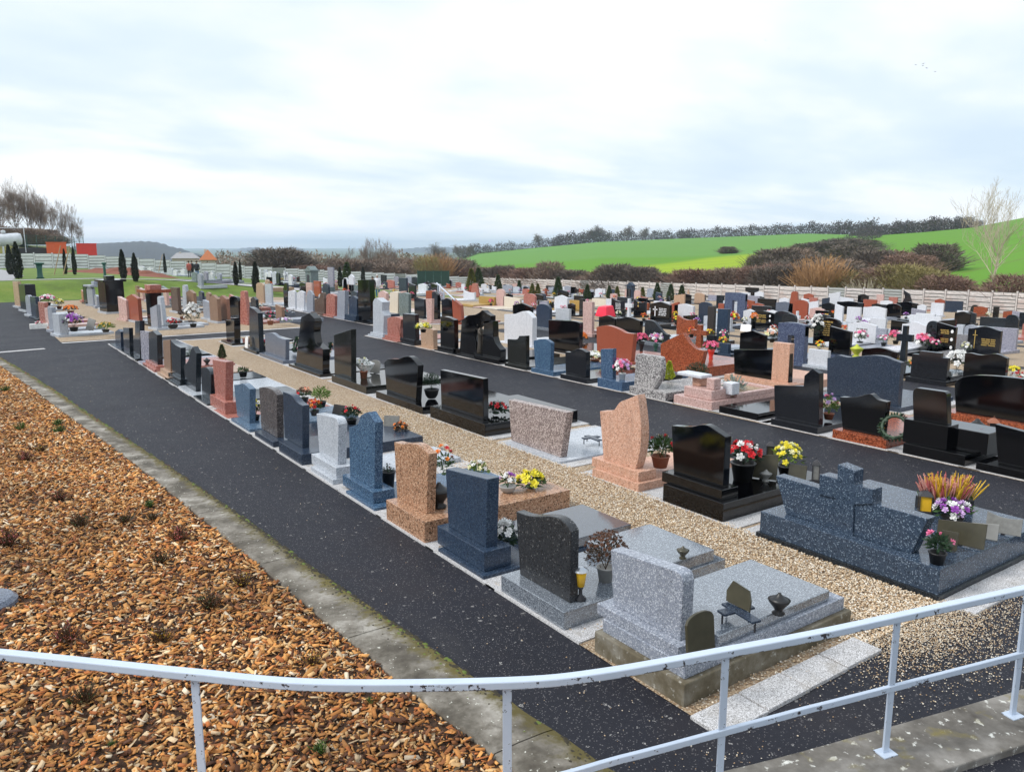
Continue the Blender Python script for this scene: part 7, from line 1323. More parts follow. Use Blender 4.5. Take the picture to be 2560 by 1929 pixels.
def GOODS():
    flowers("flower_pot", 4.78, 7.04, 0.07, 'spray of white artificial flowers behind the blue-grey headstone', ['fl_white'],.17,.34,None,'leaf_dark',20,.05,single=True,sy=.7)
    lantern(4.54, 5.39, 0.2, 'yellow glass lantern on a black stand beside the wave-topped stone', h=.33,r=.06,style='cup')
    flowers("flower_pot", 5.02, 5.58, 0.2, 'round dried brown chrysanthemum in a grey pot', ['fl_brown'],.21,.3,('pot_grey',.09,.15,'pot'),'leaf_dry',90,.02,dome=1.0,nl=900,ls=.42)
    urn(5.44, 3.86, 0.42, 'small black lidded urn on the polished grey lid', 1.0)
    cross_plaque(5.05, 3.99, 0.42, 'low cross-shaped plaque on legs with a broken olive plate', R_(-10),.95)
    plaque(4.36, 3.75, 0.42, 'dark rounded plaque leaning behind the pale headstone', .3,.34,'plaque_olive',R_(90),6,'arch')
    urn(5.84, 5.32, 0.33, 'small square-looking dark pot on the grey lid', .7,'plaque_olive')
    flowers("flower_pot", 5.71, 8.3, 0.28, 'grey bowl of purple and white flowers on the tan slab', ['fl_lilac','fl_white','fl_purple'],.1,.16,('pot_grey',.11,.09,'bowl'),nb=12,bs=.032,nl=60,single=True)
    flowers("flower_pot", 6.06, 8.27, 0.28, 'spray of drooping yellow flowers on the tan slab', ['fl_yellow'],.2,.2,None,'leaf',16,.06,single=True,sy=.7)
    flowers("flower_pot", 5.8, 9.17, 0.28, 'pale green and white bouquet on the tan slab', ['fl_white','fl_cream'],.13,.2,None,'leaf_light',12,.035)
    urn(4.66, 8.28, 0.28, 'black vase beside the tan headstone', 1.7)
    flowers("flower_pot", 5.4, 9.44, 0.28, 'bouquet in white paper with an orange rose behind the tan stone', ['fl_white','fl_orange','fl_red'],.13,.42,None,'leaf',10,.04)
    flowers("flower_pot", 4.79, 9.98, 0.06, 'tall black cylinder pot of dark stems behind the blue headstone', ['fl_brown'],.06,.1,('pot_black',.1,.26,'pot'),'leaf_dark',3,.02,nl=30)
    flowers("flower_pot", 6.34, 12.63, 0.07, 'brown cyclamen in a pale bowl', ['fl_brown','fl_orange'],.13,.16,('pot_white',.11,.1,'bowl'),'leaf_dry',18,.03)
    plaque(6.31, 12.99, 0.07, 'grey slate plaque standing behind the blue headstone', .3,.32,'plaque_grey',R_(40),14)
    flowers("flower_pot", 5.78, 16.01, 0.2, 'red and brown flowers behind the concave blue-grey stone', ['fl_red','fl_brown','fl_peach'],.14,.2,('pot_black',.1,.12,'pot'),nb=14,bs=.04)
    flowers("flower_pot", 5.94, 15.43, 0.2, 'yellow-green fern plant between the near graves', ['fl_cream'],.16,.34,('pot_black',.1,.12,'pot'),'leaf_light',2,.02,nl=240)
    flowers("flower_pot", 5.52, 14.72, 0.2, 'orange and red flowers beside the concave blue-grey stone', ['fl_orange','fl_red'],.13,.2,('pot_black',.09,.1,'pot'),nb=16,bs=.035)
    plaque(5.9, 14.46, 0.2, 'black rectangular plaque among the red flowers', .34,.2,'pot_black',R_(20),20)
    flowers("flower_pot", 5.95, 13.93, 0.1, 'dark green plant with red blooms behind the whitish stone', ['fl_red','fl_rose'],.17,.24,('pot_black',.1,.12,'pot'),'leaf_dark',7,.035,nl=220)
    flowers("flower_pot", 4.6, 15.5, 0.08, 'yellow flowers squeezed behind the low-peaked blue stone', ['fl_yellow'],.09,.3,('pot_black',.08,.1,'pot'),'leaf',10,.03)
    conifer(2, 6.45, 24.8, .42, 'small potted dwarf conifer on the gravel', None, 1.3, 0.08, "plant")
    flowers("flower_pot", 5.91, 20.8, 0.1, 'dark pot of low green plants on a black slab', ['fl_brown'],.12,.12,('pot_black',.11,.14,'pot'),'leaf',3,.02)
    urn(5.68, 23.52, 0.1, 'dark cup vase behind the pointed grey stone', 1.1)
    flowers("flower_pot", 5.78, 25.92, 0.06, 'small bluish fir spray behind the dark dipped stone', ['fl_white'],.12,.2,None,'leaf_grey',1,.02,nl=160)
    heather_trough(9.56, 4.56, 0.34, 'black trough of yellow and red heather on the blue cross tomb')
    lantern(9.27, 4.64, 0.34, 'square black lantern with yellow glass on the blue cross tomb', h=.3,r=.075)
    flowers("flower_pot", 9.2, 4.28, 0.34, 'mauve and white artificial bouquet on the blue cross tomb', ['fl_purple','fl_white','fl_lilac'],.2,.17,('pot_black',.12,.06,'bowl'),'leaf',26,.045,single=True)
    plaque(8.51, 3.86, 0.34, 'long dark olive plaque on the blue cross tomb', .46,.27,'plaque_olive',R_(14),12,'slantu')
    plaque(8.91, 3.8, 0.34, 'small grey plaque behind the long olive one', .26,.18,'plaque_pale',R_(18),12,'slantu')
    plaque(9.24, 3.75, 0.34, 'pale wave-topped plaque at the right edge of the blue tomb', .34,.22,'plaque_grey',R_(18),12,'concave')
    flowers("flower_pot", 7.83, 3.75, 0.34, 'small pot of pine sprigs with one pink carnation', ['fl_pink'],.1,.2,('pot_black',.085,.12,'pot'),'leaf_dark',3,.04,nl=200,single=True)
    plaque(8.25, 3.85, 0.34, 'small dark book plaque beside the pink carnation pot', .16,.2,'plaque_olive',R_(20),15)
    lantern(9.51, 6.29, 0.27, 'tall silver lantern on the slab end by the second lane', h=.34,r=.05,glass='plaque_grey',metal='dark_metal')
    flowers("flower_pot", 9.48, 6.74, 0.27, 'pot of bright yellow artificial flowers beside the second lane', ['fl_yellow','fl_yellow','fl_cream'],.19,.26,('pot_black',.13,.13,'pot'),'leaf_light',34,.042,single=True,dome=1.0)
    plaque(9.36, 6.48, 0.27, 'small grey-black plaque next to the yellow flowers', .24,.2,'plaque_olive',R_(24),14)
    flowers("flower_pot", 8.72, 6.9, 0.27, 'red and white flowers in a black pot behind the polished black stone', ['fl_red','fl_white','fl_red'],.23,.26,('pot_black',.17,.26,'pot'),'leaf_dark',26,.055,single=True)
    plaque(8.98, 6.79, 0.27, 'framed dark photograph plaque behind the black wave stone', .42,.36,'plaque_olive',R_(25),10,'slantu')
    lantern(9.92, 7.36, 0.27, 'small rusty iron lantern behind the framed plaque', h=.32,r=.055,glass='plaque_olive')
    urn(8.94, 6.68, 0.27, 'small pale angel-like ornament on the black slab', .9,'plaque_pale')
    flowers("flower_pot", 8.44, 8.21, 0.2, 'green leafy pot with a red flower beside the salmon stone', ['fl_red'],.2,.3,('pot_terra',.14,.18,'pot'),'leaf',3,.05,nl=300,single=True)
    flowers("flower_pot", 8.53, 8.23, 0.2, 'bare pale twigs standing in the leafy pot', ['fl_white'],.12,.55,None,'twig_pale',1,.015,nl=20)
    cross_plaque(8.8, 10.23, 0.1, 'thin-legged cross plaque on the white slab', R_(-5),1.0,False)
    flowers("flower_pot", 8.3, 12.47, 0.28, 'dark green spray with white and red flowers on the black steps', ['fl_white','fl_red','fl_red'],.22,.22,None,'leaf_dark',14,.045,nl=260,single=True)
    flowers("flower_pot", 8.29, 14.99, 0.2, 'fir sprigs in a black pot on legs beside the wave stone', ['fl_white'],.2,.36,('pot_black',.16,.2,'bowl'),'leaf_dark',1,.015,nl=700,ls=.6)
    flowers("flower_pot", 8.17, 18.26, 0.2, 'wicker and bleached stems arrangement behind the olive-black stone', ['fl_cream','fl_brown'],.16,.34,('pot_terra',.1,.18,'pot'),'leaf_grey',8,.03,nl=60)
    plaque(8.72, 18.8, 0.2, 'white and grey plaque behind the olive-black stone', .34,.34,'plaque_pale',R_(20),10,'arch')
    urn(8.29, 18.41, 0.2, 'small beige angel figure behind the olive-black stone', 2.6,'pot_white')
    wreath(8.6, 21.57, 0.3, 'colourful round wreath in orange, blue and red', ['fl_orange','fl_blue','fl_red','fl_cream'],.19,72,R_(160))
    wreath(8.56, 24.22, 0.2, 'cream and pink ribbon wreath beside the stepped monument', ['fl_cream','fl_white','fl_pink'],.2,75,R_(170))
    plaque(7.73, 26.63, 0.1, 'small white arched plaque at the foot of the dark slanting stone', .3,.38,'porcelain',0,5,'arch')
    flowers("flower_pot", 8.13, 25.97, 0.12, 'small red flowers at the foot of the dark slanting stone', ['fl_rose','fl_red'],.09,.18,('pot_black',.07,.1,'pot'),nb=10,bs=.035)
    flowers("flower_pot", 10.78, 33.47, 0.15, 'dark bouquet with pink tips on the pink marble slab', ['fl_rose'],.2,.4,('pot_terra',.14,.18,'pot'),'leaf_dark',8,.05,nl=260)
    flowers("flower_pot", 11.64, 34.2, 0.2, 'low mix of white ornaments and flowers on the pink slab', ['fl_white','fl_lilac'],.28,.14,None,'leaf_grey',20,.06,sy=1.4)
    flowers("flower_pot", 7.61, 33.3, 0.25, 'large bouquet of white pompom flowers beyond the cross path', ['fl_white'],.3,.62,('pot_black',.14,.14,'pot'),'leaf_dark',26,.085,single=True,dome=1.1)
    flowers("flower_pot", 6.82, 33.18, 0.25, 'red and white flowers in a dark bowl beyond the cross path', ['fl_red','fl_white','fl_red'],.22,.2,('pot_black',.2,.16,'bowl'),'leaf_dark',22,.06)
    flowers("flower_pot", 8.07, 37.17, 0.25, 'dry reddish shrub pot left of the white pompoms', ['fl_brown'],.2,.3,('pot_terra',.12,.12,'pot'),'leaf_dry',14,.03,nl=200)
    flowers("flower_pot", 3.55, 34.81, 0.2, 'purple and white flowers beside the first grave past the cross path', ['fl_purple','fl_white','fl_lilac','fl_purple'],.33,.5,('pot_black',.16,.16,'pot'),'leaf_dark',40,.07)
    flowers("flower_pot", 3.52, 44.6, 0.6, 'white and red flowers above the dusky pink stone', ['fl_white','fl_white','fl_pink'],.36,.34,('pot_black',.16,.14,'pot'),'leaf_dry',34,.08)
    flowers("flower_pot", 4.01, 44.64, 0.4, 'yellow flowers in the crowd of bouquets on the left', ['fl_yellow','fl_cream'],.2,.34,('pot_terra',.12,.14,'pot'),'leaf_light',22,.06)
    flowers("flower_pot", 4.44, 44.17, 0.2, 'orange flowers right of the yellow bouquet', ['fl_orange'],.32,.24,('pot_terra',.16,.12,'pot'),'leaf_dry',34,.06)
    flowers("flower_pot", 4.52, 33.82, 0.2, 'low olive shrub pot on the grave edge past the cross path', ['heath_y'],.3,.26,('pot_black',.14,.1,'pot'),'leaf_light',18,.04,nl=200)
    plaque(4.07, 34.77, 0.2, 'grey leaning plaque behind the purple flowers', .5,.5,'plaque_grey',R_(25),20,'slantd')
    flowers("flower_pot", 2.69, 39.05, 0.0, 'white trough with pink streaked flowers on the lane edge', ['fl_white','fl_pink'],.16,.08,('pot_white',.2,.2,'box'),'leaf',8,.04,nl=40)
    flowers("flower_pot", 12.64, 23.34, 0.62, 'pale yellow flower cushion over the short tan headstone', ['fl_cream','fl_yellow'],.24,.2,('pot_black',.1,.1,'pot'),'leaf_light',26,.06,dome=.7)
    flowers("flower_pot", 13.2, 14.22, 0.233, 'pink and white bouquet in a white pot beside the narrow blue stone', ['fl_pink','fl_white','fl_pink','fl_lilac'],.22,.3,('pot_white',.09,.17,'pot'),'leaf_dark',26,.06)
    wreath(13.07, 7.19, 0.198, 'faded gold and green wreath beside the black stone on a red base', ['fl_cream','heath_y'],.2,60,R_(200))
    flowers("flower_pot", 13.58, 8.79, 0.182, 'leafy pot with a pale pink bloom beside the gabled column', ['fl_lilac','fl_pink'],.14,.34,('pot_terra',.1,.12,'pot'),'leaf_light',6,.05,nl=200)
    flowers("flower_pot", 13.4, 5.93, 0.188, 'bright pink flowers in a teal vase on the raised black block', ['fl_pink','fl_rose'],.12,.14,('green_metal',.06,.18,'vase'),'leaf',12,.05)
    urn(14.05, 6.29, 0.167, 'large black lidded urn by the right edge', 2.2)
    lantern(15.0, 6.44, 0.088, 'brown lantern beside the large black urn', h=.4,r=.09,glass='pot_black',metal='pot_terra')
    flowers("flower_pot", 15.8, 14.15, -0.013, 'round dark green bush before the rust red grave', ['fl_brown'],.3,.5,None,'leaf_dark',1,.01,nl=1500,ls=.45)
    conifer(4, 14.05, 13.47, .45, 'small bright yellow-green dwarf conifer in a black planter', None, 1.3, 0.265, "plant")
    flowers("flower_pot", 14.6, 14.01, -0.053, 'black rectangular planter behind the shield-shaped stone', ['fl_brown'],.1,.03,('pot_black',.2,.3,'box'),'leaf_dark',1,.01,nl=10,sy=.5)
    flowers("flower_pot", 14.28, 11.64, 0.158, 'silvery spiky plant on the pink marble tomb', ['fl_white'],.24,.42,None,'leaf_grey',2,.02,nl=260)
    flowers("flower_pot", 15.15, 17.5, 0.066, 'white and yellow daisies behind the black swell-topped stone', ['fl_white','fl_white','fl_cream'],.3,.2,('pot_terra',.14,.12,'pot'),'leaf',26,.07)
    flowers("flower_pot", 18.87, 22.57, -0.109, 'orange ball of flowers beside the wide black headstone', ['fl_orange'],.19,.24,('pot_grey',.1,.1,'pot'),'leaf_dark',40,.06,dome=1.0)
    flowers("flower_pot", 18.67, 19.21, -0.097, 'pink hydrangea in a dark vase beside the smooth red headstone', ['fl_rose','fl_pink'],.21,.24,('pot_black',.12,.4,'vase'),'leaf_dark',40,.06)
    flowers("flower_pot", 18.3, 18.17, 0.118, 'pink and white bouquet in a green vase before the rust red stone', ['fl_pink','fl_white','fl_lilac'],.22,.3,('green_metal',.1,.24,'vase'),'leaf',34,.06)
    flowers("flower_pot", 18.08, 15.68, 0.129, 'pink flowers in a red stone vase behind the rust red grave', ['fl_pink','fl_rose'],.22,.2,('red_paint',.12,.34,'vase'),'leaf_light',26,.06)
    flowers("flower_pot", 29.68, 18.06, -0.473, 'pink lilies in front of the white gabled stone', ['fl_pink','fl_white'],.26,.4,('pot_black',.12,.14,'pot'),'leaf',12,.1,'lily')
    flowers("flower_pot", 30.59, 17.71, -0.502, 'pale pink lilies behind the black low wave stone', ['fl_lilac','fl_pink'],.2,.3,('pot_black',.1,.12,'pot'),'leaf',9,.1,'lily')
    flowers("flower_pot", 31.59, 17.64, -0.536, 'magenta lilies beside the dark cross', ['fl_rose','fl_pink','fl_white'],.28,.38,('pot_black',.12,.14,'pot'),'leaf_dark',14,.1,'lily')
    flowers("flower_pot", 30.04, 15.66, -0.473, 'large magenta and pink lilies before the portrait stone', ['fl_pink','fl_rose','fl_white'],.36,.42,('pot_grey',.14,.14,'pot'),'leaf_dark',18,.11,'lily')
    urn(18.36, 11.24, 0.727, 'shiny lime green vase peeping over the slate blue headstone', 1.7,'leaf_lime')
    flowers("flower_pot", 23.9, 11.42, -0.253, 'cascade of white flowers beside the stepped charcoal stone', ['fl_white'],.3,.5,('pot_black',.14,.14,'pot'),'leaf_dark',26,.1)
    flowers("flower_pot", 31.47, 14.41, -0.515, 'orange and red flowers before the gold cross stone', ['fl_orange','fl_orange','fl_red'],.2,.4,('pot_terra',.1,.12,'pot'),'leaf_dark',14,.09,'lily')
    flowers("flower_pot", 30.23, 20.42, -0.504, 'tall white orchid spray beside the gilt inscription', ['fl_white'],.26,.7,('pot_black',.12,.14,'pot'),'leaf_dark',20,.1,dome=1.1)
    flowers("flower_pot", 25.45, 10.52, -0.3, 'small yellow flower bowl at the right edge', ['fl_yellow'],.13,.14,('pot_white',.1,.1,'bowl'),'leaf_light',14,.06)
    flowers("flower_pot", 33.16, 27.32, -0.648, 'yellow and red bouquet before the blue framed monument', ['fl_yellow','fl_red','fl_white','fl_orange'],.26,.5,('pot_black',.12,.16,'pot'),'leaf',26,.08)
    flowers("flower_pot", 32.79, 25.75, -0.425, 'orange flowers in front of the gilt portrait stone', ['fl_orange','fl_peach'],.2,.36,('pot_black',.1,.14,'pot'),'leaf',16,.08)
    plaque(30.17, 24.16, -0.521, 'white heart-shaped pair of plaques behind the black gabled stone', .6,.36,'porcelain',0,8,'wave2')
    flowers("flower_pot", 26.87, 20.16, -0.385, 'peach and white roses beside the blue framed stone', ['fl_peach','fl_white','fl_cream'],.28,.36,('pot_black',.12,.14,'pot'),'leaf_dark',18,.1)

# ------------------------------------------------------------------ grave goods
def bloom_mesh(mat, kind='rose'):
    mb = MB(); random.seed(hash(mat) % 1000 if False else len(mat)*13)
    n1 = 5 if kind == 'rose' else 8
    for ring, (n, r, z, t) in enumerate(((n1, 1.0, .0, .55), (n1, .68, .22, .9), (4, .36, .38, 1.2))):
        for k in range(n):
            a = 6.283*(k+.5*ring)/n; d = Vector((math.cos(a), math.sin(a), 0)); u = Vector((-d.y, d.x, 0)); w = r*(.62 if kind == 'rose' else .38); b = len(mb.v)
            p0 = Vector((0, 0, z-.15)); p1 = d*r*.6+Vector((0, 0, z+t*.25)); p2 = d*r+Vector((0, 0, z+t*.42))
            mb.v += [tuple(p0), tuple(p1-u*w*.6), tuple(p1+u*w*.6), tuple(p2-u*w*.35), tuple(p2+u*w*.35)]; mb.face((b, b+1, b+2)); mb.face((b+1, b+3, b+4, b+2))
    return mb
BL = {}
def bloom(mat, kind='rose'):
    if (mat, kind) not in BL: BL[(mat, kind)] = bloom_mesh(mat, kind).mesh('bloom', MATS[mat])
    return BL[(mat, kind)]
def pot_mesh(mb, r, h, style):
    if style == 'bowl': mb.lathe([(r*.55, 0), (r*.85, h*.35), (r, h*.85), (r*1.05, h), (r*.93, h), (r*.8, h*.7)], 14)
    elif style == 'box': mb.box(-r*1.7, r*1.7, -r*.75, r*.75, 0, h)
    elif style == 'vase': mb.lathe([(r*.5, 0), (r*.62, h*.1), (r*.4, h*.3), (r*.75, h*.75), (r, h), (r*.85, h), (r*.6, h*.7)], 14)
    else: mb.lathe([(r*.72, 0), (r*.98, h*.92), (r*1.06, h*.93), (r*1.06, h), (r*.9, h), (r*.8, h*.7)], 14)
    return mb
def flowers(name, X, Y, z, label, cols, R=.16, H=.3, pot=('pot_black', .11, .16, 'pot'), leaf='leaf', nb=16, bs=.035, kind='rose', single=False, dome=.8, group=None, nl=140, rz=0, sy=1.0, ls=1.0):
    g = empty(name, (X, Y, z), rz); tag(g, label, 'flowers', group)
    random.seed(int(X*131+Y*517) % 9999)
    pr, ph = .03, 0
    if pot:
        pr, ph = pot[1], pot[2]; o = pot_mesh(MB(), pr, ph, pot[3]).obj('pot', MATS[pot[0]], g, smooth=pot[3] != 'box')
    c = Vector((0, 0, ph+H*.35)); mb = MB()
    for i in range(nl):
        v = Vector((random.gauss(0, 1), random.gauss(0, 1), abs(random.gauss(0, .9)))).normalized(); r = random.random()**.5
        p = c+Vector((v.x*R*r, v.y*R*sy*r, v.z*H*dome*.8*r-.02)); mb.leaf(p, v+Vector((0, 0, random.uniform(-.5, .5))), random.uniform(.05, .1)*(R/.16)**.5*ls, random.uniform(.018, .035)*(R/.16)**.5*ls)
    for k in range(7): a = random.uniform(0, 6.28); mb.tube([(0, 0, max(.0, ph-.03)), (math.cos(a)*R*.4, math.sin(a)*R*.4, ph+H*.5)], .004, 3)
    if ph == 0: mb.ball((0, 0, .03), R*.35, 8, 4, .4)
    mb.obj('foliage', MATS[leaf], g)
    js = {}
    for i in range(nb):
        ca = cols[i % len(cols)]; a = 2.4*i+random.uniform(-.3, .3); t = math.sqrt((i+.5)/nb); v = Vector((math.cos(a)*t, math.sin(a)*t*sy, math.sqrt(max(0, 1-t*t))*dome)); p = c+Vector((v.x*R, v.y*R, v.z*H*.85))+Vector((random.gauss(0, .01), random.gauss(0, .01), random.gauss(0, .012)))
        q = Vector((v.x, v.y, v.z+.35)).to_track_quat('Z', 'Y'); s = bs*random.uniform(.8, 1.25)
        if single: o = add('bloom', bloom(ca, kind), g, p); o.rotation_euler = q.to_euler(); o.scale = (s, s, s)
        else: js.setdefault(ca, []).append(Matrix.Translation(p) @ q.to_matrix().to_4x4() @ Matrix.Scale(s, 4))
    for ca, Ms in js.items():
        src = bloom_mesh(ca, kind); mb = MB()
        for M in Ms:
            b = len(mb.v); mb.v += [tuple(M @ Vector(p)) for p in src.v]; mb.f += [tuple(b+i for i in f_) for f_ in src.f]; mb.mi += [0]*len(src.f)
        mb.obj('blooms', MATS[ca], g)['kind'] = 'stuff'
    return g
def plaque(X, Y, z, label, w, h, mat, rz=0, lean=15, shape='flat', legs=True):
    g = empty('memorial_plaque', (X, Y, z), rz); tag(g, label, 'plaque')
    o = MB().prism([(y-w/2, q) for y, q in outline(shape, w, h)], -.012, .012).obj('plate', MATS[mat], g, (0, 0, .012), (0, R_(lean), 0)); bev(o, .003, 1)
    mb = MB(); s = math.sin(R_(lean)); mb.prism([(-.02, 0), (.02, 0), (.02, .01), (-.02, .01)], -.02, .1); mb.tube([(.09, 0, .008), (h*.6*s+.015, 0, h*.6)], .007, 5); mb.obj('stand', MATS['dark_metal'], g); return g
def lantern(X, Y, z, label, h=.26, glass='lamp_yellow', metal='dark_metal', r=.05, style='box'):
    g = empty('grave_lantern', (X, Y, z), .6); tag(g, label, 'lantern')
    if style == 'cup':
        MB().lathe([(r*.9, 0), (r*.95, h*.05), (r*.3, h*.16), (r*.28, h*.3), (r*.6, h*.42)], 10).obj('stand', MATS[metal], g, smooth=True); MB().lathe([(r*.62, h*.421), (r*.95, h*.85), (r*.9, h*.88)], 12).obj('glass', MATS[glass], g, smooth=True); MB().lathe([(r*1.25, h*.881), (r*1.1, h*.93), (r*.4, h)], 12).obj('cap', MATS['pot_metal'], g)
    else:
        MB().box(-r, r, -r, r, 0, h*.1).obj('base', MATS[metal], g); MB().box(-r*.78, r*.78, -r*.78, r*.78, h*.101, h*.7).obj('glass', MATS[glass], g)
        for a in (-1, 1):
            for b in (-1, 1): MB().box(a*r*.9-.006, a*r*.9+.006, b*r*.9-.006, b*r*.9+.006, h*.1, h*.71).obj('corner_bar', MATS[metal], g)
        mb = MB(); mb.lathe([(r*1.5, h*.711), (r*.9, h*.83), (r*.35, h*.9), (r*.2, h*.9)], 4); mb.tube([(-.02, 0, h*.9), (0, 0, h), (.02, 0, h*.9)], .004, 4); mb.obj('roof', MATS[metal], g, rot=(0, 0, .785))
    return g
def cross_plaque(X, Y, z, label, rz=0, s=1.0, plate=True):
    g = empty('cross_plaque', (X, Y, z), rz); g.scale = (s, s, s); tag(g, label, 'plaque')
    mb = MB(); mb.box(-.05, .05, -.26, .14, .09, .112); mb.box(-.17, -.05, -.05, .05, .09, .112); mb.box(.05, .17, -.05, .05, .09, .112); o = mb.obj('cross', MATS['blg'], g); bev(o, .004, 1)
    for x, y in ((-.15, 0), (.15, 0), (0, -.24), (0, .12)): MB().box(x-.006, x+.006, y-.006, y+.006, 0, .09).obj('leg', MATS['dark_metal'], g)
    if plate: o = MB().prism([(-.13, 0), (.12, .01), (.14, .1), (.1, .2), (-.08, .17), (-.12, .09)], -.01, .01).obj('plate', MATS['plaque_olive'], g, (.03, .02, .114), (0, R_(18), .2))
    return g
def heather_trough(X, Y, z, label):
    g = empty('heather_trough', (X, Y, z), R_(-35)); tag(g, label, 'flowers'); MB().box(-.30, .30, -.11, .11, 0, .15).obj('pot', MATS['pot_black'], g, bevel=.01); random.seed(3)
    for mname, k0 in (('heath_y', 0), ('heath_r', 1), ('heath_p', 2), ('heath_y', 3)):
        mb = MB()
        for i in range(60):
            x = random.uniform(-.3, .3); 
            if k0 in (0, 3) and (int((x+.3)/.14) % 2 == 0): x += .1
            y = random.uniform(-.12, .12); d = Vector((x*1.1+random.gauss(0, .1), y*1.2+random.gauss(0, .1), .75)).normalized(); l = random.uniform(.16, .32); p = Vector((x*.8, y*.7, .13)); mb.tube([p, p+d*l*.6, p+d*l], [.007, .011, .003], 4, False)
            for q in range(5): t = random.uniform(.35, 1); mb.leaf(p+d*l*t, d+Vector((random.gauss(0, .7), random.gauss(0, .7), .2)), .03, .012)
        mb.obj('heather', MATS[mname], g)
    mb = MB()
    for i in range(90): mb.leaf((random.uniform(-.29, .29), random.uniform(-.11, .11), .14), (random.gauss(0, .6), random.gauss(0, .6), 1), .09, .02)
    mb.obj('foliage', MATS['leaf'], g)
def urn(X, Y, z, label, s=1, mat='pot_black'):
    g = MB().lathe([(.05, 0), (.055, .012), (.03, .03), (.045, .06), (.085, .11), (.09, .125), (.095, .13), (.06, .145), (.05, .15), (.02, .175), (.012, .19), (.002, .192)], 16).obj('grave_urn', MATS[mat], None, (X, Y, z), smooth=True); g.scale = (s, s, s); tag(g, label, 'urn')
def wreath(X, Y, z, label, cols, R=.2, tilt=70, rz=0):
    g = empty('wreath', (X, Y, z), rz); tag(g, label, 'wreath'); mb = MB(); random.seed(5)
    for i in range(160): a = random.uniform(0, 6.28); mb.leaf((math.cos(a)*R, math.sin(a)*R, random.gauss(0, .02)), (math.cos(a)+random.gauss(0, .7), math.sin(a)+random.gauss(0, .7), random.gauss(0, .6)), .09, .03)
    mb.tube([(math.cos(a)*R, math.sin(a)*R, 0) for a in np.linspace(0, 6.28, 17)], .03, 6, False); mb.obj('greenery', MATS['leaf_dark'], g, (0, 0, R*math.sin(R_(tilt))+.03), (0, R_(tilt), 0))
    for i in range(14): a = 6.28*i/14; o = add('bloom', bloom(cols[i % len(cols)]), g); o.rotation_euler = (0, R_(tilt-90), 0); p = Matrix.Rotation(R_(tilt), 3, 'Y') @ Vector((math.cos(a)*R, math.sin(a)*R, -.03)); o.location = p+Vector((0, 0, R*math.sin(R_(tilt))+.03)); o.scale = (.05,)*3
    return g
def ground_z(X, Y): return zg(X, Y)
GRAVES = []
for r in ROWS_D: detailed(r)
# far graves: describe each by its own look and its neighbours in the picture
def pxof(X, Y):
    ph = math.atan2(X, Y)-R_(YAW); return 1280+1980*math.tan(ph)
def dfar(d): return COLN[d['mat']]+' '+SHN[d['shape']]
used = {}
fs = sorted(FAR_D, key=lambda d: pxof(d['X'], (d['y0']+d['y1'])/2))
zone = lambda d: 'beyond the second lane' if d['X'] < 28 else ('in the middle rows' if d['X'] < 45 else ('in the back rows' if d['X'] < 62 else 'close to the field-side wall'))
for i, d in enumerate(fs):
    nb = [e for e in fs[max(0, i-8):i+9] if e is not d]
    lf = min((e for e in nb if pxof(e['X'], e['y0']) < pxof(d['X'], d['y0'])), key=lambda e: abs(e['X']-d['X'])*2+abs(pxof(e['X'], e['y0'])-pxof(d['X'], d['y0']))*.1, default=None)
    rt = min((e for e in nb if pxof(e['X'], e['y0']) > pxof(d['X'], d['y0'])), key=lambda e: abs(e['X']-d['X'])*2+abs(pxof(e['X'], e['y0'])-pxof(d['X'], d['y0']))*.1, default=None)
    base = dfar(d)+' headstone'
    if d['desc']: lb = base+' '+d['desc']
    elif lf and rt: lb = f'{base} between a {dfar(lf)} and a {dfar(rt)} one'
    else: lb = f'{base} beside a {dfar(lf or rt)} one'
    if lb in used: lb = f'{base} {zone(d)} near a {dfar(lf or rt)} one'
    k = 0
    while lb in used:
        k += 1; lb = base+' '+zone(d)+(' '+['left of', 'right of', 'behind', 'before'][(k-1) % 4])+' a '+dfar(nb[k % len(nb)])+' one'
    used[lb] = 1; d['label'] = lb; farstone(d, lb)
nl = 0
for d in ROT_D:
    lb = d['label']
    if lb == '@lawn':
        nl += 1; lb = f'small {COLN[d["mat"]]} {SHN[d["shape"]]} stele on the upper lawn plot'
        if lb in used: lb += ', ' + ('nearer the soil heap' if nl < 6 else ('farther from the soil heap' if nl < 12 else 'by the far wall'))
        while lb in used: lb += ' too'
    used[lb] = 1; rotstone(d, lb)
# raised lids and special tombs of the near rows
def box_grave(label, X0, X1, Y0, Y1, h, mat, name='grave'):
    yc = (Y0+Y1)/2; g = empty(name, (X0, yc, zg(X0, yc))); tag(g, label, 'grave', GR)
    o = MB().box(0, X1-X0, Y0-yc, Y1-yc, -.03, h).obj('base_slab', MATS[mat], g); bev(o, .006); surround(g, X1-X0, Y0-yc, Y1-yc); return g
o = tag(MB().box(0, .95, -.48, .48, 0, .13).obj('granite_lid', MATS['gry2'], None, (5.35, 5.78, .2), bevel=.008), 'grey speckled granite lid behind the wave-topped headstone', 'lid')
o = tag(MB().box(0, 1.25, -.46, .46, 0, .12).obj('granite_lid', MATS['lid'], None, (5.15, 7.13, .061), bevel=.008), 'polished dark lid behind the blue-grey headstone mirroring the sky', 'lid')
o = tag(MB().box(0, 1.5, -.44, .44, 0, .1).obj('granite_lid', MATS['gry2'], None, (4.72, 4.33, .321), bevel=.008), 'polished grey granite lid carrying a small urn, nearest the railing', 'lid')
box_grave('flat polished black slab without a headstone by the second lane', 12.95, 15.1, 9.95, 10.95, .16, 'blk')
g = box_grave('low pink marble tomb edged in stone with rough blocks on it', 12.95, 15.2, 11.15, 12.25, .2, 'pnl')
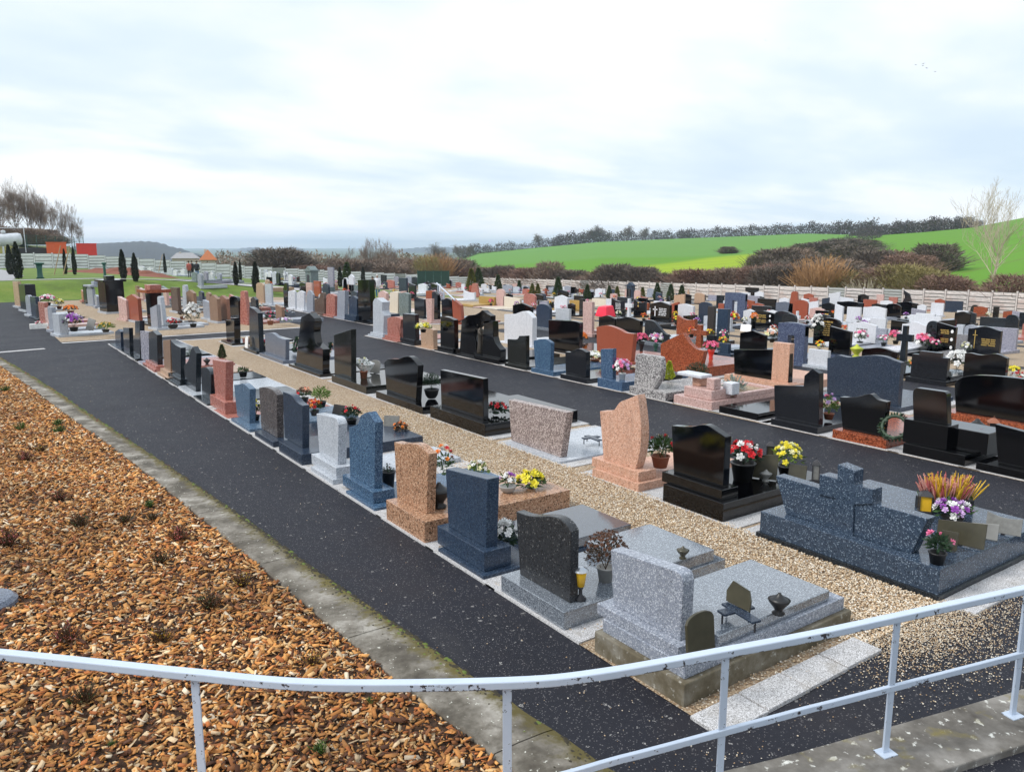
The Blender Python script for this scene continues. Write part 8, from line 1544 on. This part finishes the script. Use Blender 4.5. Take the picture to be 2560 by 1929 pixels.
for nm, b, m in (('block', (.1, .75, -.45, .35, .2, .42), 'pnl'), ('block', (.3, .55, .05, .3, .421, .62), 'sal'), ('rough_slab', (.15, .5, -.1, .62, .621, .70), 'wht'), ('block', (.2, .42, -.42, -.2, .421, .66), 'pnl'), ('white_block', (.55, .8, -.62, -.36, .30, .56), 'wht'), ('rim', (.8, 2.2, .44, .56, .2, .3), 'pnl'), ('rim', (.8, 2.2, -.56, -.44, .2, .3), 'pnl'), ('rim', (2.1, 2.24, -.43, .43, .2, .3), 'pnl')):
    MB().box(*b).obj(nm, MATS[m], g, bevel=.02)
MB().box(.8, 2.1, -.43, .43, .18, .24).obj('gravel_fill', MATS['gravel'], g)
# salmon column, red block etc. on the black panel tomb beyond the second lane
# block under the raised headstone of the second lane gets planting behind it
o = tag(MB().box(0, .6, -.85, .2, 0, .36).obj('black_block', MATS['blk'], None, (13.15, 6.55, .2), bevel=.01), 'raised black granite block beside the round-cornered headstone', 'block')
# ---- placed goods
GOODS()
for i, d in enumerate(fs):
    if (i*7) % 10 < 6 and d['X'] < 60 and d['h'] < 1.6:
        yc = (d['y0']+d['y1'])/2; side = 1 if d['X'] < 24 else -1; cs = [('fl_pink', 'fl_white'), ('fl_yellow', 'fl_orange'), ('fl_red', 'fl_white'), ('fl_white', 'fl_cream'), ('fl_purple', 'fl_lilac'), ('fl_orange', 'fl_red'), ('fl_rose', 'fl_pink')][i % 7]
        nm = {'fl_pink': 'pink', 'fl_yellow': 'yellow', 'fl_red': 'red and white', 'fl_white': 'white', 'fl_purple': 'purple', 'fl_orange': 'orange', 'fl_rose': 'rose red'}[cs[0]]
        flowers('flower_pot', d['X']+(-.35 if side < 0 else .45), yc+((d['y1']-d['y0'])/2+.12)*(-1 if i % 2 else 1), d['z']+.13, f'pot of {nm} flowers at the {dfar(d)} stone {zone(d)}', cs, .17, .28, ('pot_black' if i % 3 else 'pot_grey', .1, .14, 'pot'), nb=14, bs=.05, nl=60, group='flower pots among the far graves')
# small stones and plants of the bark bed
def clump_mesh(seed, mats, n=70, h=.16):
    random.seed(seed); mb = MB()
    for i in range(n):
        a = random.uniform(0, 6.28); s = random.random(); d = Vector((math.cos(a)*s, math.sin(a)*s, .7)).normalized(); l = h*random.uniform(.5, 1.1); p = Vector((math.cos(a)*s*.03, math.sin(a)*s*.03, 0)); mb.m = 0; mb.tube([p, p+d*l*.6, p+d*l+Vector((0, 0, .01))], [.0035, .003, .0015], 3, False)
        mb.m = i % len(mats)
        for k in range(3): mb.leaf(p+d*l*random.uniform(.4, 1), d+Vector((random.gauss(0, .8), random.gauss(0, .8), .2)), .03, .012)
    return mb.mesh('stems', [MATS[m] for m in mats])
CL = [clump_mesh(1, ['leaf_dry', 'leaf_dry', 'fl_brown', 'leaf']), clump_mesh(2, ['leaf_dry', 'heath_r', 'pot_terra', 'leaf_dry']), clump_mesh(3, ['leaf', 'leaf_light', 'leaf_light'], 60, .13), clump_mesh(4, ['leaf_dry', 'fl_brown', 'heath_y', 'leaf_dry'])]
NMC = ('brownish dormant heather clump among the bark chips', 'reddish heather clump among the bark chips', 'bright green grass tuft among the bark chips', 'dark heather clump with yellowish tips among the bark chips')
for X, Y, k, s in BED_D:
    g = tag(add('heather_clump' if k != 2 else 'grass_tuft', CL[k], None, (X, Y, zmulch(X, Y)), (0, 0, random.uniform(0, 6)), (s, s, s)), NMC[k]+(' at the far end' if Y > 11 else (' halfway along' if Y > 6.5 else ' near the railing')), 'plant', 'clumps in the bark bed: '+NMC[k][:18]+str(int(Y > 11)+int(Y > 6.5)))
X, Y = 0.03, 8.74; tag(MB().lathe([(.28, 0), (.28, .05), (.24, .085), (.05, .1)], 22).obj('drain_cover', MATS['blg2'], None, (X-.12, Y, zmulch(X, Y)-.01), smooth=False), 'blue-grey round drain lid half buried in the bark chips', 'drain cover')
# ------------------------------------------------------------------ people
def person(X, Y, z, h, face, top, legs, hair, label, coat_len=.42, bend=0, arms='down'):
    sk = dict(pel=(0, 0, .53), wa=(0, 0, .60), ch=(0, .01+bend*.1, .74), nk=(0, .01+bend*.2, .845), hd=(0, .03+bend*.28, .90), hd2=(0, .03+bend*.28, .965), hl=(.05, 0, .50), kl=(.055, .015, .28), al=(.055, -.01, .05), tl=(.06, .07, .02), hr=(-.05, 0, .50), kr=(-.055, .0, .28), ar=(-.06, -.03, .05), tr=(-.065, .05, .02),
              sl=(.105, .01+bend*.1, .805), el=(.135, .0+bend*.1, .64), wl_=(.13, .06+bend*.12, .50), fl=(.125, .08+bend*.12, .455), sr=(-.105, .01+bend*.1, .805), er=(-.135, .0+bend*.1, .64), wr_=(-.12, .07+bend*.12, .51), fr=(-.115, .09+bend*.12, .465))
    rad = dict(pel=.085, wa=.08, ch=.092, nk=.034, hd=.05, hd2=.046, hl=.058, kl=.042, al=.028, tl=.02, hr=.058, kr=.042, ar=.028, tr=.02, sl=.044, el=.034, wl_=.022, fl=.02, sr=.044, er=.034, wr_=.022, fr=.02)
    ks = list(sk); E = [('pel', 'wa'), ('wa', 'ch'), ('ch', 'nk'), ('nk', 'hd'), ('hd', 'hd2'), ('pel', 'hl'), ('hl', 'kl'), ('kl', 'al'), ('al', 'tl'), ('pel', 'hr'), ('hr', 'kr'), ('kr', 'ar'), ('ar', 'tr'), ('ch', 'sl'), ('sl', 'el'), ('el', 'wl_'), ('wl_', 'fl'), ('ch', 'sr'), ('sr', 'er'), ('er', 'wr_'), ('wr_', 'fr')]
    me = bpy.data.meshes.new('tmp'); me.from_pydata([tuple(Vector(sk[k])*h) for k in ks], [(ks.index(a), ks.index(b)) for a, b in E], []); o = add('tmp', me)
    m = o.modifiers.new('s', 'SKIN'); m.use_smooth_shade = True
    for i, k in enumerate(ks): me.skin_vertices[0].data[i].radius = (rad[k]*h*(1.15 if k in ('ch', 'wa', 'pel') else 1), rad[k]*h*.85); me.skin_vertices[0].data[i].use_root = (k == 'pel')
    s = o.modifiers.new('d', 'SUBSURF'); s.levels = 2; s.render_levels = 2
    dg = bpy.context.evaluated_depsgraph_get(); body = bpy.data.meshes.new_from_object(o.evaluated_get(dg)); bpy.data.objects.remove(o)
    for k in (top, legs, 'skin', 'dark_metal'): body.materials.append(MATS[k])
    mi = []
    for p in body.polygons:
        c = p.center/h; mi.append(3 if c.z < .05 else (1 if c.z < (.5-coat_len*.15) and abs(c.x) < .1 else (2 if c.z > .855 or (c.z < .5 and abs(c.x) > .1) else 0)))
    body.polygons.foreach_set('material_index', mi); body.name = 'body'
    g = empty('person', (X, Y, z), face); tag(g, label, 'person'); add('body', body, g)
    hb = MB(); hc = Vector(sk['hd2'])*h; hb.ball((hc.x, hc.y-.012*h, hc.z-.005*h), .056*h, 12, 8, 1.02); hb.obj('hair', MATS[hair], g, smooth=True)
    cb = MB(); cb.lathe([(.105*h, (.5-coat_len*.17)*h), (.1*h, .54*h), (.095*h, .60*h), (.108*h, .72*h), (.10*h, .80*h), (.05*h, .845*h)], 14, (0, .006*h, 0), 1.05, .78); cb.obj('coat', MATS[top], g, smooth=True)
    return g
person(*PEOPLE_D['white'], 1.8, R_(150), 'coat_white', 'jeans', 'hair_grey', 'person in a white coat and blue trousers by the black monument', 1.0, .12)
person(*PEOPLE_D['dark'], 1.66, R_(160), 'coat_dark', 'coat_dark', 'hair_dark', 'person in dark clothes standing beside the white coat', .8, .1)
person(*PEOPLE_D['red'], 1.66, R_(10), 'coat_red', 'coat_dark', 'hair_dark', 'person in a dull red jacket before the far wall', .5)
person(*PEOPLE_D['mid'], 1.72, R_(30), 'coat_dark', 'coat_dark', 'hair_dark', 'person in black just behind the dull red jacket', .5)
person(*PEOPLE_D['cap'], 1.7, R_(-20), 'coat_dark', 'jeans', 'hair_dark', 'person in a dark jacket apart from the red-jacketed pair', .4)
# bronze figure
X, Y, z = PEOPLE_D['bronze']; g = empty('bronze_figure', (X, Y, z), R_(200)); tag(g, 'small robed bronze figure leaning on the black block monument', 'statue'); s = .95
mb = MB(); mb.lathe([(.15*s, 0), (.16*s, .03*s), (.125*s, .25*s), (.105*s, .5*s), (.12*s, .68*s), (.115*s, .76*s), (.05*s, .82*s), (.042*s, .84*s)], 12, (0, 0, 0), 1, .75); mb.ball((0, .02*s, .90*s), .068*s, 10, 7, 1.2); mb.tube([(.1*s, 0, .74*s), (.14*s, .1*s, .6*s), (.02*s, .17*s, .62*s)], [.042*s, .036*s, .025*s], 7); mb.tube([(-.1*s, 0, .74*s), (-.13*s, .1*s, .58*s), (-.01*s, .17*s, .6*s)], [.042*s, .036*s, .025*s], 7); mb.tube([(0, .03*s, .97*s), (0, -.07*s, .9*s), (0, -.1*s, .74*s)], [.06*s, .075*s, .06*s], 7); mb.obj('figure', MATS['bronze'], g, smooth=True); MB().box(-.17, .17, -.15, .15, -.2, 0).obj('pedestal', MATS['blk'], g, bevel=.01)
# white sloping hand rail among the graves
g = empty('hand_rail', (17.5, 38.5, zg(17.5, 38.5))); tag(g, 'white sloping metal bar on posts among the middle graves', 'rail')
RA = PEOPLE_D['railA']; RB = PEOPLE_D['railB']
g.location = (RA[0], RA[1], zg(RA[0], RA[1])); dx, dy = RB[0]-RA[0], RB[1]-RA[1]; za, zb = RA[2]-g.location.z, RB[2]-g.location.z
MB().tube([(0, 0, za), (dx, dy, zb)], .035, 7).obj('bar', MATS['rail'], g)
for t in (.08, .45): MB().tube([(dx*t, dy*t, -.1), (dx*t, dy*t, za+(zb-za)*t)], .025, 6).obj('post', MATS['rail'], g)
# red vinyl cover
X, Y = PEOPLE_D['redbox'][:2]; z = zg(X, Y); mb = MB(); mb.v = [(-.4, -.5, 0), (.4, -.5, 0), (.4, .5, 0), (-.4, .5, 0), (-.3, -.36, .62), (.25, -.4, .66), (.25, .34, .64), (-.28, .36, .55)]
for q in ((0, 3, 2, 1), (4, 5, 6, 7), (0, 1, 5, 4), (1, 2, 6, 5), (2, 3, 7, 6), (3, 0, 4, 7)): mb.face(q)
o = mb.obj('tarpaulin_cover', MATS['red_vinyl'], None, (X, Y, z+.1), bevel=.06); tag(o, 'bright red tarpaulin cover over a grave in the middle rows', 'cover')
# green water posts on the bank
for i, (px, py, d, lb) in enumerate(((95, 702, 66, 'dark green flared litter post on the path above the bank'), (258, 700, 66, 'thin dark green post on the bank behind the black chapel'))):
    X, Y = at_px(px, d); z = zall(X, Y); w = .38 if i == 0 else .2
    g = empty('litter_post', (X, Y, z)); tag(g, lb, 'post'); MB().lathe([(w*.75, 0), (w*.5, .12), (w*.42, .6), (w*.6, 1.0)], 12).obj('column', MATS['green_metal'], g, smooth=True); MB().lathe([(w*.85, 1.001), (w*.9, 1.08), (w*.5, 1.12)], 12).obj('rim', MATS['green_metal'], g)
# birds
BM = MB(); BM.v = [(-.5, 0, .1), (-.2, .06, .02), (0, .28, 0), (0, -.3, 0), (.2, .06, .02), (.5, 0, .1), (0, 0, -.05), (0, .05, .05)]
for q in ((0, 1, 7), (1, 2, 7), (2, 4, 7), (4, 5, 7), (4, 3, 7), (3, 1, 7), (0, 6, 1), (1, 6, 2), (2, 6, 4), (4, 6, 5), (4, 6, 3), (3, 6, 1)): BM.face(q)
bme = BM.mesh('bird', MATS['dark_metal'])
for i, (px, py) in enumerate(((2249, 166), (2266, 168), (2267, 163), (2276, 174), (2297, 183), (1639, 63), (1678, 78), (1822, 87), (1885, 103), (1942, 125))):
    d = 260; X, Y = at_px(px, d); z = z_px(px, py, d); s = 1.15 if i < 5 else .8
    tag(add('bird', bme, None, (X, Y, z), (0, .2*(i % 3-1), i*.9), (s, s, s)), 'tiny dark bird flying, one of the tight flock at the right' if i < 5 else 'tiny dark bird flying, one of the scattered five near the top', 'bird', 'tight flock of five birds' if i < 5 else 'scattered birds near the top')
# ------------------------------------------------------------------ haze
t = bpy.data.materials.new('haze'); t.use_nodes = True; n = t.node_tree.nodes; n.clear(); pv_ = n.new('ShaderNodeVolumePrincipled'); pv_.inputs['Color'].default_value = (.66, .80, 1.0, 1); pv_.inputs['Density'].default_value = .00020; pv_.inputs['Anisotropy'].default_value = .2
ou = n.new('ShaderNodeOutputMaterial'); t.node_tree.links.new(pv_.outputs[0], ou.inputs['Volume'])
tag(MB().box(-8000, 8000, -3000, 8000, -75, 45).obj('haze', t), 'thin pale air over the valley', 'haze', None, 'stuff')
